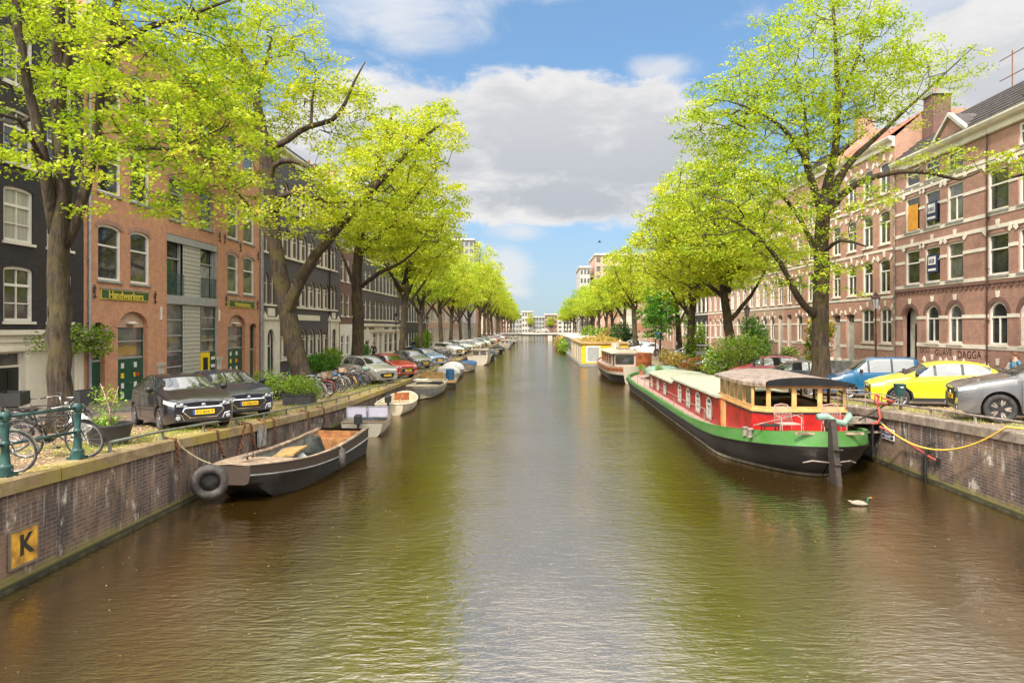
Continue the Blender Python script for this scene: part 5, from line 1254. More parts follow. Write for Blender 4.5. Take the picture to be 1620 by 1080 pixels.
def debris(name, n, x0, x1, y0, y1, m, size, side, label, seed):
    r = np.random.default_rng(seed); xy = np.stack([r.uniform(x0, x1, n), r.uniform(y0, y1, n)], 1)
    if side == 'W': z = np.full(n, .012)
    else: z = np.interp(xy[:, 1], *((ZLY, ZLZ) if side == 'L' else (ZRY, ZRZ)))+.004
    me = leaf_mesh(name, np.column_stack([xy, z]), size, m, seed, .08, 1.0, aspect=.8); o = bpy.data.objects.new(name, me); col.objects.link(o); tag(o, label, 'leaves', kind='stuff')
debris('fallen_seeds', 9000, -11, -8.25, 9, 34, 'flower_seed', .045, 'L', 'pale elm seeds scattered along the left quay edge', 3) if 'flower_seed' in M else None
leafmat('flower_seed', (.42, .28, .14), (.62, .45, .22), (.78, .62, .36), .1)
debris('fallen_seeds', 14000, -11, -8.25, 8, 34, 'flower_seed', .05, 'L', 'pale elm seeds scattered along the left quay edge', 3)
debris('fallen_seeds', 6000, 10.6, 13.5, 10, 34, 'flower_seed', .05, 'R', 'pale elm seeds scattered along the right quay edge', 4)
debris('floating_leaves', 500, -8.1, 10.3, 6, 26, 'flower_seed', .022, 'W', 'tiny leaves and seeds floating on the brown water', 5)
# ---------------------------------------------------------------- cars
KIND = dict(
 hatch=dict(L=3.97, W=1.74, wb=2.54, fo=.80, r=.315,
   zt=[(0, .70), (.10, .78), (.55, .90), (1.05, 1.0), (1.5, .99), (2.6, 1.03), (3.4, 1.06), (3.75, 1.04), (3.97, .86)],
   zr=[(0, .72), (.10, .80), (.55, .93), (.98, 1.03), (1.72, 1.385), (2.2, 1.455), (2.9, 1.44), (3.35, 1.36), (3.72, 1.10), (3.97, .90)], cab=(1.0, 3.72), pil=(1.05, 1.85, 2.62, 3.3), roof=(1.72, 3.35)),
 mpv=dict(L=4.15, W=1.76, wb=2.5, fo=.86, r=.32,
   zt=[(0, .75), (.12, .86), (.6, .98), (1.05, 1.07), (1.5, 1.05), (2.8, 1.08), (3.7, 1.1), (4.0, 1.05), (4.15, .9)],
   zr=[(0, .77), (.12, .88), (.6, 1.01), (1.0, 1.1), (1.7, 1.5), (2.3, 1.59), (3.3, 1.57), (3.7, 1.5), (4.0, 1.12), (4.15, .93)], cab=(1.03, 4.0), pil=(1.1, 1.85, 2.75, 3.55), roof=(1.7, 3.72)),
 van=dict(L=3.55, W=1.62, wb=2.36, fo=.64, r=.29,
   zt=[(0, .78), (.1, .88), (.45, .98), (.78, 1.08), (1.2, 1.08), (2.6, 1.1), (3.3, 1.1), (3.48, 1.08), (3.55, .9)],
   zr=[(0, .8), (.1, .9), (.45, 1.01), (.74, 1.11), (1.32, 1.6), (1.7, 1.68), (2.9, 1.69), (3.32, 1.64), (3.48, 1.15), (3.55, .93)], cab=(.76, 3.5), pil=(.85, 1.42, 2.3, 3.0), roof=(1.36, 3.36)),
 suv=dict(L=4.4, W=1.84, wb=2.6, fo=.88, r=.365,
   zt=[(0, .82), (.12, .92), (.6, 1.02), (1.15, 1.12), (1.6, 1.09), (3.0, 1.12), (3.9, 1.15), (4.2, 1.1), (4.4, .9)],
   zr=[(0, .84), (.12, .95), (.6, 1.06), (1.12, 1.15), (1.95, 1.53), (2.5, 1.6), (3.3, 1.57), (3.75, 1.48), (4.15, 1.16), (4.4, .95)], cab=(1.15, 4.15), pil=(1.2, 2.05, 2.9, 3.65), roof=(1.95, 3.75)),
 sedan=dict(L=4.5, W=1.78, wb=2.7, fo=.85, r=.32,
   zt=[(0, .68), (.12, .77), (.7, .88), (1.3, .97), (1.8, .95), (3.2, .98), (3.8, 1.0), (4.3, .98), (4.5, .82)],
   zr=[(0, .7), (.12, .79), (.7, .91), (1.25, 1.0), (2.0, 1.37), (2.6, 1.44), (3.3, 1.41), (3.6, 1.32), (4.1, 1.03), (4.5, .86)], cab=(1.28, 4.1), pil=(1.35, 2.1, 2.9, 3.6), roof=(2.0, 3.6)))
WHEELS = {}
def wheel_meshes(r, style):
    key = (r, style)
    if key in WHEELS: return WHEELS[key]
    t = MB(); wd = .2; rr = r*.66
    prof = [(rr, -wd/2), (r*.9, -wd/2), (r*.985, -wd/2+.03), (r, -wd/4), (r, wd/4), (r*.985, wd/2-.03), (r*.9, wd/2), (rr, wd/2), (rr, -wd/2)]
    t.lathe(prof, (0, 0, 0), 'Y', 28, 'rubber')
    w_ = MB(); m = 'alloy' if style != 'black' else 'plastic_black'
    w_.lathe([(rr*.999, -wd*.3), (rr*.999, wd/2-.004), (rr*.93, wd/2-.01), (rr*.92, wd*.2)], (0, 0, 0), 'Y', 28, m)
    w_.lathe([(0, wd*.12), (rr*.93, wd*.12)], (0, 0, 0), 'Y', 28, 'plastic_black')
    n = {'five': 5, 'ten': 10, 'black': 10, 'cap': 7}[style]
    for k in range(n):
        a = 2*PI*k/n; c, s = math.cos(a), math.sin(a); h0, h1 = (.05, .035) if n < 8 else (.022, .022)
        for q in ((-1, 1) if style == 'black' else (0,)):
            a2 = a+q*.16; c2, s2 = math.cos(a2), math.sin(a2)
            p = [(-s*h0, c*h0), (s*h0, -c*h0), (c2*rr*.95+s2*h1, s2*rr*.95-c2*h1), (c2*rr*.95-s2*h1, s2*rr*.95+c2*h1)]
            w_.prism([(x, wd*.36, z) for x, z in p], (0, wd*.08, 0), m if style != 'black' else ('rail_grey' if k % 2 else 'plastic_black'))
    w_.lathe([(.07, wd*.36), (.065, wd*.47), (0, wd*.48)], (0, 0, 0), 'Y', 10, m)
    WHEELS[key] = (t.mesh('tyre', True), w_.mesh('rim')); return WHEELS[key]
def car(label, x, y, heading, kind='hatch', paint='paint_k', zf=zl, wheels='five', plate=None, grille='oval', cat='car', group=None, z=None, name='parked_car', detail=2, chrome='chrome', taxi=False, cladding=False, scale=1):
    K = KIND[kind]; L, Wd, wb, fo, r = K['L'], K['W'], K['wb'], K['fo'], K['r']; hw = Wd/2
    xf = lambda s: L/2-s                                     # s = distance behind the nose
    c, s_ = math.cos(heading), math.sin(heading)
    if z is None:
        zf_, zb_ = zf(y+s_*wb/2), zf(y-s_*wb/2); z = (zf_+zb_)/2; pitch = -math.atan2(zf_-zb_, wb)
    else: pitch = 0
    t = thing(name, label, cat, (x, y, z-.01), 0, group); t.rotation_euler = (0, pitch, heading); t.scale = (scale,)*3
    ax = (fo, fo+wb); ra = r*1.17
    st = set(np.round(np.linspace(0, L, 40), 3))
    for a in ax:
        for k in range(17): st.add(round(a-ra*math.cos(PI*k/16), 3))
    for p in K['pil']: st.update((p-.04, p+.04))
    st.update((0.0, .03, .08, .15, L-.15, L-.08, L-.03)); st = sorted(v for v in st if 0 <= v <= L)
    zt = lambda v: float(np.interp(v, *zip(*K['zt']))); zr_ = lambda v: float(np.interp(v, *zip(*K['zr'])))
    sm = lambda f, v, e=.09: (f(max(0, v-e))+f(v)*2+f(min(L, v+e)))/4
    zbm = .20 if kind != 'suv' else .25
    def wf(v):
        e = min(v, (L-v)*1.0); base = 1-.20*max(0, 1-e/.55)**2.4
        return hw*base
    def section(v):
        w_ = wf(v); t0, r0 = sm(zt, v), sm(zr_, v); zb = zbm+.06*max(0, 1-v/.25)+.1*max(0, 1-(L-v)/.3)
        for a in ax:
            d = abs(v-a)
            if d < ra: zb = max(zb, r+math.sqrt(ra*ra-d*d))
        cabin = max(0.0, r0-t0-.04); f = min(1, cabin/.25)
        z1 = max(zb+.01, zbm+.18); z2 = max(z1+.01, .52+(t0-.9)*.3); z3 = max(z2+.01, t0-.17); z4 = max(z3+.005, t0-.03)
        # above the belt: glasshouse or bonnet
        yw = w_*(1-.07*f); top = r0
        g1 = (w_*(.93-.0*f)-.03*f, t0+.0); g2 = (w_*(.88-.08*f), t0+(top-t0)*.55); g3 = (w_*(.74-.0*f)-.02*f, top-.055*f-.008); g4 = (w_*.62, top-.012-.008*f); g5 = (w_*.34, top+.004); g6 = (0, top+.012)
        return [(w_*.955, zb), (w_*.985, z1), (w_*1.0, z2), (w_*.985, z3), (w_*.955, z4), g1, g2, g3, g4, g5, g6]
    rows = []
    for v in st:
        half = section(v); x_ = xf(v)
        rows.append([(x_, y_, z__) for y_, z__ in half]+[(x_, -y_, z__) for y_, z__ in half[-2::-1]])
    N = len(rows[0]); pil = K['pil']; c0, c1 = K['cab']; f0, f1 = K['roof']
    def kind_of(i, j):
        v = (st[i]+st[i+1])/2; jj = j if j < N//2 else N-2-j
        if jj in (5, 6) and c0+.28 < v < c1-.2 and (zr_(v)-zt(v)) > .1:
            if any(abs(v-p) < .045 for p in pil[1:3]): return 'B'
            if v < pil[0] or v > pil[3]+.12: return 'P'
            return 'G'
        if jj >= 7 and (c0+.03 < v < f0-.04 or (f1+.05 < v < c1-.06)): return 'W' if (v < f0 or jj >= 7) else 'P'
        return 'P'
    b = MB(); g = MB()
    b.grid(rows, paint, mf=lambda i, j: {'P': paint, 'B': 'plastic_black'}.get(kind_of(i, j), 'SKIP'))
    g.grid(rows, 'car_glass', mf=lambda i, j: 'car_glass' if kind_of(i, j) in 'GW' else 'SKIP')
    b.poly(rows[0], paint); b.poly(rows[-1][::-1], paint)
    me_b = b.mesh('body', True); sharp(me_b, 32); part('body', me_b, t)
    me_g = g.mesh('windows', True); part('windows', me_g, t)
    u = MB(); u.box(-L/2+.25, L/2-.25, -hw*.72, hw*.72, .2, .75, 'plastic_black')
    for a in ax: u.box(xf(a)-ra*.98, xf(a)+ra*.98, -hw*.72, hw*.72, .5, r+ra*.95, 'plastic_black')
    if cladding:
        for sgn in (-1, 1):
            for a in ax:
                pts = [(xf(a)+(ra+.045)*math.cos(PI*k/12), sgn*(hw*.992+.008), r+(ra+.045)*math.sin(PI*k/12)) for k in range(13)]; ins = [(xf(a)+(ra-.01)*math.cos(PI*k/12), sgn*(hw*.985+.01), r+(ra-.01)*math.sin(PI*k/12)) for k in range(13)]
                u.grid([pts, ins], 'plastic_black')
            u.box(xf(ax[1])+ra, xf(ax[0])-ra, sgn*(hw*.99)-.012, sgn*(hw*.99)+.012, zbm, zbm+.12, 'plastic_black')
    u.build('underbody', t)
    tm, rm = wheel_meshes(r, wheels)
    for a in ax:
        for sgn in (-1, 1):
            o = part('wheel', tm, t, (xf(a), sgn*(hw-.12), r), (0, 0, PI if sgn < 0 else 0)); part('rim', rm, o)
    def onbody(v, hz, out=.008):
        "half-width of the body side at height hz"
        sec = section(v); ys = [q[0] for q in sec]; zs = [q[1] for q in sec]
        return float(np.interp(hz, zs[:7], ys[:7]))+out
    # door gaps
    if detail:
        d = MB()
        for sgn in (-1, 1):
            for v in (pil[0]+.12, pil[2]-.02, pil[3]+.05):
                zs = np.linspace(zbm+.1 if v < ax[1]-ra else .62, zt(v)-.02, 7); pts = [(xf(v), sgn*onbody(v, q, .002), q) for q in zs]
                d.tube(pts, .006, 4, 'plastic_black')
            vs = np.linspace(pil[0]+.12, min(ax[1]-ra, pil[3]), 6); d.tube([(xf(v), sgn*onbody(v, zbm+.1, .0), zbm+.1) for v in vs], .006, 4, 'plastic_black')
            for v in (pil[2]-.3, pil[3]-.15): 
                q = zt(v)-.14; d.tube([(xf(v), sgn*onbody(v, q, .012), q), (xf(v+.16), sgn*onbody(v+.16, q, .012), q)], .014, 5, paint)
        d.build('door_gaps', t)
    for sgn in (-1, 1):
        m_ = MB(); v = pil[0]+.25; q = zt(v)+.08; yy = sgn*(wf(v)*.96+.1)
        m_.lathe([(0, -.05), (.07, -.045), (.095, 0), (.08, .05), (0, .07)], (xf(v), yy, q), 'X', 10, 'plastic_black' if paint != 'paint_suz' else paint); m_.tube([(xf(v), sgn*wf(v)*.93, q-.05), (xf(v), yy, q)], .02, 5, 'plastic_black')
        m_.build('mirror', t, True)
    # headlights: patches following the front corner
    def patch(v0, v1, za, zb_, m, nm, out=.012, sgns=(-1, 1), inner=None):
        for sgn in sgns:
            p = MB(); rws = []
            for k in range(8):
                v = v0+(v1-v0)*k/7; h0 = za(k/7); h1 = zb_(k/7); rw = []
                for i in range(4):
                    h_ = h0+(h1-h0)*i/3; rw.append((xf(v)+.006, sgn*(onbody(v, h_, out)), h_))
                rws.append(rw)
            p.grid(rws, m); p.build(nm, t, True)
    zn = zt(.08)
    zl0, zl1 = zn-.14, zn-.01
    patch(.012, .40, lambda f: zl0+.025+.09*f, lambda f: zl1-.01+.085*f, 'lamp_lens', 'headlight')
    for sgn in (-1, 1):
        f = MB(); yo = hw*.8*.93; pts = [(L/2+.012, sgn*yo, zl0+.02), (L/2+.012, sgn*yo*.62, zl0+.01), (L/2+.012, sgn*yo*.60, zl0+.04), (L/2+.012, sgn*yo, zl1-.03)]
        f.poly(pts, 'lamp_lens'); f.poly([(p[0]+.001, p[1], p[2]) for p in pts][::-1], 'lamp_lens')
        f.lathe([(.045, 0), (.03, .012), (0, .015)], (L/2+.012, sgn*yo*.8, (zl0+zl1)/2-.005), 'X', 10, 'chrome'); f.build('headlight_inner', t)
    # rear lights
    patch(L-.26, L-.01, lambda f: zt(L-.3)-.3, lambda f: zt(L-.3)-.05-.05*f, 'red_paint', 'rear_light')
    # grille and lower mouth
    gr = MB(); yw = hw*.8*.62; X0 = L/2+.006; gz0, gz1 = .36, zn-.17
    if kind == 'suv': gz0, gz1, yw = .42, zn-.1, hw*.42
    hexp = lambda e, dx: [(X0+dx, -yw-e, gz1+e), (X0+dx, -yw*1.12-e, (gz0+gz1)/2+.04), (X0+dx, -yw*.72-e*.6, gz0-e), (X0+dx, yw*.72+e*.6, gz0-e), (X0+dx, yw*1.12+e, (gz0+gz1)/2+.04), (X0+dx, yw+e, gz1+e)]
    A_, B_ = hexp(.028, .004), hexp(0, .012)
    for k in range(6): gr.quad(A_[k], A_[(k+1) % 6], B_[(k+1) % 6], B_[k], chrome)
    gr.poly(hexp(0, .006), 'plastic_black')
    nb = 5 if detail else 2
    for k in range(nb):
        q = gz0+(gz1-gz0)*(k+.5)/nb; w2 = yw*(.78+.25*(1-abs(k-nb/2)/nb)); gr.box(X0+.007, X0+.014, -w2, w2, q-.008, q+.008, 'iron_black')
    if detail > 1:
        for sgn in (-1, 1):
            yo = hw*.8*.93; gr.lathe([(.06, 0), (.05, .012), (0, .014)], (X0+.004, sgn*yo*.93, .36), 'X', 10, 'lamp_lens'); gr.tube([(X0+.012, sgn*yo*.72, .29), (X0+.012, sgn*yo*.8, .42), (X0+.012, sgn*yo, .45)], .012, 5, chrome)
        gr.lathe([(.055, 0), (.05, .012), (.03, .016), (0, .016)], (X0+.012, 0, zn-.105 if kind != 'suv' else gz1-.08), 'X', 14, 'chrome')
    gr.build('grille', t)
    pb = MB(); pz = gz0+(gz1-gz0)*.52; pb.box(X0+.014, X0+.026, -.26, .26, pz-.058, pz+.058, 'plate_yellow'); pb.box(X0+.016, X0+.0275, -.262, -.215, pz-.056, pz+.056, 'plate_blue')
    po = pb.build('number_plate', t)
    if plate: part('lettering', textmesh(plate, .105, 'plastic_black', .001), po, (X0+.028, .02, pz-.004), (R(90), 0, R(90)))
    ws = MB(); 
    v = c0+.12
    for y0 in (-.1, .45): ws.tube([(xf(c0+.05), y0, zr_(c0+.05)+.03), (xf(c0+.16), y0+.5 if y0 < 0 else y0+.3, zr_(c0+.16)+.02)], .008, 4, 'plastic_black')
    ws.build('wiper', t)
    if taxi: q = MB(); q.box(-.1, .1, -.25, .25, max(z for _, z in K['zr'])+.01, max(z for _, z in K['zr'])+.16, 'stone_white'); q.build('roof_sign', t)
    if kind in ('mpv', 'suv') and detail:
        q = MB(); zz = max(z for _, z in K['zr'])
        for sgn in (-1, 1): q.tube([(xf(f0+.25), sgn*hw*.64, zz-.04), (xf(f0+.4), sgn*hw*.64, zz+.03), (xf(f1-.3), sgn*hw*.64, zz+.02), (xf(f1-.15), sgn*hw*.64, zz-.05)], .015, 5, 'plastic_black')
        q.build('roof_rail', t)
    return t
P_ = {'black': (.012, .011, .018), 'navy': (.014, .018, .04), 'silver': (.42, .40, .36), 'red': (.42, .02, .015), 'grey': (.13, .125, .125), 'blue': (.02, .13, .42), 'lblue': (.10, .17, .28), 'white': (.68, .67, .64), 'dgrey': (.05, .05, .055),
      'yellow': (.82, .74, .01), 'azure': (.002, .085, .19), 'crimson': (.45, .04, .045), 'orange': (.62, .07, .02), 'beige': (.5, .44, .32)}
for k, v in P_.items(): carpaint('paint_'+k, v, 0.0 if k in ('white', 'yellow', 'red', 'crimson', 'orange', 'azure') else .35)
HL = R(-45)
car('black hatchback parked nose to the canal, nearest car on the left quay', -9.95, 19.05, R(-47), 'hatch', 'paint_black', plate='XV-844-T')
car('dark navy hatchback parked beside the black one on the left quay', -10.35, 22.6, R(-46), 'hatch', 'paint_navy', plate='G-586-FG', wheels='ten', scale=1.05)
car('silver compact family car beside the bicycle rack on the left quay', -10.2, 41.2, R(-45), 'mpv', 'paint_silver', plate='33-XTF-9')
car('bright red hatchback next to the silver car on the left quay', -9.9, 45.8, R(-45), 'hatch', 'paint_red', plate='TL-102-H', scale=1.07)
car('grey hatchback behind the fourth elm on the left quay', -10.3, 55.6, R(-45), 'hatch', 'paint_grey', plate='JP-431-K', scale=1.02)
car('blue hatchback beside the grey one on the left quay', -9.9, 60.6, R(-45), 'hatch', 'paint_lblue', plate='NB-770-R', scale=1.03)
far = [(80, 'suv', 'white'), (85.5, 'sedan', 'dgrey'), (90.5, 'suv', 'white'), (96, 'hatch', 'beige'), (101, 'sedan', 'silver'), (106, 'hatch', 'white'), (112, 'mpv', 'silver'), (118, 'hatch', 'grey'), (124, 'sedan', 'white'), (131, 'hatch', 'navy'),
       (138, 'suv', 'silver'), (146, 'hatch', 'white'), (154, 'mpv', 'crimson'), (163, 'hatch', 'grey'), (172, 'sedan', 'silver'), (182, 'hatch', 'white'), (193, 'hatch', 'red')]
for k, (y, kd, pc) in enumerate(far):
    nm = {'dgrey': 'dark grey', 'lblue': 'light blue'}.get(pc, pc)
    car(f'{nm} {kd if kd != "hatch" else "hatchback"} on the left quay, {ORD[k]} of the far parked row', -10.5, y, R(-45), kd, 'paint_'+pc, detail=0, group='cars parked far along the left quay', taxi=(k == 3))
# right bank: noses toward the canal (heading -X, slightly away)
HR = R(180-12)
car('dark grey sporty suv with black wheels at the right frame edge', 12.9, 17.1, R(180-20), 'suv', 'paint_grey', zr, 'black', plate='ZS-594-P', chrome='plastic_black')
car('bright yellow hatchback with black wheel arches, right quay', 13.5, 23.2, R(180-17), 'hatch', 'paint_yellow', zr, 'ten', plate='R-215-LD', cladding=True, scale=1.04, chrome='plastic_black')
car('bright blue boxy small car behind the yellow hatchback', 14.1, 28.6, R(180-12), 'van', 'paint_azure', zr, 'cap', plate='41-GHX-2', chrome='plastic_black')
car('black estate car just left of the big right bank elm', 13.2, 35.2, HR, 'sedan', 'paint_dgrey', zr, 'five', plate='48-LJF-6')
car('salmon red family car behind the barge wheelhouse roof', 13.0, 38.8, HR, 'mpv', 'paint_crimson', zr, 'five', plate='27-PDN-8', detail=1)
car('black hatchback half hidden behind the white flowered bush', 13.4, 43.2, HR, 'hatch', 'paint_black', zr, detail=1)
car('dark hatchback beside the orange red one, right quay', 13.0, 48.0, HR, 'hatch', 'paint_navy', zr, detail=1)
car('orange red hatchback between bush and silver van on the right quay', 13.0, 51.5, HR, 'hatch', 'paint_orange', zr, detail=1)
car('silver people carrier on the right quay beyond the orange red hatchback', 13.6, 61, HR, 'mpv', 'paint_silver', zr, detail=1, scale=1.12)
for k, (y, kd, pc) in enumerate([(84, 'sedan', 'white'), (92, 'suv', 'dgrey'), (97, 'mpv', 'white'), (111, 'hatch', 'navy'), (124, 'hatch', 'silver'), (137, 'sedan', 'grey'), (150, 'hatch', 'red'), (165, 'hatch', 'white'), (180, 'suv', 'navy')]):
    nm = {'dgrey': 'dark grey'}.get(pc, pc)
    car(f'{nm} {kd if kd != "hatch" else "hatchback"} on the right quay, {ORD[k]} of the far parked row', 13.4, y, HR, kd, 'paint_'+pc, zr, detail=0, group='cars parked far along the right quay')
car('pale silver car driving over the far bridge', 1.6, YB+2.6, R(180), 'sedan', 'paint_silver', z=2.36, detail=0, name='car')
# ---------------------------------------------------------------- railings, chains, signs on the quays
def iron_railing():
    t = thing('canal_railing', 'dark green iron post and rail fence at the near left quay edge', 'railing', (-8.42, 10.8, 0))
    ys = (8.9, 10.8, 12.5); tops = []
    for y in ys:
        z = zl(y); b = MB(); y0 = y-10.8
        b.box(-.12, .12, y0-.12, y0+.12, z-.02, z+.05, 'green_iron')
        b.lathe([(.115, z+.05), (.11, z+.16), (.085, z+.18), (.075, z+.2), (.055, z+.48), (.068, z+.5), (.068, z+.53), (.055, z+.55), (.05, z+.56), (.068, z+.82), (.072, z+.84), (.05, z+.86), (.062, z+.88), (.085, z+.93), (.088, z+.97), (.06, z+1.02), (0, z+1.03)], (0, y0, 0), 'Z', 14, 'green_iron')
        for q in (.1, .52): b.lathe([(.0, .125), (.02, .12), (.02, .1)], (0, y0, z+q), 'X', 8, 'rail_iron')
        b.build('post', t, angle=40)
    for a, c in zip(ys[:-1], ys[1:]):
        b = MB()
        for q in (.5, .94): b.tube([(0, a-10.8+.05, zl(a)+q), (0, c-10.8-.05, zl(c)+q)], .026, 8, 'green_iron')
        b.build('rail', t, True)
iron_railing()
def low_rail(side, y0, y1, x, m, label):
    zf = zl if side == 'L' else zr; t = thing('low_rail', label, 'railing', (x, y0, 0)); n = int((y1-y0)/1.88)
    ys = [y0+1.88*k for k in range(n+1)]
    b = MB(); b.tube([(0, y-y0, zf(y)+.19) for y in ys], .03, 8, m); b.build('rail', t, True)
    for y in ys[:95]:
        b = MB(); b.box(-.022, .022, y-y0-.03, y-y0+.03, zf(y)-.01, zf(y)+.18, m); b.box(-.06, .06, y-y0-.06, y-y0+.06, zf(y)-.01, zf(y)+.012, m); b.build('post', t)
    return t
low_rail('L', 13.35, 120, -8.36, 'rail_iron', 'low greenish metal rail running along the left quay coping')
low_rail('R', 9.0, 44, 10.6, 'rail_grey', 'low rusty grey rail along the right quay coping')

def catenary(a, b_, sag, n=16):
    a, b_ = Vector(a), Vector(b_); return [a.lerp(b_, k/n)-Vector((0, 0, sag*4*(k/n)*(1-k/n))) for k in range(n+1)]
def chain(label, pts, link=.07, r=.011, group=None):
    pts = [Vector(p) for p in pts]; seg = [(pts[i+1]-pts[i]).length for i in range(len(pts)-1)]; tot = sum(seg); n = int(tot/(link*.72)); b = MB()
    for k in range(n):
        d = (k+.5)/n*tot; i = 0
        while i < len(seg)-1 and d > seg[i]: d -= seg[i]; i += 1
        p = pts[i].lerp(pts[i+1], d/seg[i]); t = (pts[i+1]-pts[i]).normalized(); side = t.cross(Vector((1, 0, 0)) if k % 2 else Vector((0, 1, .3))).normalized()
        lp = [p+t*(math.cos(a)*link*.5)+side*(math.sin(a)*link*.3) for a in [2*PI*q/8 for q in range(9)]]; b.tube(lp, r, 4, 'rust', False)
    o = b.build('mooring_chain', None, True); return tag(o, label, 'chain', group)
wx = XL+.07
for (ya, yb, zb_, lab) in ((15.35, None, .95, 'short rusty chain hanging beside the beige rope on the left quay wall'), (17.3, 19.0, .62, 'looped rusty chain drooping between two rail posts above the black barge'),
                          (19.35, 20.4, .62, 'rusty chain slanting down behind the small wall plate'), (21.1, None, .45, 'rusty chain hanging straight right of the small wall plate'), (24.2, None, .35, 'thin rusty chain hanging near the covered small boat'), (26.0, None, .4, 'faint rusty chain furthest along the left quay wall')):
    if yb: pts = [(-8.36, ya, zl(ya)+.05), (wx, ya+.05, zl(ya)-.02)]+[tuple(p) for p in catenary((wx, ya+.08, zl(ya)-.1), (wx, yb-.08, zl(yb)-.1), zl(ya)-zb_, 14)]+[(wx, yb, zl(yb)), (-8.36, yb, zl(yb)+.05)]
    else: pts = [(-8.36, ya-.1, zl(ya)+.05), (wx, ya, zl(ya)-.02), (wx+.02, ya+.08, (zl(ya)+zb_)/2), (wx, ya+.15, zb_)]
    chain(lab, pts, .10, .016)
b = MB()
for q in (0, .05): b.tube([(-8.36, 15.3, zl(15.3)+.03), (wx, 15.4+q, zl(15.4)-.04)]+[tuple(p) for p in catenary((wx+.02, 15.45+q, zl(15.5)-.15), (-6.95, 17.15, 1.02), .42)], .014, 6, 'rope')
tag(b.build('mooring_rope', None, True), 'beige mooring rope sagging from the left quay to the black barge bow', 'rope')
b = MB(); b.box(-.03, .03, -.27, .27, -.3, .3, 'stone_grey'); o = b.build('wall_plate'); o.location = (XL+.05, 20.2, zl(20.2)-.42); tag(o, 'blank grey square plate fixed to the left quay wall', 'plate')
mat('sign_weathered', (.62, .33, .03), .6, var=.3, vs=5, c2=(.25, .13, .03)); mat('sign_edge', (.2, .15, .1), .8)
t = thing('canal_sign', 'yellow weathered square sign with a black letter K on the left quay wall', 'sign', (XL+.0, 10.88, 0.62))
b = MB(); b.box(.0, .03, -.28, .28, -.27, .27, 'sign_weathered' if 'sign_weathered' in M else 'panel_orange'); b.build('plate', t)
part('lettering', textmesh('K', .44, 'plastic_black', .004, .012), t, (.036, 0.03, .02), (R(90), 0, R(90)))
b = MB()
for (a, c, d, e) in ((-.31, -.28, -.3, .3), (.28, .31, -.3, .3), (-.28, .28, .27, .3), (-.28, .28, -.31, -.27)): b.box(0, .035, a, c, d, e, 'sign_edge')
b.build('frame', t)
t = thing('wall_sign', 'small white sign with dark lettering on the right quay wall', 'sign', (XR-.0, 20.2, .95))
b = MB(); b.box(-.03, 0, -.33, .33, -.16, .16, 'tarp_white'); b.build('plate', t)
b = MB(); b.box(-.034, -.031, -.31, .31, -.02, .13, 'sign_navy'); b.box(-.034, -.031, -.31, .31, -.13, -.05, 'sign_navy'); b.build('text_panel', t)
for q, tx in ((.055, 'Dancing'), (-.09, 'BOLWERK')): part('lettering', textmesh(tx, .11 if q > 0 else .07, 'tarp_white', .001), t, (-.036, 0, q), (R(90), 0, R(-90)))
b = MB(); b.tube([(XR-.08, y, zz) for y, zz in ((18.1, -.1), (18.15, .5), (18.0, 1.0), (17.75, 1.12))], .03, 6, 'plastic_black'); b.tube([(XR-.08, y, zz) for y, zz in ((18.25, -.1), (18.3, .6), (17.95, 1.02))], .025, 6, 'plastic_black')
tag(b.build('drain_hose', None, True), 'black hose dropping from the right quay wall into the water', 'hose')
b = MB(); b.tube([(XR-.02, 22.2, -.3), (XR-.02, 22.2, 1.6)], .02, 6, 'zinc'); tag(b.build('standpipe', None, True), 'thin grey pipe running down the right quay wall behind the barge stern', 'pipe')

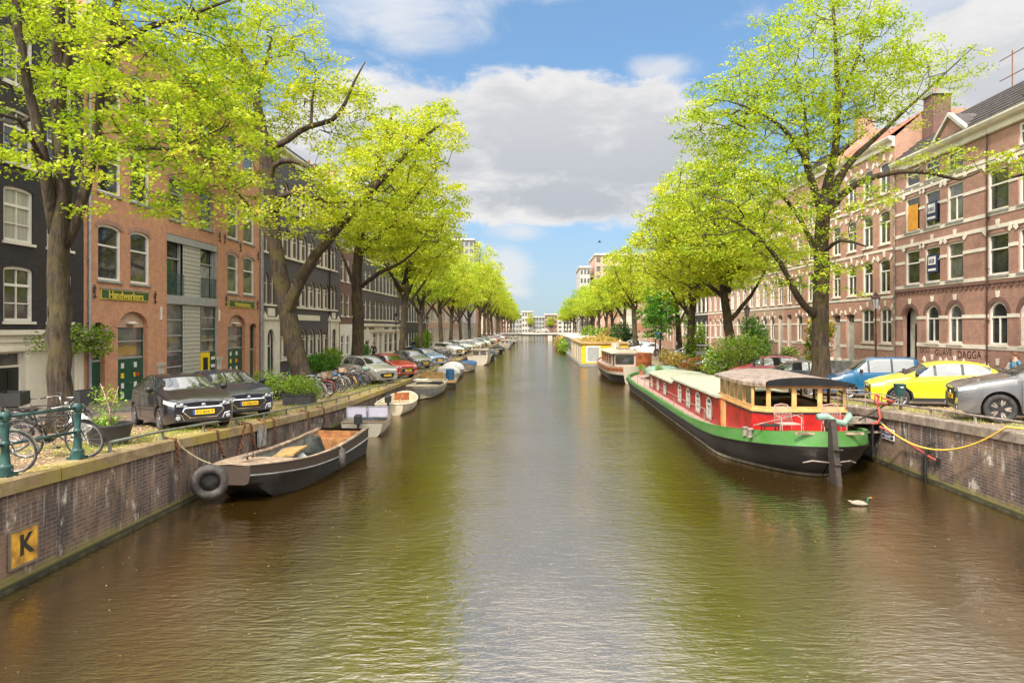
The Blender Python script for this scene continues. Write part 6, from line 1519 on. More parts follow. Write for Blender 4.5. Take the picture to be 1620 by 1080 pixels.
# ---------------------------------------------------------------- bicycles
def bicycle(label, x, y, rz, frame='iron_black', zf=zl, lean=6, basket=None, crate=None, seat_cover=None, group=None, detail=True, grey=False, x_extra=None, wh='rubber_grey'):
    t = thing('bicycle', label, 'bicycle', (x, y, zf(y)-.01), 0, group); t.rotation_euler = (R(lean), 0, rz); r = .345; wb = 1.1
    def P(name, b, par=t, sm=True): return b.build(name, par, sm)
    n = 28 if detail else 18
    for cx in (0, wb):
        b = MB(); b.tube([(cx+r*math.cos(2*PI*k/n), 0, r+r*math.sin(2*PI*k/n)) for k in range(n+1)], .019, 6, wh, False); w_ = P('wheel', b)
        s = MB(); s.tube([(cx+(r-.025)*math.cos(2*PI*k/n), 0, r+(r-.025)*math.sin(2*PI*k/n)) for k in range(n+1)], .011, 4, 'alloy', False); P('rim', s, w_)
        s = MB()
        for k in range(16 if detail else 10):
            a = 2*PI*k/(16 if detail else 10); s.tube([(cx, .02*(-1)**k, r), (cx+(r-.02)*math.cos(a), 0, r+(r-.02)*math.sin(a))], .0022 if detail else .003, 3, 'alloy', False)
        s.tube([(cx, -.05, r), (cx, .05, r)], .02, 6, 'zinc'); P('spokes', s, w_)
        f = MB(); a0, a1 = (20, 190) if cx == 0 else (-5, 150)
        f.tube([(cx+(r+.035)*math.cos(R(a0+(a1-a0)*k/12)), 0, r+(r+.035)*math.sin(R(a0+(a1-a0)*k/12))) for k in range(13)], .018, 5, frame); P('mudguard', f)
    bb = (.45, 0, .29); st = (.33, 0, .78); hd = (.92, 0, .82); hb = (.96, 0, .62)
    b = MB()
    b.tube([bb, st], .016, 6, frame); b.tube([st, hd], .014, 6, frame) if not grey else b.tube([(.40, 0, .5), (.7, 0, .55), hb], .016, 6, frame)
    b.tube([bb, hb], .018, 6, frame); b.tube([hd, hb], .02, 6, frame)
    for s_ in (-.05, .05): b.tube([(0, s_, r), (bb[0], s_*.6, bb[2])], .01, 5, frame); b.tube([(0, s_, r), (st[0], s_*.3, st[2]-.05)], .009, 5, frame); b.tube([(wb, s_, r), (1.0, s_, .58), hb], .011, 5, frame)
    P('frame', b)
    b = MB(); b.tube([hd, (.9, 0, .98)], .012, 6, 'chrome'); b.tube([(.68, -.28, 1.0), (.78, -.27, 1.03), (.88, -.16, 1.03), (.9, 0, 1.0), (.88, .16, 1.03), (.78, .27, 1.03), (.68, .28, 1.0)], .011, 6, 'chrome')
    hbar = P('handlebar', b); b = MB(); b.tube([(.66, -.28, 1.0), (.77, -.275, 1.03)], .017, 6, 'saddle'); b.tube([(.66, .28, 1.0), (.77, .275, 1.03)], .017, 6, 'saddle'); P('grip', b, hbar)
    b = MB(); b.tube([st, (.31, 0, .9)], .012, 6, 'chrome'); P('seat_post', b)
    b = MB(); b.grid([[(.12, -.02, .93), (.13, -.1, .95), (.22, -.09, .96), (.33, -.035, .95), (.44, -.018, .94)], [(.10, 0, .95), (.12, 0, .97), (.22, 0, .975), (.33, 0, .965), (.46, 0, .95)], [(.12, .02, .93), (.13, .1, .95), (.22, .09, .96), (.33, .035, .95), (.44, .018, .94)]], seat_cover or 'saddle')
    b.box(.12, .30, -.07, .07, .90, .945, seat_cover or 'saddle'); P('saddle', b)
    b = MB(); b.lathe([(.085, -.004), (.085, .004)], (bb[0], .05, bb[2]), 'Y', 14, 'plastic_black'); b.box(.0, .5, .045, .07, .29, .36, 'plastic_black'); b.tube([bb, (.45, .09, .29), (.5, .1, .14)], .01, 5, 'zinc'); b.box(.45, .55, .1, .18, .13, .15, 'plastic_black'); b.tube([bb, (.45, -.09, .29), (.4, -.1, .44)], .01, 5, 'zinc'); b.box(.35, .45, -.18, -.1, .43, .45, 'plastic_black'); P('pedals', b, t, False)
    b = MB()
    for s_ in (-.06, .06): b.tube([(-.22, s_, .73), (.26, s_, .74)], .008, 4, frame); b.tube([(0, s_, r), (-.1, s_, .73)], .007, 4, frame)
    for q in (-.2, -.05, .1): b.tube([(q, -.06, .735), (q, .06, .735)], .006, 4, frame)
    P('rack', b)
    b = MB(); b.lathe([(0, -.03), (.04, -.02), (.045, .03), (0, .045)], (1.02, 0, .84), 'X', 10, 'lamp_lens'); P('lamp', b)
    if crate:
        m_, cx = crate; b = MB(); x0 = .93 if cx == 'f' else -.28; z0 = .92 if cx == 'f' else .76
        for (a, c, d, e) in ((x0, x0+.42, -.19, -.18), (x0, x0+.42, .18, .19), (x0, x0+.01, -.18, .18), (x0+.41, x0+.42, -.18, .18)): b.box(a, c, d, e, z0, z0+.26, m_)
        b.box(x0+.01, x0+.41, -.18, .18, z0, z0+.01, m_); P('crate', b, t, False)
    return t
bicycle('black old bicycle leaning by the green post with a white plastic bag behind it', -9.55, 12.75, R(2), 'iron_black', lean=10)
bicycle('olive bicycle cut by the left frame edge next to the nearest green post', -9.62, 11.0, R(8), 'rail_iron', lean=8, grey=True)
bicycle('black bicycle with a dark front crate between tree and planter', -10.6, 15.6, R(-40), 'iron_black', crate=('plastic_black', 'f'), lean=4)
bicycle('grey bicycle with a large dark crate behind the railing, far left', -11.4, 13.2, R(12), 'plastic_black', crate=('plastic_black', 'f'), lean=3, grey=True)
bicycle('black bicycle standing directly in front of the nearest elm trunk', -11.3, 14.8, R(10), 'iron_black', lean=5)
t = thing('plastic_bag', 'crumpled white plastic bag hooked on the bicycle behind the green post', 'bag', (-8.68, 12.95, zl(12.9)+.55)); r_ = np.random.default_rng(4)
b = MB(); rows = []
for i in range(9):
    a = PI*i/8; rows.append([(.17*math.sin(a)*math.cos(2*PI*k/14)*(1+.3*r_.normal()*math.sin(a)), .16*math.sin(a)*math.sin(2*PI*k/14)*(1+.3*r_.normal()*math.sin(a)), -.22*math.cos(a)*(1+.1*r_.normal())) for k in range(14)])
b.grid(rows, 'plastic_bag', closed=True); b.build('bag_body', t); b = MB(); b.tube([(-.02, 0, .18), (-.05, .02, .33), (-.03, .03, .42)], [.03, .02, .01], 6, 'plastic_bag'); b.build('handle', t, True)
rk = [(0, 'black', 'iron_black'), (1, 'grey', 'zinc'), (2, 'black', 'plastic_black'), (3, 'red', 'red_paint'), (4, 'dark', 'iron_black'), (5, 'dark green', 'green_iron'), (6, 'black', 'plastic_black'), (7, 'cream', 'paint_cream'), (8, 'grey', 'zinc'), (9, 'orange', 'panel_orange'), (10, 'black', 'iron_black'), (11, 'blue', 'tarp_blue'), (12, 'black', 'plastic_black'), (13, 'pale', 'stone_grey'), (14, 'rusty', 'rust')]
rb = random.Random(8)
for k, (i, cn, m_) in enumerate(rk):
    y = 30.6+.62*k; sc = {3: 'tarp_blue', 12: 'tarp_blue', 10: 'hose_red'}.get(k)
    bicycle(f'{cn} bicycle in the rack by the second elm, {ORD[k]} from the near end', -10.95+rb.uniform(-.25, .25), y, R(-12+rb.uniform(-14, 14)), m_, lean=rb.uniform(-9, 9), group='bicycles in the rack on the left quay', detail=False, crate=(('wood_old', 'f') if k in (2, 8) else ('plastic_black', 'r') if k in (5, 11) else None), seat_cover=sc, grey=bool(k % 2), wh='rubber' if k % 3 else 'rubber_grey')
t = thing('saddle_cover', 'blue rain cover thrown over a bicycle in the rack', 'cover', (-10.0, 33.0, zl(33)+.95)); b = MB(); b.lathe([(.0, .14), (.22, .12), (.36, .02), (.34, -.1), (0, -.12)], (0, 0, 0), 'Z', 12, 'tarp_blue'); b.build('fabric', t, True)
t = thing('saddle_cover', 'light blue rain cover on a bicycle at the far end of the rack', 'cover', (-9.7, 38.6, zl(38)+.95)); b = MB(); b.lathe([(.0, .14), (.18, .12), (.26, .02), (.25, -.1), (0, -.12)], (0, 0, 0), 'Z', 12, 'mint_paint'); b.build('fabric', t, True)
for k in range(9): bicycle(f'dark bicycle of the distant cluster on the left quay, {ORD[k]} from the camera', -10.6+rb.uniform(-.4, .4), 69.5+.75*k, R(-10+rb.uniform(-20, 20)), 'iron_black', lean=rb.uniform(-9, 9), group='distant bicycles by the far elm', detail=False)
for k, (yy, xx) in enumerate(((52, 19.7), (70.5, 19.8), (29.3, 19.6))): bicycle(['dark bicycle against the wall of the rosy brick house, right bank', 'dark bicycle parked by the tan brick house, right bank', 'white and black bicycle beside the person in denim'][k], xx, yy, R(80), 'iron_black', zr, lean=5, detail=False)

# ---------------------------------------------------------------- planters and street furniture
t = thing('planter', 'large round black pot with pink stemmed shrub on the left quay', 'planter', (-9.0, 14.35, zl(14.35)-.02))
b = MB(); b.lathe([(0, 0), (.34, 0), (.43, .42), (.45, .44), (.45, .47), (.40, .47), (.39, .40), (0, .4)], (0, 0, 0), 'Z', 24, 'pot_dark'); b.build('pot', t, angle=40)
shrub('x', 'x', (0, 0, 0), [(0, 0, .52, .38, .38, .1, 3), (.02, 0, .85, .3, .3, .35, .6), (-.2, .1, 1.1, .25, .25, .2, .5)], 'leaf_shrub', 900, .06, 40, parent=t, stems=False)
b = MB(); b.tube([(0, 0, .4), (.02, 0, .75), (-.1, .02, 1.05), (-.25, .1, 1.3)], [.02, .018, .014, .006], 6, 'deck_pink'); b.tube([(.02, 0, .7), (.14, -.02, 1.0), (.2, 0, 1.25)], [.015, .011, .005], 5, 'deck_pink'); b.tube([(-.1, .02, 1.0), (-.02, .1, 1.2)], [.01, .005], 5, 'deck_pink'); b.build('stem', t, True)
t = thing('planter', 'long black planter box with bright green bush behind the far left railing', 'planter', (-13.9, 16.4, zl(16)-.02))
b = MB(); b.box(-.9, .9, -.4, .4, 0, .55, 'pot_dark'); b.box(-.94, .94, -.44, .44, .55, .6, 'pot_dark'); b.build('box', t); shrub('x', 'x', (0, 0, 0), [(-.35, 0, .95, .75, .6, .5), (.4, 0, .85, .5, .5, .4)], 'leaf_green', 4200, .075, 41, parent=t)
t = thing('planter', 'low dark planter tub at the foot of the leaning elm', 'planter', (-9.6, 27.6, zl(27.6)-.02)); b = MB(); b.box(-.55, .55, -.4, .4, 0, .42, 'pot_dark'); b.box(-.58, .58, -.43, .43, .42, .46, 'pot_dark'); b.build('box', t); shrub('x', 'x', (0, 0, 0), [(0, 0, .8, .75, .7, .45), (.2, .3, .5, .7, .6, .3)], 'leaf_shrub', 2600, .08, 42, parent=t)

def lantern(label, x, y, z, H=4.6, m='brown_iron', group=None):
    t = thing('street_lamp', label, 'lamp', (x, y, z), 0, group)
    b = MB(); b.lathe([(.16, 0), (.16, .25), (.12, .3), (.1, .9), (.075, 1.0), (.06, 1.1), (.045, H*.55), (.06, H*.56), (.04, H*.6), (.035, H-.75), (.06, H-.72), (.03, H-.68), (0, H-.67)], (0, 0, 0), 'Z', 12, m)
    b.tube([(-.28, 0, H-1.0), (.28, 0, H-1.0)], .018, 6, m); b.build('post', t, angle=45)
    b = MB(); b.lathe([(.1, H-.68), (.21, H-.12)], (0, 0, 0), 'Z', 6, 'lamp_lens'); lan = b.build('lamp_glass', t)
    b = MB()
    for k in range(6):
        a = 2*PI*k/6; b.tube([(.1*math.cos(a), .1*math.sin(a), H-.68), (.215*math.cos(a), .215*math.sin(a), H-.12)], .012, 4, m)
    b.lathe([(.25, H-.14), (.25, H-.1), (.12, H+.02), (.13, H+.08), (.05, H+.14), (.03, H+.22), (0, H+.26)], (0, 0, 0), 'Z', 6, m)
    for k in range(6): a = 2*PI*k/6; b.lathe([(.02, H-.1), (.015, H-.03), (0, H-.01)], (.23*math.cos(a), .23*math.sin(a), 0), 'Z', 5, m)
    b.build('lamp_cap', t); return t
lantern('reddish brown ornate street lantern in front of the salmon brick house', 17.6, 35.5, zr(35)+.05, 4.7)
lantern('ornate lantern on the right quay above the white flowered bush', 15.2, 49.5, zr(50), 4.7, 'brown_iron')
lantern('dark lantern half hidden behind the leaning elm trunk', -14.9, 41.0, zl(41)+.05, 4.6, 'green_iron')
lantern('dark lantern in front of the cream shop front', -14.9, 72, zl(70)+.05, 4.6, 'iron_black')
lantern('dark lantern beside the bright green bushes on the left bank', -14.8, 92, zl(90)+.05, 4.6, 'iron_black')
lantern('distant dark lantern on the left pavement, past the dark striped facade', -14.8, 118, zl(90)+.05, 4.6, 'iron_black')
lantern('distant lantern on the right pavement near the columnar conifer', 17.9, 88, zr(90)+.05, 4.6, 'iron_black')
t = thing('trash_bin', 'dark green litter bin at the right quay edge in front of the yellow car', 'bin', (11.1, 20.9, zr(20.9)+.18)); t.scale = (.62, .62, .62)
b = MB(); b.tube([(0, 0, -.32), (0, 0, .5)], .03, 6, 'iron_black'); b.build('leg', t); b = MB(); b.add([(-.16, -.14, .35), (.16, -.14, .35), (.16, .14, .35), (-.16, .14, .35), (-.24, -.18, .92), (.24, -.18, .92), (.24, .18, .92), (-.24, .18, .92)], [(0, 3, 2, 1), (4, 5, 6, 7), (0, 1, 5, 4), (1, 2, 6, 5), (2, 3, 7, 6), (3, 0, 4, 7)], 'green_iron'); b.box(-.26, .26, -.2, .2, .92, .97, 'green_iron'); b.build('body', t, bevel=.015)
b = MB(); b.box(-.07, .07, -.2, -.182, .78, .84, 'tarp_white'); b.build('sticker', t)
t = thing('parking_sign', 'blue square parking sign on a thin post on the right quay', 'sign', (13.2, 74, zr(74))); b = MB(); b.tube([(0, 0, 0), (0, 0, 2.9)], .03, 6, 'zinc'); b.build('post', t); b = MB(); b.box(-.35, .35, -.04, -.03, 2.1, 2.9, 'plate_blue'); b.build('sign_plate', t); part('lettering', textmesh('P', .6, 'tarp_white', .002), t, (0, -.05, 2.5), (R(90), 0, 0))
for (x, y, m_, lab) in ((18.4, 52.0, 'iron_black', 'black iron stair rail at the rosy brick doorway, right bank'), (18.4, 46.2, 'iron_black', 'black iron stair rail at the salmon house doorway')):
    t = thing('stair_railing', lab, 'railing', (x, y, zr(y)+.09)); b = MB()
    for q in (-.6, .6): b.tube([(0, q, 0), (0, q, 1.2)], .02, 6, m_); b.tube([(0, q, 1.0), (1.6, q, 1.7)], .02, 6, m_)
    b.build('rail', t, True); b = MB()
    for k in range(5): b.box(.3+.3*k, 1.9+.7, -.55, .55, .0+.18*k, .18*(k+1)-.002, 'stone_grey')
    b.build('steps', t)

# ---------------------------------------------------------------- boats
def hull_rows(L, B, sheer, draft, nst=28, bow=2.2, stern=.75, flare=.82, rake=.5, keelup=.0, pw=.62, npt=7):
    "x forward; returns rows of full cross sections (left gunwale..keel..right gunwale) and half breadth function"
    def hb(f):          # f 0 stern .. 1 bow
        s = stern+(1-stern)*min(1, f/.35)**.7 if f < .35 else 1.0
        bw = (1-((f-.45)/.55)**bow) if f > .45 else 1.0
        return B/2*s*max(0.0, bw)**pw
    rows = []
    for i in range(nst):
        f = i/(nst-1); f2 = 1-(1-f)**1.15 if f > .5 else f; y = hb(f); zs = sheer(f); rk = rake*max(0, (f-.72)/.28)**1.6
        half = []
        for j in range(npt):
            q = j/(npt-1)      # 0 keel .. 1 gunwale
            zz = -draft*(1-.75*max(0, (f-.75)/.25)**2)*(1-q)**1.6+zs*q; wv = y*(flare+(1-flare)*q)*min(1, (q*2.6)**.55 if q > 0 else 0)
            xx = -L/2+L*f+rk*(q-.6)
            half.append((xx, wv, zz))
        rows.append([(x, y_, z) for x, y_, z in half[::-1]]+[(x, -y_, z) for x, y_, z in half[1:]])
    return rows, hb
def open_boat(name, label, x, y, rz, L, B, h=.55, hm='hull_white', inm='cream_gel', gm='wood_old', bow=2.2, stern=.75, strake=None, z=0, group=None, lift=.35, draft=.25, rake=.5, pw=.62, floor=.05):
    t = thing(name, label, 'boat', (x, y, z), rz, group)
    sheer = lambda f: h+lift*max(0, (f-.4)/.6)**2+.1*max(0, (.3-f)/.3)**2
    rows, hb = hull_rows(L, B, sheer, draft, bow=bow, stern=stern, rake=rake, pw=pw)
    b = MB(); n = len(rows[0]); b.grid(rows, hm, mf=(lambda i, j: strake if (strake and (j in (0, n-2))) else hm)); b.poly(rows[0][::-1], hm); b.build('hull', t, angle=50)
    # inner shell
    ins = []
    for r0 in rows[1:-1]:
        k = len(r0); c = r0[k//2]; out = []
        for p in (r0[0], r0[1], r0[2]): out.append((p[0]*.985, p[1]*.93, max(p[2]-.015, floor)))
        out.append((r0[2][0]*.985, r0[2][1]*.85, floor)); out.append((r0[-3][0]*.985, r0[-3][1]*.85, floor))
        for p in (r0[-3], r0[-2], r0[-1]): out.append((p[0]*.985, p[1]*.93, max(p[2]-.015, floor)))
        ins.append(out)
    b = MB(); b.grid([q[::-1] for q in ins], inm); b.poly(ins[0], inm); b.build('interior', t, angle=50)
    b = MB()
    for s_ in (0, -1):
        b.tube([(r0[s_][0], r0[s_][1]*.97, r0[s_][2]+.0) for r0 in rows], .028, 6, gm)
    b.tube([rows[0][0], rows[0][-1]], .03, 6, gm); b.build('gunwale', t, True)
    return t, sheer, hb, rows
def outboard(t, x, y, z, m='plastic_black', sc=1):
    b = MB(); b.obox((x-.12*sc, y, z+.32*sc), (1, 0, 0), (0, 1, 0), (0, 0, 1), .2*sc, .13*sc, .17*sc, m); o = b.build('outboard_motor', t, bevel=.05*sc)
    b = MB(); b.box(x-.18*sc, x-.06*sc, y-.04, y+.04, z-.6*sc, z+.18*sc, m); b.tube([(x+.05, y, z+.3*sc), (x+.5*sc, y+.1, z+.38*sc)], .015, 5, m); b.build('shaft', o)

# 1 black steel work barge with tyre
t = thing('work_barge', 'open black steel work barge with a tyre hanging from its raked bow', 'boat', (-6.75, 19.1, 0), R(-96))
L, B = 6.7, 2.05; rows = []; prof = []
NS = 26
for i in range(NS):
    f = i/(NS-1); x = -L/2+L*f
    hb_ = B/2*(.86+.14*math.sin(PI*min(1, f/.7)/2)) if f < .62 else B/2*(1-.52*((f-.62)/.38)**2.1)
    zs = .66+.30*abs(f-.42)**1.7*2.1; bt = -.35+(.0 if f < .70 else (zs+.18)*((f-.70)/.30)**1.7)
    pts = [(x, hb_, zs), (x, hb_*.985, zs-.28*(1-.3*f)), (x, hb_*.99+.03, zs-.30*(1-.3*f)), (x, hb_*.985, zs-.34*(1-.3*f)), (x, hb_*.9, min(bt+.28, zs-.40)), (x, hb_*.72, min(bt, zs-.44)), (x, 0, min(bt, zs-.44))]
    rows.append(pts+[(p[0], -p[1], p[2]) for p in pts[-2::-1]])
nn = len(rows[0])
b = MB(); b.grid(rows, 'steel_black', mf=lambda i, j: {0: 'steel_brown', nn-2: 'steel_brown', 1: 'stone_grey', 2: 'stone_grey', nn-3: 'stone_grey', nn-4: 'stone_grey'}.get(j, 'steel_black')); b.poly(rows[0][::-1], 'steel_black'); b.poly(rows[-1], 'steel_brown'); b.build('hull', t, angle=30)
b = MB(); fl = .12; ins = [[(r0[0][0], r0[0][1]-.10, r0[0][2]-.02), (r0[0][0], r0[0][1]-.13, r0[0][2]-.3), (r0[0][0], r0[0][1]-.2, fl), (r0[0][0], -r0[0][1]+.2, fl), (r0[0][0], -r0[0][1]+.13, r0[0][2]-.3), (r0[0][0], -r0[0][1]+.10, r0[0][2]-.02)] for r0 in rows[1:19]]
b.grid([q[::-1] for q in ins], 'hull_grey', mf=lambda i, j: 'wood_dark' if j == 2 else 'hull_grey'); b.poly(ins[0], 'wood_orange'); b.poly(ins[-1][::-1], 'hull_grey'); b.build('interior', t)
b = MB()
for sg in (1, -1):
    top = [(r0[0][0], sg*(r0[0][1]+.01), r0[0][2]+.012) for r0 in rows]; inn = [(r0[0][0], sg*(r0[0][1]-.17), r0[0][2]+.012) for r0 in rows]
    b.grid([inn, top] if sg > 0 else [top, inn], 'wood_old'); b.grid([inn, [(p[0], p[1], p[2]-.05) for p in inn]], 'wood_old')
b.tube([(p[0][0], p[0][1], p[0][2]+.01) for p in rows], .022, 6, 'steel_brown'); b.tube([(p[0][0], -p[0][1], p[0][2]+.01) for p in rows], .022, 6, 'steel_brown')
b.build('side_deck', t)
b = MB(); fd = [[(r0[0][0], r0[0][1]-.05, r0[0][2]+.006), (r0[0][0], 0, r0[0][2]+.03), (r0[0][0], -r0[0][1]+.05, r0[0][2]+.006)] for r0 in rows[18:]]; b.grid(fd, 'wood_old'); b.build('foredeck', t)
b = MB(); b.box(-3.2, -2.8, -.72, .72, .5, .54, 'wood_orange'); b.box(-3.24, -3.2, -.72, .72, .15, .7, 'wood_orange'); b.box(-2.8, -2.76, -.72, .72, .15, .52, 'wood_orange'); b.build('stern_bench', t)
b = MB(); b.obox((-.1, -.2, .62), (1, .25, .05), (-.25, 1, .1), (0, 0, 1), .95, .28, .03, 'wood_yellow'); b.build('plank', t)
b = MB(); b.obox((-.15, -.5, .52), (1, .3, 0), (-.3, 1, 0), (0, 0, 1), 1.0, .12, .03, 'wood_old'); b.build('plank', t)
b = MB(); b.lathe([(.34, -.12), (.40, -.06), (.41, .06), (.34, .12), (.24, .10), (.22, .03), (.22, -.03), (.24, -.10), (.34, -.12)], (0, 0, 0), 'X', 28, 'rubber_grey'); b.lathe([(0, -.02), (.23, -.02), (.23, .02), (0, .02)], (0, 0, 0), 'X', 20, 'rubber')
b = b.build('fender_tyre', t, True); b.location = (3.46, -.42, .56); b.rotation_euler = (0, R(10), R(30))
for sg, xx, yy in ((0, -.35, -1.12),):
    b = MB(); b.lathe([(0, -.28), (.08, -.24), (.1, 0), (.08, .24), (0, .28)], (xx, 1.2, .42), 'Z', 10, 'rubber_grey'); b.tube([(xx, 1.2, .68), (xx, 1.12, .8)], .01, 4, 'rope'); b.build('fender', t, True)
b = MB(); b.box(2.0, 2.9, -.04, .04, .98, 1.02, 'rail_grey')
for x_ in (2.3, 2.55): b.tube([(x_, -.02, .9), (x_, -.02, 1.04)], .03, 6, 'rust')
b.build('mooring_bitts', t)
# dark tarpaulin over the engine, two stacked fenders
t = thing('tarpaulin', 'dark tarpaulin draped over the engine in the black barge', 'cover', (-6.85, 20.8, .12), R(-96)); t.scale = (.78, .85, .82)
r_ = np.random.default_rng(6); b = MB(); rows_ = []
for i in range(9):
    q = i/8; w_ = .62*(1-.45*q); z_ = .78*q; rows_.append([(w_*math.cos(2*PI*k/16)*(1+.10*math.sin(5*k+q*4)), .75*w_*math.sin(2*PI*k/16)*(1+.1*math.cos(4*k)), z_+.03*math.sin(3*k)) for k in range(16)])
b.grid(rows_, 'tarp_dark', closed=True); b.poly(rows_[-1], 'tarp_dark'); b.build('sheet', t, True)
t = thing('buoy', 'white rag pile beside the tarpaulin inside the black barge', 'cloth', (-6.95, 20.0, .13)); b = MB(); b.lathe([(0, 0), (.22, .02), (.2, .18), (.1, .3), (0, .32)], (0, 0, 0), 'Z', 9, 'plastic_bag'); b.build('heap', t)
t['category'] = 'cloth'; t.name = 'rag_pile'
# 2 small boat with windscreen
t, sh, hb, rw = open_boat('motor_boat', 'small weathered white clinker boat with a two pane windscreen behind the black barge', -6.85, 27.8, R(97), 4.5, 1.8, .45, 'hull_white', 'hull_white', 'wood_old', lift=.15, stern=.85, strake='hull_white', bow=2.4)
b = MB()
for k in range(5): 
    for s_ in (1, -1): b.tube([(r0[2][0], r0[2][1]*(1.0+.012)*s_, .08+.1*k+.04*(i/len(rw))) for i, r0 in enumerate(rw)][:24], .008, 4, 'wood_old')
b.build('clinker_strakes', t)
b = MB()
for y0, y1 in ((-.82, -.02), (.02, .82)):
    for (a, c, e, f_) in ((y0, y1, .5, .55), (y0, y1, .92, .96)): b.box(-.55, -.5, a, c, e, f_, 'zinc')
    b.box(-.55, -.5, y0, y0+.04, .55, .92, 'zinc'); b.box(-.55, -.5, y1-.04, y1, .55, .92, 'zinc')
f = b.build('windscreen', t); b = MB(); b.box(-.535, -.525, -.78, -.06, .55, .92, 'panel_lilac'); b.box(-.535, -.525, .06, .78, .55, .92, 'panel_lilac'); b.build('pane', f)
b = MB(); b.box(-.5, 1.9, -.5, .5, .44, .5, 'tarp_blue'); b.build('blue_cover', t, bevel=.03); outboard(t, -2.35, .1, .38)
b = MB(); b.box(-1.9, -1.5, -.8, .8, .38, .42, 'wood_old'); b.build('bench', t)
# 3 cream sloop
t, sh, hb, rw = open_boat('sloop', 'open cream sloop with orange brown front hatch and tilted outboard', -7.0, 34.4, R(92), 5.2, 1.85, .44, 'cream_gel', 'cream_gel', 'paint_cream', lift=.22, stern=.72, bow=2.6, pw=.7)
b = MB(); b.box(1.05, 1.1, -.38, .38, .2, .72, 'varnish'); b.build('hatch', t); b = MB(); b.box(-.3, .15, -.8, .8, .38, .43, 'cream_gel'); b.box(-2.1, -1.6, -.7, .7, .4, .45, 'cream_gel'); b.build('bench', t)
b = MB(); b.tube([(-1.6, -.3, .55), (.8, -.1, .62)], .02, 6, 'wood_old'); b.tube([(-1.2, .1, .5), (.7, .25, .6)], .02, 6, 'wood_old'); b.build('oar', t); outboard(t, -2.7, .0, .48, 'plastic_black', 1.0)
# 4 grey white sloop with cream deck
t, sh, hb, rw = open_boat('sloop', 'white grey sloop with cream foredeck and dark cockpit cushions', -6.8, 41.6, R(-92), 6.2, 2.05, .62, 'hull_grey', 'cream_gel', 'cream_gel', lift=.18, stern=.8, bow=2.6, pw=.66, strake='cream_gel')
b = MB(); dk = [[(r0[0][0], r0[0][1]*.95, r0[0][2]+.01), (r0[0][0], 0, r0[0][2]+.07), (r0[0][0], r0[-1][1]*.95, r0[0][2]+.01)] for r0 in rw[15:]]; b.grid(dk, 'cream_gel'); b.build('foredeck', t)
b = MB(); b.box(.9, 1.6, -.4, .4, .98, 1.06, 'cushion'); b.build('hatch', t); b = MB(); b.box(-1.8, -1.0, -.8, .8, .5, .66, 'plastic_black'); b.box(-.6, .2, .3, .9, .55, .8, 'plastic_black'); b.build('cockpit_cushion', t)
t = thing('raft', 'orange brown wooden raft with boards behind the grey sloop', 'raft', (-7.2, 47.3, 0), R(4)); b = MB(); b.box(-1.5, 1.6, -1.1, 1.2, .35, .5, 'wood_yellow'); b.box(-1.45, 1.5, -1.0, 1.1, -.1, .35, 'wood_dark'); b.build('deck', t); b = MB(); b.box(-1.4, -1.3, -1.0, 1.1, .5, .85, 'wood_yellow'); b.box(-1.3, .6, 1.0, 1.1, .5, .95, 'wood_yellow'); b.build('side_board', t)
t = thing('barrel', 'blue plastic barrel standing on the wooden raft', 'barrel', (-6.0, 47.0, .5)); b = MB(); b.lathe([(0, 0), (.28, 0), (.3, .2), (.3, .6), (.26, .75), (0, .77)], (0, 0, 0), 'Z', 14, 'tarp_blue'); b.build('drum', t, angle=40)
def covered(label, x, y, rz, L, B, m, hm='hull_white', hgt=.75, grp=None):
    t, sh, hb, rw = open_boat('covered_boat', label, x, y, rz, L, B, .55, hm, 'cream_gel', 'paint_cream', stern=.8, group=grp)
    rows_ = []
    for i, r0 in enumerate(rw[:-1]):
        f = i/(len(rw)-2); top = .55+hgt*math.sin(PI*min(1, .15+f*.9))**.8; rr = []
        for k in range(9):
            a = PI*k/8; rr.append((r0[0][0], r0[0][1]*1.03*math.cos(a), r0[0][2]+.02+(top-.45)*math.sin(a)*(1+.06*math.sin(3*i))))
        rows_.append(rr)
    b = MB(); b.grid(rows_, m); b.poly(rows_[0], m); b.build('cover', t, True); return t
covered('small boat under a bulging white tarpaulin beyond the raft', -7.0, 54.0, R(95), 4.8, 1.8, 'tarp_white', hgt=.5)
covered('second boat under a white tarpaulin, half hidden by the first', -7.2, 58.6, R(92), 4.6, 1.8, 'tarp_white', 'hull_grey', hgt=.5)
covered('small white boat with a bright blue cover and outboard', -6.8, 64.5, R(-95), 4.4, 1.8, 'tarp_blue', hgt=.3)
def cabin_boat(label, x, y, rz, L=7, B=2.6, m='hull_white', grp=None):
    t, sh, hb, rw = open_boat('cabin_boat', label, x, y, rz, L, B, .85, m, 'cream_gel', 'paint_cream', stern=.9, group=grp, bow=2.6)
    b = MB(); b.box(-L*.15, L*.28, -B*.36, B*.36, .6, 1.55, 'hull_white'); b.box(-L*.17, L*.24, -B*.38, B*.38, 1.55, 1.63, 'hull_white'); b.build('cabin', t, bevel=.06)
    for s_ in (-1, 1):
        for k in range(3): b = MB(); b.box(-L*.11+k*L*.12, -L*.03+k*L*.12, s_*B*.365-.01, s_*B*.365+.01, 1.05, 1.4, 'boat_glass'); b.build('window', t)
    for k in (-1, 1): b = MB(); b.box(-L*.15-.015, -L*.15+.005, k*.42-.32, k*.42+.32, 1.0, 1.42, 'boat_glass'); b.build('window', t)
    return t
cabin_boat('white cabin boat with two dark stern windows on the left side of the canal', -6.5, 78, R(90), 7.5, 2.5)
nm = ['dark covered boat', 'grey open boat', 'dark covered boat', 'white open boat', 'white cabin boat', 'blue covered boat', 'white open boat', 'grey covered boat', 'white cabin boat', 'red covered boat']
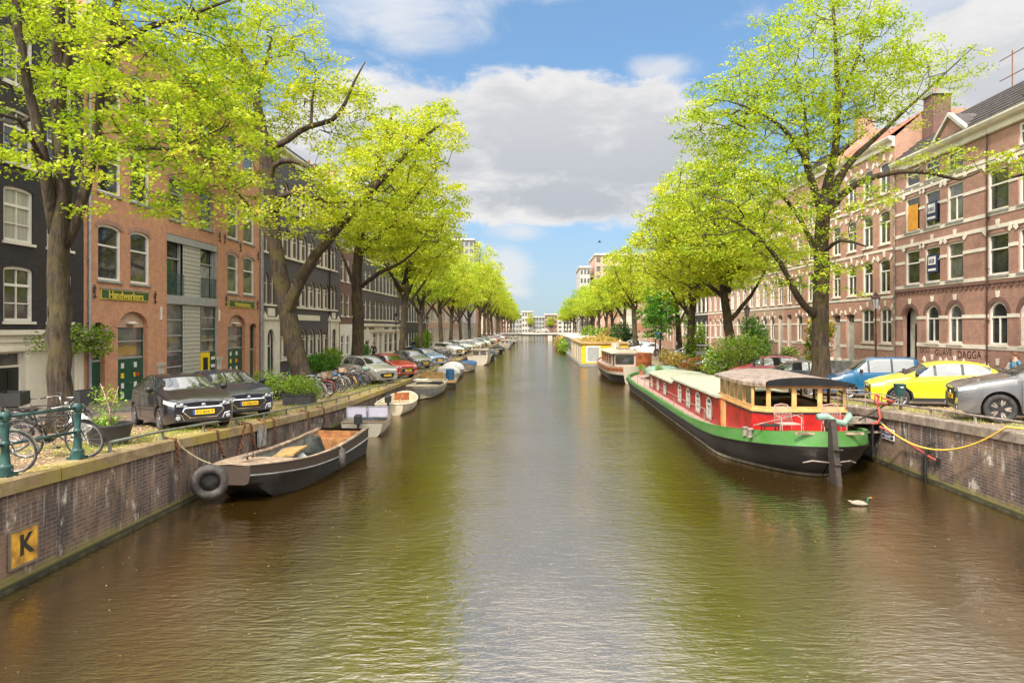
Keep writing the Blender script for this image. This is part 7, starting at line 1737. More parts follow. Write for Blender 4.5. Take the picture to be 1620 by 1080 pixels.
for k, n_ in enumerate(nm):
    y = 90+k*11.5; lab = f'{n_} in the far moored row on the left, {ORD[k]} from the camera'
    if 'cabin' in n_: cabin_boat(lab, -6.4, y, R(90), 7, 2.4, grp='boats moored far along the left quay')
    elif 'covered' in n_: covered(lab, -6.5, y, R(90), 5.5, 2.1, {'dark': 'tarp_dark', 'blue': 'tarp_blue', 'grey': 'hull_grey', 'red': 'hose_red'}[n_.split()[0]], 'steel_black', .5, 'boats moored far along the left quay')
    else: open_boat('rowing_boat', lab, -6.6, y, R(90), 5, 1.9, .55, 'hull_grey' if 'grey' in n_ else 'hull_white', group='boats moored far along the left quay')

# ---- the big red and green barge on the right
BX, BY = 8.03, 33.0
t = thing('houseboat_barge', 'long black and green barge with a red cabin and glazed orange wheelhouse', 'boat', (BX, BY, 0), R(89.2))   # local +x = bow (far end), +y = towards the canal centre
L, B = 29.6, 4.5; NS = 70; rows = []
def bhb(f):      # f 0 stern (near) .. 1 bow
    if f < .17: return B/2*(1-(1-f/.17)**2.3)**.5
    if f > .9: return B/2*(1-((f-.9)/.1)**2.2)**.6
    return B/2
def bsheer(f): return .72+.60*max(0, 1-f/.30)**1.7+.42*max(0, (f-.78)/.22)**2
for i in range(NS):
    f = 1-math.cos(PI/2*min(1, i/22)) if i <= 22 else None
    f = .22*(1-math.cos(PI/2*i/22)) if i <= 22 else .22+.66*(i-22)/27 if i <= 49 else .88+.12*math.sin(PI/2*(i-49)/20)
    y = max(bhb(f), .02); zs = bsheer(f); x = -L/2+L*f; e = max(0, 1-f/.12)
    e3 = max(0, 1-f/.28); gd = .15+.25*e3
    lev = [(zs, 1.0, 0), (zs-gd, 1.012, 0), (zs-gd-.015, 1.035, .0), (zs-gd-.07, 1.035, .0), (zs-gd-.09, 1.005, 0), (min(.38, zs-gd-.12), .97-.10*e, .18*e), (.1, .93-.22*e, .42*e), (.02, .935-.25*e, .48*e), (-.5, .7-.3*e, .9*e)]
    pts = [(x+k[2]*1.2, y*k[1], k[0]) for k in lev]; rows.append(pts+[(x+.9*e*1.2, 0, -.5)]+[(p[0], -p[1], p[2]) for p in pts[::-1]])
nn = len(rows[0]); mats_ = {0: 'boat_green', 1: 'steel_black', 2: 'steel_black', 3: 'steel_black', 4: 'steel_black', 5: 'steel_black', 6: 'hull_line'}
mat('hull_line', (.2, .17, .13), .8, var=.3)
b = MB(); b.grid(rows, 'steel_black', mf=lambda i, j: mats_.get(j if j < nn//2 else nn-2-j, 'steel_black')); b.build('hull', t, angle=35)
b = MB(); dk = [[(r0[0][0], r0[0][1]*.985, bsheer((r0[0][0]+L/2)/L)-.22), (r0[0][0], -r0[0][1]*.985, bsheer((r0[0][0]+L/2)/L)-.22)] for r0 in rows]; b.grid([d[::-1] for d in dk], 'deck_pink'); b.build('deck', t)
b = MB()
for sg in (1, -1): b.grid([[(r0[0][0]+(.12 if r0[0][0] < -L/2+.5 else 0), sg*max(0, r0[0][1]*.94-.02), bsheer((r0[0][0]+L/2)/L)+.0) for r0 in rows], [(r0[0][0], sg*(r0[0][1]+.01), bsheer((r0[0][0]+L/2)/L)+.004) for r0 in rows]], 'boat_green')
for sg in (1, -1): b.grid([[(r0[0][0]+(.12 if r0[0][0] < -L/2+.5 else 0), sg*max(0, r0[0][1]*.94-.02), bsheer((r0[0][0]+L/2)/L)+.0) for r0 in rows], [(r0[0][0]+(.12 if r0[0][0] < -L/2+.5 else 0), sg*max(0, r0[0][1]*.94-.02), bsheer((r0[0][0]+L/2)/L)-.22) for r0 in rows]], 'boat_green')
b.build('bulwark', t)
lx = lambda Y: Y-BY
# saloon: red side wall with arched windows, stepped mint roof
def cabin(x0, x1, z0, z1, hy, wins, rm):
    b = MB(); ops = [(a-x0, c-x0, d, e, (c-a)*.28) for a, c, d, e in wins]
    q = MB(); wall_with_holes(q, x1-x0, z0, z1, ops, 'red_paint', .06, y=0)
    me = q.mesh('cabin_wall'); o = part('cabin_wall', me, t, (x1, hy, 0), (0, 0, R(180)))     # -y of the panel faces +y of the barge
    for (a, c, d, e) in wins:
        a2, c2 = x1-c, x1-a; a2, c2 = a-x0, c-x0
        window(o, a2, c2, d, e, (c-a)*.28, 'sash_v', 'concrete_light', 'glass_dark', None, 'window', .03)
    b.box(x0, x1, -hy, hy-.08, z0, z1-.01, 'red_paint'); b.box(x0, x0+.05, -hy, hy-.001, z0, z1, 'red_paint'); b.build('cabin_side', t)
    r = MB(); rr = [[(x_, hy+.12, z1-.02), (x_, hy+.1, z1+.05), (x_, hy*.5, z1+.15), (x_, 0, z1+.19), (x_, -hy*.5, z1+.15), (x_, -hy-.1, z1+.05)] for x_ in (x0-.02, x1+.02)]
    r.grid(rr[::-1], rm); r.poly(rr[0], rm); r.poly(rr[1][::-1], rm); r.build('cabin_roof', t)
cabin(lx(24.3), lx(33.2), .45, 1.62, 1.42, [(lx(25.0)+.6+1.9*k, lx(25.0)+1.45+1.9*k, .66, 1.5) for k in range(4)], 'roof_mint')
cabin(lx(33.22), lx(41.0), .45, 1.40, 1.42, [(lx(33.2)+.8+2.2*k, lx(33.2)+1.6+2.2*k, .62, 1.28) for k in range(3)], 'roof_mint')
b = MB(); b.box(lx(24.0), lx(24.29), -1.2, 1.3, .5, 1.62, 'red_paint'); b.build('cabin_end', t)
# wheelhouse
Yn, Yf = 20.35, 24.5; hy = 1.34; x0, x1 = lx(Yn), lx(Yf); ch = .38; zr0, zr1, zr2 = .62, 1.58, 2.38
plan = [(x0, -hy), (x0, hy-ch), (x0+ch*1.0, hy), (x1, hy), (x1, -hy)]
b = MB(); pl = [(x, y, zr0) for x, y in plan]; pl2 = [(x, y, zr1) for x, y in plan]; b.grid([pl+[pl[0]], pl2+[pl2[0]]], 'red_paint'); b.build('wheelhouse_wall', t)
b = MB(); pl = [(x+(-.03 if x == x0 else 0), y+(.03 if y > 0 else -.03), zr1) for x, y in plan]; b.prism(pl, (0, 0, .06), 'wood_frame'); b.prism([(x, y, zr1-.05) for x, y, z in pl], (0, 0, .045), 'iron_black'); b.build('waist_rail', t)
b = MB(); segs = []
for i in range(5):
    p, q = plan[i], plan[(i+1) % 5]; n = {0: 3, 1: 1, 2: 4, 3: 3, 4: 4}[i]
    for k in range(n):
        a = [p[c]+(q[c]-p[c])*k/n for c in (0, 1)]; c_ = [p[c]+(q[c]-p[c])*(k+1)/n for c in (0, 1)]; segs.append((a, c_))
glz = MB(); th = .055
inx = lambda pt: (pt[0]+(.06 if abs(pt[0]-x0) < .01 else -.0), pt[1]*.97)
for (a, c_) in segs:
    d = Vector((c_[0]-a[0], c_[1]-a[1], 0)); ln = d.length; d.normalize(); nrm = Vector((d.y, -d.x, 0)) if (Vector((d.y, -d.x, 0)).dot(Vector(((a[0]+c_[0])/2-(x0+x1)/2, (a[1]+c_[1])/2, 0))) > 0) else Vector((-d.y, d.x, 0))
    A = Vector((a[0], a[1], 0)); C = Vector((c_[0], c_[1], 0))
    for (u0, u1, z0, z1) in ((0, ln, zr1+.06, zr1+.16), (0, ln, zr2-.1, zr2), (0, .07, zr1+.16, zr2-.1), (ln-.07, ln, zr1+.16, zr2-.1)):
        m_ = A+d*((u0+u1)/2)-nrm*.03; b.obox((m_.x, m_.y, (z0+z1)/2), d, nrm, (0, 0, 1), (u1-u0)/2, .03, (z1-z0)/2, 'wood_frame')
    g0 = A+d*.07-nrm*.035; g1 = C-d*.07-nrm*.035; glz.quad((g0.x, g0.y, zr1+.16), (g1.x, g1.y, zr1+.16), (g1.x, g1.y, zr2-.1), (g0.x, g0.y, zr2-.1), 'clear_glass')
fo = b.build('window_frame', t); glz.build('pane', fo)
b = MB(); b.quad((x0+.1, -hy+.1, zr1-.05), (x1-.1, -hy+.1, zr1-.05), (x1-.1, hy-.6, zr1-.05), (x0+.1, hy-.6, zr1-.05), 'brown_shutter'); b.build('wheelhouse_floor', t)
b = MB(); b.box(x0+.35, x0+.55, .1, 1.0, zr1+.0, zr1+.34, 'cushion'); b.build('cushion', t, bevel=.05); b = MB(); b.obox((x0+.3, .35, zr1+.24), (1, 0, .3), (0, 1, 0), (-.3, 0, 1), .05, .2, .16, 'cushion_yellow'); b.build('cushion', t, bevel=.04)
# roof: cambered, with black fascia and patchy felt
rr = []; NX, NY = 8, 12
for i in range(NX+1):
    x_ = x0-.22+(x1+.15-x0+.22)*i/NX; row = []
    for j in range(NY+1):
        y_ = -hy-.18+(2*hy+.36)*j/NY; yy = y_
        if i == 0: yy = max(min(y_, hy-ch+.15), -hy-.18)
        if i == 1: yy = min(y_, hy+.05)
        row.append((x_, yy, zr2+.05+.20*(1-(y_/(hy+.18))**2)))
    rr.append(row)
b = MB(); b.grid(rr, 'roof_wheelhouse'); b.build('wheelhouse_roof', t, True)
b = MB(); edge = rr[0]; low = [(p[0], p[1], zr2+.005) for p in edge]; b.grid([edge, low], 'black_paint'); e2 = [r0[-1] for r0 in rr]; b.grid([e2, [(p[0], p[1], p[2]-.1) for p in e2]], 'wood_old'); e3 = [r0[0] for r0 in rr]; b.grid([e3, [(p[0], p[1], p[2]-.1) for p in e3]], 'wood_old'); b.build('roof_fascia', t)
b = MB(); b.box(x1-.75, x1-.12, hy-.0, hy+.03, .62, 1.56, 'wood_frame'); b.box(x1-.68, x1-.19, hy+.031, hy+.04, .7, 1.48, 'wood_frame'); do = b.build('side_door', t)
b = MB(); b.box(x1-.25, x1-.2, hy+.04, hy+.07, 1.15, 1.2, 'chrome'); b.build('handle', do)
# rail, stern gear, rudder
b = MB(); rp = [(lx(Y), 1.98, bsheer((lx(Y)+L/2)/L)+.42) for Y in (24.2, 27, 30, 33, 36, 39, 42)]; b.tube(rp, .018, 6, 'rail_grey')
for p in rp: b.tube([(p[0], p[1], p[2]-.5), p], .014, 5, 'rail_grey')
b.tube([rp[0], (lx(23.4), 1.95, bsheer(.28)+.02)], .014, 5, 'rail_grey'); b.build('side_rail', t)
b = MB(); b.tube([(lx(19.2), 1.75, 1.35), (lx(18.6), .6, 1.75), (lx(18.55), .55, .55)], .018, 6, 'rail_grey'); b.tube([(lx(18.9), 1.1, 1.1), (lx(18.9), 1.1, 1.58)], .014, 5, 'rail_grey'); b.build('stern_rail', t)
b = MB(); sx = -L/2; mat('rudder_wood', (.016, .012, .01), .7, var=.4, vs=6, c2=(.04, .028, .022), bmp=.5); b.obox((sx-.22, 0, .55), (1, 0, -.22), (0, 1, 0), (.22, 0, 1), .20, .07, 1.05, 'rudder_wood'); b.obox((sx-.32, 0, -.32), (1, 0, -.2), (0, 1, 0), (.2, 0, 1), .32, .06, .5, 'rudder_wood')
for q in (-.3, .1, .5, .9): b.obox((sx-.2-.2*q, 0, q), (1, 0, -.22), (0, 1, 0), (.22, 0, 1), .215, .078, .015, 'steel_brown')
b.obox((sx+.05, 0, 1.55), (1, 0, .1), (0, 1, 0), (-.1, 0, 1), .12, .11, .12, 'steel_brown')
ru = b.build('rudder', t)
b = MB(); b.tube([(sx+.0, .35, 1.72), (sx+.05, .1, 1.72), (sx+.1, -.15, 1.58), (sx+.15, -.4, 1.52), (sx+.3, -.62, 1.66), (sx+.55, -.72, 1.7), (sx+.8, -.78, 1.55)], [.09, .1, .09, .09, .1, .09, .07], 8, 'mint_paint'); b.build('tiller', ru, True)
for sg in (1, -1): 
    b = MB(); b.lathe([(.10, -.03), (.13, 0), (.10, .03), (.07, .0), (.10, -.03)], (sx+.42, sg*.62, .95-.0), 'X', 14, 'steel_black'); b.build('hawse_ring', t)
    b = MB(); b.tube([(sx-.1, sg*.08, .52), (sx-.05, sg*.5, .56), (sx+.1, sg*.7, .48)], .02, 6, 'rail_grey'); b.build('rudder_bracket', t)
    b = MB(); b.obox((sx+.10, sg*.62, 1.26), (0, 1, 0), (0, 0, 1), (1, 0, 0), .3, .03, .03, 'wood_old'); b.build('rubbing_strip', t)
for xx, yy in ((lx(19.6), 1.72), (lx(19.9), 1.78)):
    b = MB(); b.lathe([(.07, 0), (.06, .2), (.09, .22), (.09, .26), (0, .27)], (xx, yy, .95), 'Z', 10, 'rail_grey'); b.build('bollard', t)
def wicker(x, y, z, rz, lab):
    c = thing('wicker_chair', lab, 'chair', (x, y, z), rz); mm = 'wicker'
    b = MB(); 
    for k in range(11): u = -.24+.048*k; b.tube([(.18, u, .38), (.24, u*.95, .6), (.33, u*.8, .86)], .008, 4, mm)
    for q in (.45, .55, .65, .75): b.tube([(.2+(q-.4)*.28, -.24, q), (.2+(q-.4)*.28, .24, q)], .006, 4, mm)
    b.tube([(.18, -.27, .38), (.24, -.26, .65), (.32, -.2, .87), (.34, 0, .9), (.32, .2, .87), (.24, .26, .65), (.18, .27, .38)], .016, 6, mm); b.build('backrest', c, True)
    b = MB()
    for k in range(10): b.tube([(-.25+.045*k, -.26, .38), (-.25+.045*k, .26, .38)], .012, 4, mm)
    b.tube([(-.27, -.27, .38), (.2, -.27, .38)], .014, 6, mm); b.tube([(-.27, .27, .38), (.2, .27, .38)], .014, 6, mm); b.tube([(-.27, -.27, .38), (-.27, .27, .38)], .016, 6, mm); b.build('seat', c)
    for s_ in (-1, 1):
        b = MB(); b.tube([(.24, s_*.27, .6), (0, s_*.31, .6), (-.24, s_*.31, .56), (-.27, s_*.29, .2), (-.27, s_*.28, 0)], .014, 6, mm); b.build('armrest', c, True)
        b = MB(); b.tube([(.18, s_*.26, .38), (.24, s_*.27, 0)], .014, 6, mm); b.build('leg', c, True)
dz_ = 0.98
wicker(7.15, 19.55, dz_, R(100), 'pinkish wicker armchair on the barge stern deck, left of the rudder'); wicker(8.45, 19.5, dz_, R(80), 'pinkish wicker armchair on the barge stern deck, behind the tiller')
t2 = thing('deck_box', 'small dark metal table and tools beside the left wicker chair on the barge', 'table', (6.65, 19.5, dz_)); b = MB(); b.box(-.25, .25, -.2, .2, .32, .36, 'iron_black')
b.build('table_top', t2); b = MB()
for sx_ in (-.2, .2):
    for sy_ in (-.15, .15): b.tube([(sx_, sy_, 0), (sx_, sy_, .32)], .014, 5, 'iron_black')
b.build('table_frame', t2)
t2.name = 'side_table'
for (x_, y_, z_, lab) in ((6.9, 45.2, .95, 'terracotta pot with small plant on the barge bow'), (7.9, 44.4, .95, 'second terracotta pot on the barge bow deck')):
    q = thing('flower_pot', lab, 'pot', (x_, y_, z_)); b = MB(); b.lathe([(0, 0), (.14, 0), (.2, .3), (.17, .3), (0, .27)], (0, 0, 0), 'Z', 12, 'terracotta'); b.build('pot', q); shrub('x', 'x', (0, 0, 0), [(0, 0, .5, .25, .25, .22)], 'leaf_shrub', 300, .08, 60, parent=q, stems=False)
q = thing('tarpaulin', 'pale mint tarpaulin bundled on the barge bow', 'cover', (8.3, 45.6, .95)); b = MB(); b.lathe([(1.2, 0), (1.15, .3), (.9, .55), (.5, .6), (0, .62)], (0, 0, 0), 'Z', 11, 'mint_paint'); b.build('sheet', q)
# gangway between barge and quay
t = thing('gangway', 'rusty metal gangway with rails between barge and right quay', 'gangway', (9.9, 21.2, 0)); b = MB(); b.box(-.7, 1.0, -.6, .6, 1.2, 1.27, 'rail_grey'); b.box(-.5, .8, -.5, .5, .9, .95, 'rail_grey'); b.build('platform', t)
b = MB()
for yy in (-.6, .6):
    b.tube([(-.7, yy, 1.25), (-.7, yy, 2.1), (.5, yy, 2.1), (1.1, yy, 1.9), (1.1, yy, 1.25)], .02, 6, 'rail_grey'); b.tube([(0, yy, 1.25), (0, yy, 2.1)], .014, 5, 'rail_grey')
b.tube([(-.2, -.6, 1.3), (1.0, -.6, 2.0)], .022, 6, 'iron_black'); b.tube([(.9, -.6, .9), (1.2, -.6, 2.2)], .022, 6, 'iron_black'); b.build('rail', t, True)
b = MB(); b.box(-.6, -.54, -.6, .6, .2, 1.2, 'rail_grey'); b.box(.2, .26, -.6, .6, .2, 1.2, 'iron_black'); b.build('support', t)
b = MB(); b.tube([tuple(p) for p in catenary((9.75, 19.3, 1.38), (10.28, 14.95, 1.93), .62, 20)]+[(10.5, 14.5, 1.93), (10.85, 13.6, 2.0), (10.7, 12.4, 2.0), (10.9, 11, 2.02)], .022, 7, 'hose_yellow'); tag(b.build('water_hose', None, True), 'thick yellow hose sagging from the barge stern onto the right quay', 'hose')
b = MB(); b.tube([(9.6, 19.6, 1.35), (9.9, 19.9, 1.3), (10.2, 20.3, 1.4), (10.28, 20.6, 1.8), (10.35, 20.7, 2.0), (10.15, 20.5, 2.1), (10.1, 20.4, 1.85), (10.5, 20.6, 1.78), (10.6, 20.3, 1.9), (10.3, 20.4, 2.0)], .035, 7, 'hose_red'); tag(b.build('water_hose', None, True), 'salmon red hose coiled around the gangway rail by the barge stern', 'hose')
b = MB(); b.tube([(9.7, 19.35, 1.3), (10.25, 19.2, .98), (10.33, 18.6, .82), (10.34, 17.9, .68), (10.38, 17.7, .66)], .03, 7, 'hose_red'); tag(b.build('water_hose', None, True), 'red hose slanting down along the right quay wall', 'hose')
b = MB(); b.box(XR-.05, XR+.0, 17.62, 17.74, .55, .72, 'iron_black'); tag(b.build('wall_socket'), 'small black fitting in the right quay wall at the red hose end', 'fitting')

# ---- cabin cruiser with red brown trim
t = thing('cabin_cruiser', 'white and red brown wooden cabin cruiser between barge and yellow houseboat', 'boat', (7.1, 57.6, 0), R(90))
L, B = 15.5, 3.6; rows = []
for i in range(30):
    f = i/29; y = B/2*(1-(1-min(1, f/.2))**2.2*.55)*(1-max(0, (f-.6)/.4)**2.4)**.7; y = max(y, .02); zs = 1.0+.35*max(0, (f-.5)/.5)**2+.12*(1-f); x = -L/2+L*f
    lev = [(zs+.12, 1.0), (zs, 1.02), (zs-.28, 1.0), (.62, .97), (.12, .86), (-.4, .55)]; pts = [(x, y*k[1], k[0]) for k in lev]; rows.append(pts+[(x, 0, -.45)]+[(p[0], -p[1], p[2]) for p in pts[::-1]])
nn = len(rows[0]); mm_ = {0: 'wood_old', 1: 'varnish', 2: 'hull_white', 3: 'steel_black', 4: 'steel_black'}
b = MB(); b.grid(rows, 'steel_black', mf=lambda i, j: mm_.get(j if j < nn//2 else nn-2-j, 'steel_black')); b.poly(rows[0][::-1], 'hull_white'); b.build('hull', t, angle=40)
b = MB(); b.grid([[(r0[0][0], -r0[0][1], r0[1][2]), (r0[0][0], r0[0][1], r0[1][2])] for r0 in rows], 'deck_pink'); b.build('deck', t)
q = MB(); wall_with_holes(q, 9.5, .9, 2.15, [(1.0+1.9*k, 2.0+1.9*k, 1.3, 1.95, 0) for k in range(4)], 'hull_white', .05); o = part('cabin_wall', q.mesh('cabin_wall'), t, (3.6, 1.35, 0), (0, 0, R(180)))
for k in range(4): window(o, 1.0+1.9*k, 2.0+1.9*k, 1.3, 1.95, 0, 'plain', 'varnish', 'glass_dark', None, 'window', .02)
b = MB(); b.box(-5.9, 3.6, -1.35, 1.25, .9, 2.15, 'hull_white'); b.build('cabin', t)
b = MB(); rr = [[(x_, 1.5, 2.12), (x_, .9, 2.27), (x_, 0, 2.33), (x_, -.9, 2.27), (x_, -1.5, 2.12)] for x_ in (3.7, -6.05)]; b.grid(rr, 'hull_white'); b.poly(rr[1], 'hull_white'); b.box(-2, .5, -.5, .4, 2.32, 2.42, 'wood_old'); b.build('cabin_roof', t)
b = MB(); b.box(-5.96, -5.91, -.2, 1.2, 1.35, 1.98, 'glass_dark'); b.build('window', t); b = MB(); b.box(-6.3, -5.91, -1.5, -.35, 1.0, 2.2, 'varnish'); b.build('cabin_door', t)
b = MB(); b.lathe([(.45, 2.2), (.42, 2.7), (0, 2.72)], (4.2, 0, 0), 'Z', 10, 'hull_white'); b.build('wheel_shelter', t)

# ---- yellow houseboat
t = thing('houseboat', 'bright yellow box shaped houseboat with grey shuttered window', 'boat', (7.15, 72.0, 0))
b = MB(); b.box(-2.7, 2.7, -.4, 22, -.5, .3, 'concrete'); b.build('pontoon', t)
b = MB(); b.box(-2.45, 2.45, 0, 21.5, .3, 2.35, 'houseboat_yellow'); b.build('wall', t)
b = MB(); b.box(-2.6, 2.6, -.15, 21.7, 2.35, 2.52, 'wood_yellow'); b.build('roof', t)
fr = MB(); fr.box(-2.0, -.5, -.05, -.001, .45, 2.15, 'paint_white'); w_ = fr.build('window', t); g = MB(); g.box(-1.88, -.62, -.07, -.051, .57, 2.03, 'grey_panel'); g.build('shutter', w_)
for k in range(6):
    fr = MB(); fr.box(-2.5, -2.451, 1+3.4*k, 2.9+3.4*k, .45, 2.15, 'paint_white'); w_ = fr.build('window', t); g = MB(); g.box(-2.515, -2.501, 1.35+3.4*k, 2.55+3.4*k, .55, 2.05, 'glass_dark'); g.build('pane', w_)
shrub('x', 'x', (0, 0, 0), [(0, 6, 2.6, 2.3, 5.5, .35), (.5, 14, 2.65, 2, 6, .4)], 'leaf_autumn', 3000, .25, 61, parent=t, stems=False)
t = thing('houseboat', 'dark grey and white houseboat just beyond the yellow one', 'boat', (7.3, 98.0, 0)); b = MB(); b.box(-2.7, 2.7, -.4, 20, -.5, .3, 'concrete'); b.build('pontoon', t); b = MB(); b.box(-2.4, 2.4, 0, 19.5, .3, 2.5, 'grey_panel'); b.box(-2.4, 1, -.2, -.001, 1.2, 2.5, 'paint_white'); b.build('wall', t); b = MB(); b.box(-2.6, 2.6, -.3, 19.8, 2.5, 2.7, 'concrete_light'); b.build('roof', t)
for k in range(4): fr = MB(); fr.box(-2.46, -2.401, 2+4*k, 4+4*k, .9, 2.0, 'glass_dark'); fr.build('window', t)
shrub('floating_garden', 'leafy green floating garden at the canal edge beyond the yellow houseboat', (4.5, 112, 0), [(0, 0, .7, 1.0, 3.5, .9), (.3, 7, 1.0, 1.2, 4, 1.2)], 'leaf_shrub', 4200, .3, 62, 'garden')
shrub('floating_garden', 'dry reed coloured floating garden farther along the right side', (4.6, 132, 0), [(0, 0, 1.0, 1.3, 6, 1.5)], 'leaf_autumn', 2600, .35, 63, 'garden')
for k, (y, m_, cn) in enumerate(((126, 'concrete_light', 'pale'), (148, 'brick_plum', 'brown'), (170, 'paint_cream', 'cream'))):
    t = thing('houseboat', f'{cn} low houseboat on the far right side of the canal', 'boat', (7.4, y, 0)); b = MB(); b.box(-2.5, 2.5, 0, 17, -.4, .3, 'concrete'); b.build('pontoon', t); b = MB(); b.box(-2.2, 2.2, .3, 16.7, .3, 2.4, m_); b.build('wall', t); b = MB(); b.box(-2.4, 2.4, .1, 16.9, 2.4, 2.55, 'concrete_light'); b.build('roof', t)
    for q in range(3): fr = MB(); fr.box(-2.26, -2.201, 2+5*q, 4+5*q, 1.0, 2.0, 'glass_dark'); fr.build('window', t)

# ---------------------------------------------------------------- duck, bird, people
t = thing('duck', 'mallard duck with pale body and dark head swimming near the barge stern', 'duck', (7.45, 15.75, 0), R(-8)); t.scale = (.85, .85, .85)
b = MB(); rows_ = []
for i in range(11):
    f = i/10; x_ = -.24+.44*f; rr_ = .105*math.sin(PI*(.06+.9*f))**.7; rows_.append([(x_, rr_*math.cos(2*PI*k/12), .05+.02*(1-f)+rr_*.75*math.sin(2*PI*k/12)) for k in range(12)])
mat('duck_body', (.3, .26, .21), .8, var=.3, vs=12, c2=(.2, .14, .1)); mat('duck_head', (.02, .07, .04), .4)
b.grid([r[::-1] for r in rows_], 'duck_body', closed=True); b.tube([(-.2, 0, .08), (-.32, 0, .13)], [.05, .01], 6, 'duck_body'); b.tube([(.15, 0, .08), (.2, 0, .15), (.215, 0, .21), (.25, 0, .225)], [.05, .035, .043, .02], 8, 'duck_head'); b.tube([(.25, 0, .222), (.31, 0, .21)], [.02, .008], 6, 'panel_orange'); b.build('body', t, True)
t = thing('gull', 'tiny dark bird flying high over the canal centre', 'bird', (9.1, 100, 16.6)); b = MB(); b.tube([(-.3, 0, 0), (0, 0, .02), (.3, 0, 0)], [.03, .09, .02], 8, 'iron_black'); b.add([(-.1, 0, .03), (.12, 0, .03), (.1, .35, .2), (.0, .75, .1), (-.05, .35, .2)], [(0, 1, 2, 4), (4, 2, 3)], 'iron_black'); b.add([(-.1, 0, .03), (.12, 0, .03), (.1, -.35, .2), (.0, -.75, .1), (-.05, -.35, .2)], [(0, 4, 2, 1), (4, 3, 2)], 'iron_black'); b.build('body', t)
def skinned(name, verts, edges, radii, m, parent, root=0, sub=2):
    me = bpy.data.meshes.new(name); me.from_pydata(verts, edges, []); me.materials.append(M[m]); o = bpy.data.objects.new(name, me); col.objects.link(o); o.parent = parent
    md = o.modifiers.new('skin', 'SKIN'); md.use_smooth_shade = True
    for i, v in enumerate(me.skin_vertices[0].data): v.radius = (radii[i] if isinstance(radii[i], tuple) else (radii[i], radii[i])); v.use_root = (i == root)
    s = o.modifiers.new('sub', 'SUBSURF'); s.levels = sub; s.render_levels = sub; return o
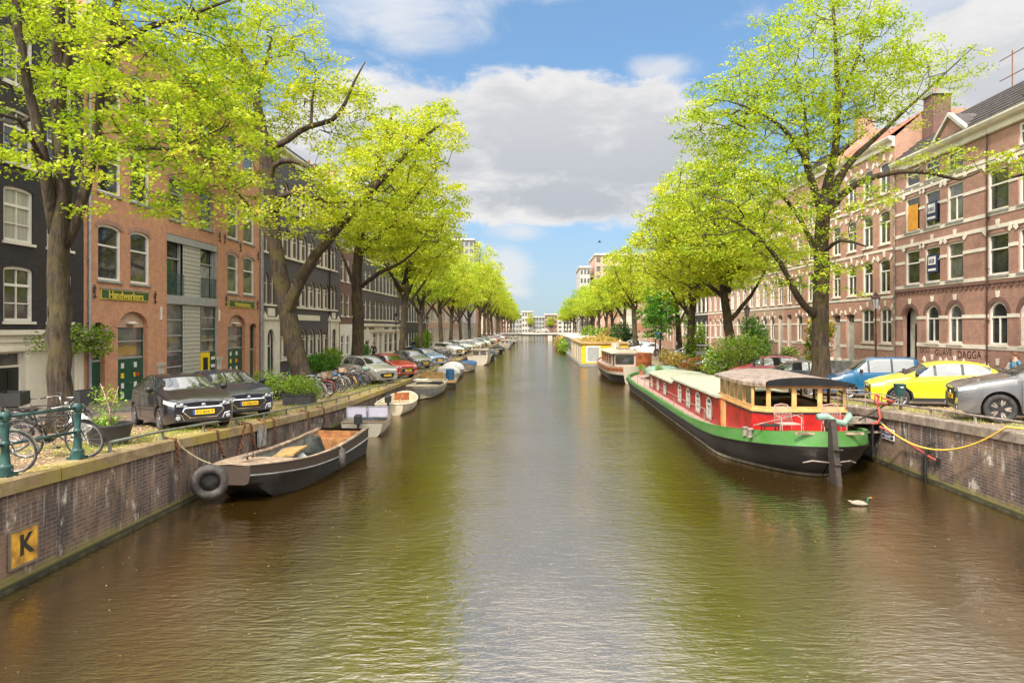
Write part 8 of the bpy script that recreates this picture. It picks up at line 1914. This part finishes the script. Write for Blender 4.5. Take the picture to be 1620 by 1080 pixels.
def person(label, x, y, z, rz, top, bottom, hair='hair_brown', arms='phone', stride=.0, hair_long=True):
    t = thing('person', label, 'person', (x, y, z), rz)      # faces local +x
    V = [(0, 0, .93), (0, 0, 1.10), (.01, 0, 1.28), (.0, 0, 1.42), (.01, 0, 1.52), (.03, 0, 1.62),
         (0, .10, .90), (stride*.5+.02, .10, .50), (stride, .10, .09), (stride+.15, .10, .04), (0, -.10, .90), (-stride*.3+.03, -.10, .50), (-stride, -.10, .09), (-stride+.15, -.10, .04),
         (0, .19, 1.40), (.0, .25, 1.14), (.22, .18, 1.10) if arms == 'phone' else (.05, .27, .88), (0, -.19, 1.40), (.0, -.25, 1.14), (.22, -.16, 1.12) if arms == 'phone' else (-.02, -.27, .88),
         (.30, .14, 1.12) if arms == 'phone' else (.07, .28, .78), (.30, -.12, 1.14) if arms == 'phone' else (0, -.28, .78)]
    E = [(0, 1), (1, 2), (2, 3), (3, 4), (4, 5), (0, 6), (6, 7), (7, 8), (8, 9), (0, 10), (10, 11), (11, 12), (12, 13), (3, 14), (14, 15), (15, 16), (16, 20), (3, 17), (17, 18), (18, 19), (19, 21)]
    Rr_ = [(.13, .10), (.12, .095), (.145, .10), (.10, .075), .055, (.085, .105), .085, .06, .042, (.035, .035), .085, .06, .042, (.035, .035), .055, .042, .032, .055, .042, .032, (.03, .018), (.03, .018)]
    skinned('body', V, E, Rr_, 'skin', t)
    g = 1.16; skinned('jacket', [V[i] for i in (0, 1, 2, 3)]+[V[i] for i in (14, 15, 16, 17, 18, 19)], [(0, 1), (1, 2), (2, 3), (3, 4), (4, 5), (5, 6), (3, 7), (7, 8), (8, 9)], [(.155, .12), (.145, .115), (.165, .12), (.11, .085), .075, .06, .045, .075, .06, .045], top, t)
    skinned('trousers', [(0, 0, .98)]+[V[i] for i in (6, 7, 8, 10, 11, 12)], [(0, 1), (1, 2), (2, 3), (0, 4), (4, 5), (5, 6)], [(.15, .12), .105, .075, .06, .105, .075, .06], bottom, t)
    b = MB(); hd = V[5]; rows_ = []
    for i in range(8):
        a = PI*i/7*.62; rows_.append([(hd[0]-.015+.112*math.sin(a)*math.cos(2*PI*k/14)-(.02 if i > 4 else 0), .100*math.sin(a)*math.sin(2*PI*k/14), hd[2]+.06+.1*math.cos(a)) for k in range(14)])
    b.grid(rows_, hair, closed=True)
    if hair_long: b.tube([(hd[0]-.07, 0, hd[2]+.06), (hd[0]-.10, 0, hd[2]-.06), (hd[0]-.10, 0, hd[2]-.2)], [.09, .085, .04], 10, hair)
    b.build('hair', t, True)
    b = MB(); b.tube([(hd[0]+.085, 0, hd[2]+.02), (hd[0]+.115, 0, hd[2]-.005)], [.012, .016], 6, 'skin'); b.box(hd[0]+.085, hd[0]+.092, -.025, .025, hd[2]-.045, hd[2]-.035, 'red_paint')
    for s_ in (-1, 1): b.lathe([(0, .0), (.012, .004), (0, .01)], (hd[0]+.083, s_*.035, hd[2]+.035), 'X', 8, 'plastic_black')
    b.build('face', t)
    for s_, hnd in ((1, V[20]), (-1, V[21])):
        b = MB()
        for k in range(4): b.tube([(hnd[0]+.01, hnd[1]-.02+.014*k, hnd[2]), (hnd[0]+.05, hnd[1]-.024+.015*k, hnd[2]-.005-.01*abs(k-1.5)), (hnd[0]+.075, hnd[1]-.024+.015*k, hnd[2]-.03)], [.008, .007, .005], 5, 'skin')
        b.tube([(hnd[0], hnd[1]-s_*.025, hnd[2]), (hnd[0]+.035, hnd[1]-s_*.05, hnd[2]+.01)], [.009, .006], 5, 'skin'); b.build('hand', t, True)
    return t
person('person with long auburn hair in a denim jacket on the right pavement', 19.2, 27.4, zr(27.4)+.09, R(185), 'denim', 'cloth_grey')
person('person in black walking past the cream shop front on the left bank', -15.9, 66.3, zl(66)+.09, R(-80), 'cloth_black', 'cloth_black', 'hair_brown', 'walk', .2, False)
person('person in dark clothes on the far left pavement beyond the shop front', -15.6, 86, zl(86)+.09, R(90), 'cloth_black', 'denim', 'hair_brown', 'walk', .2, False)
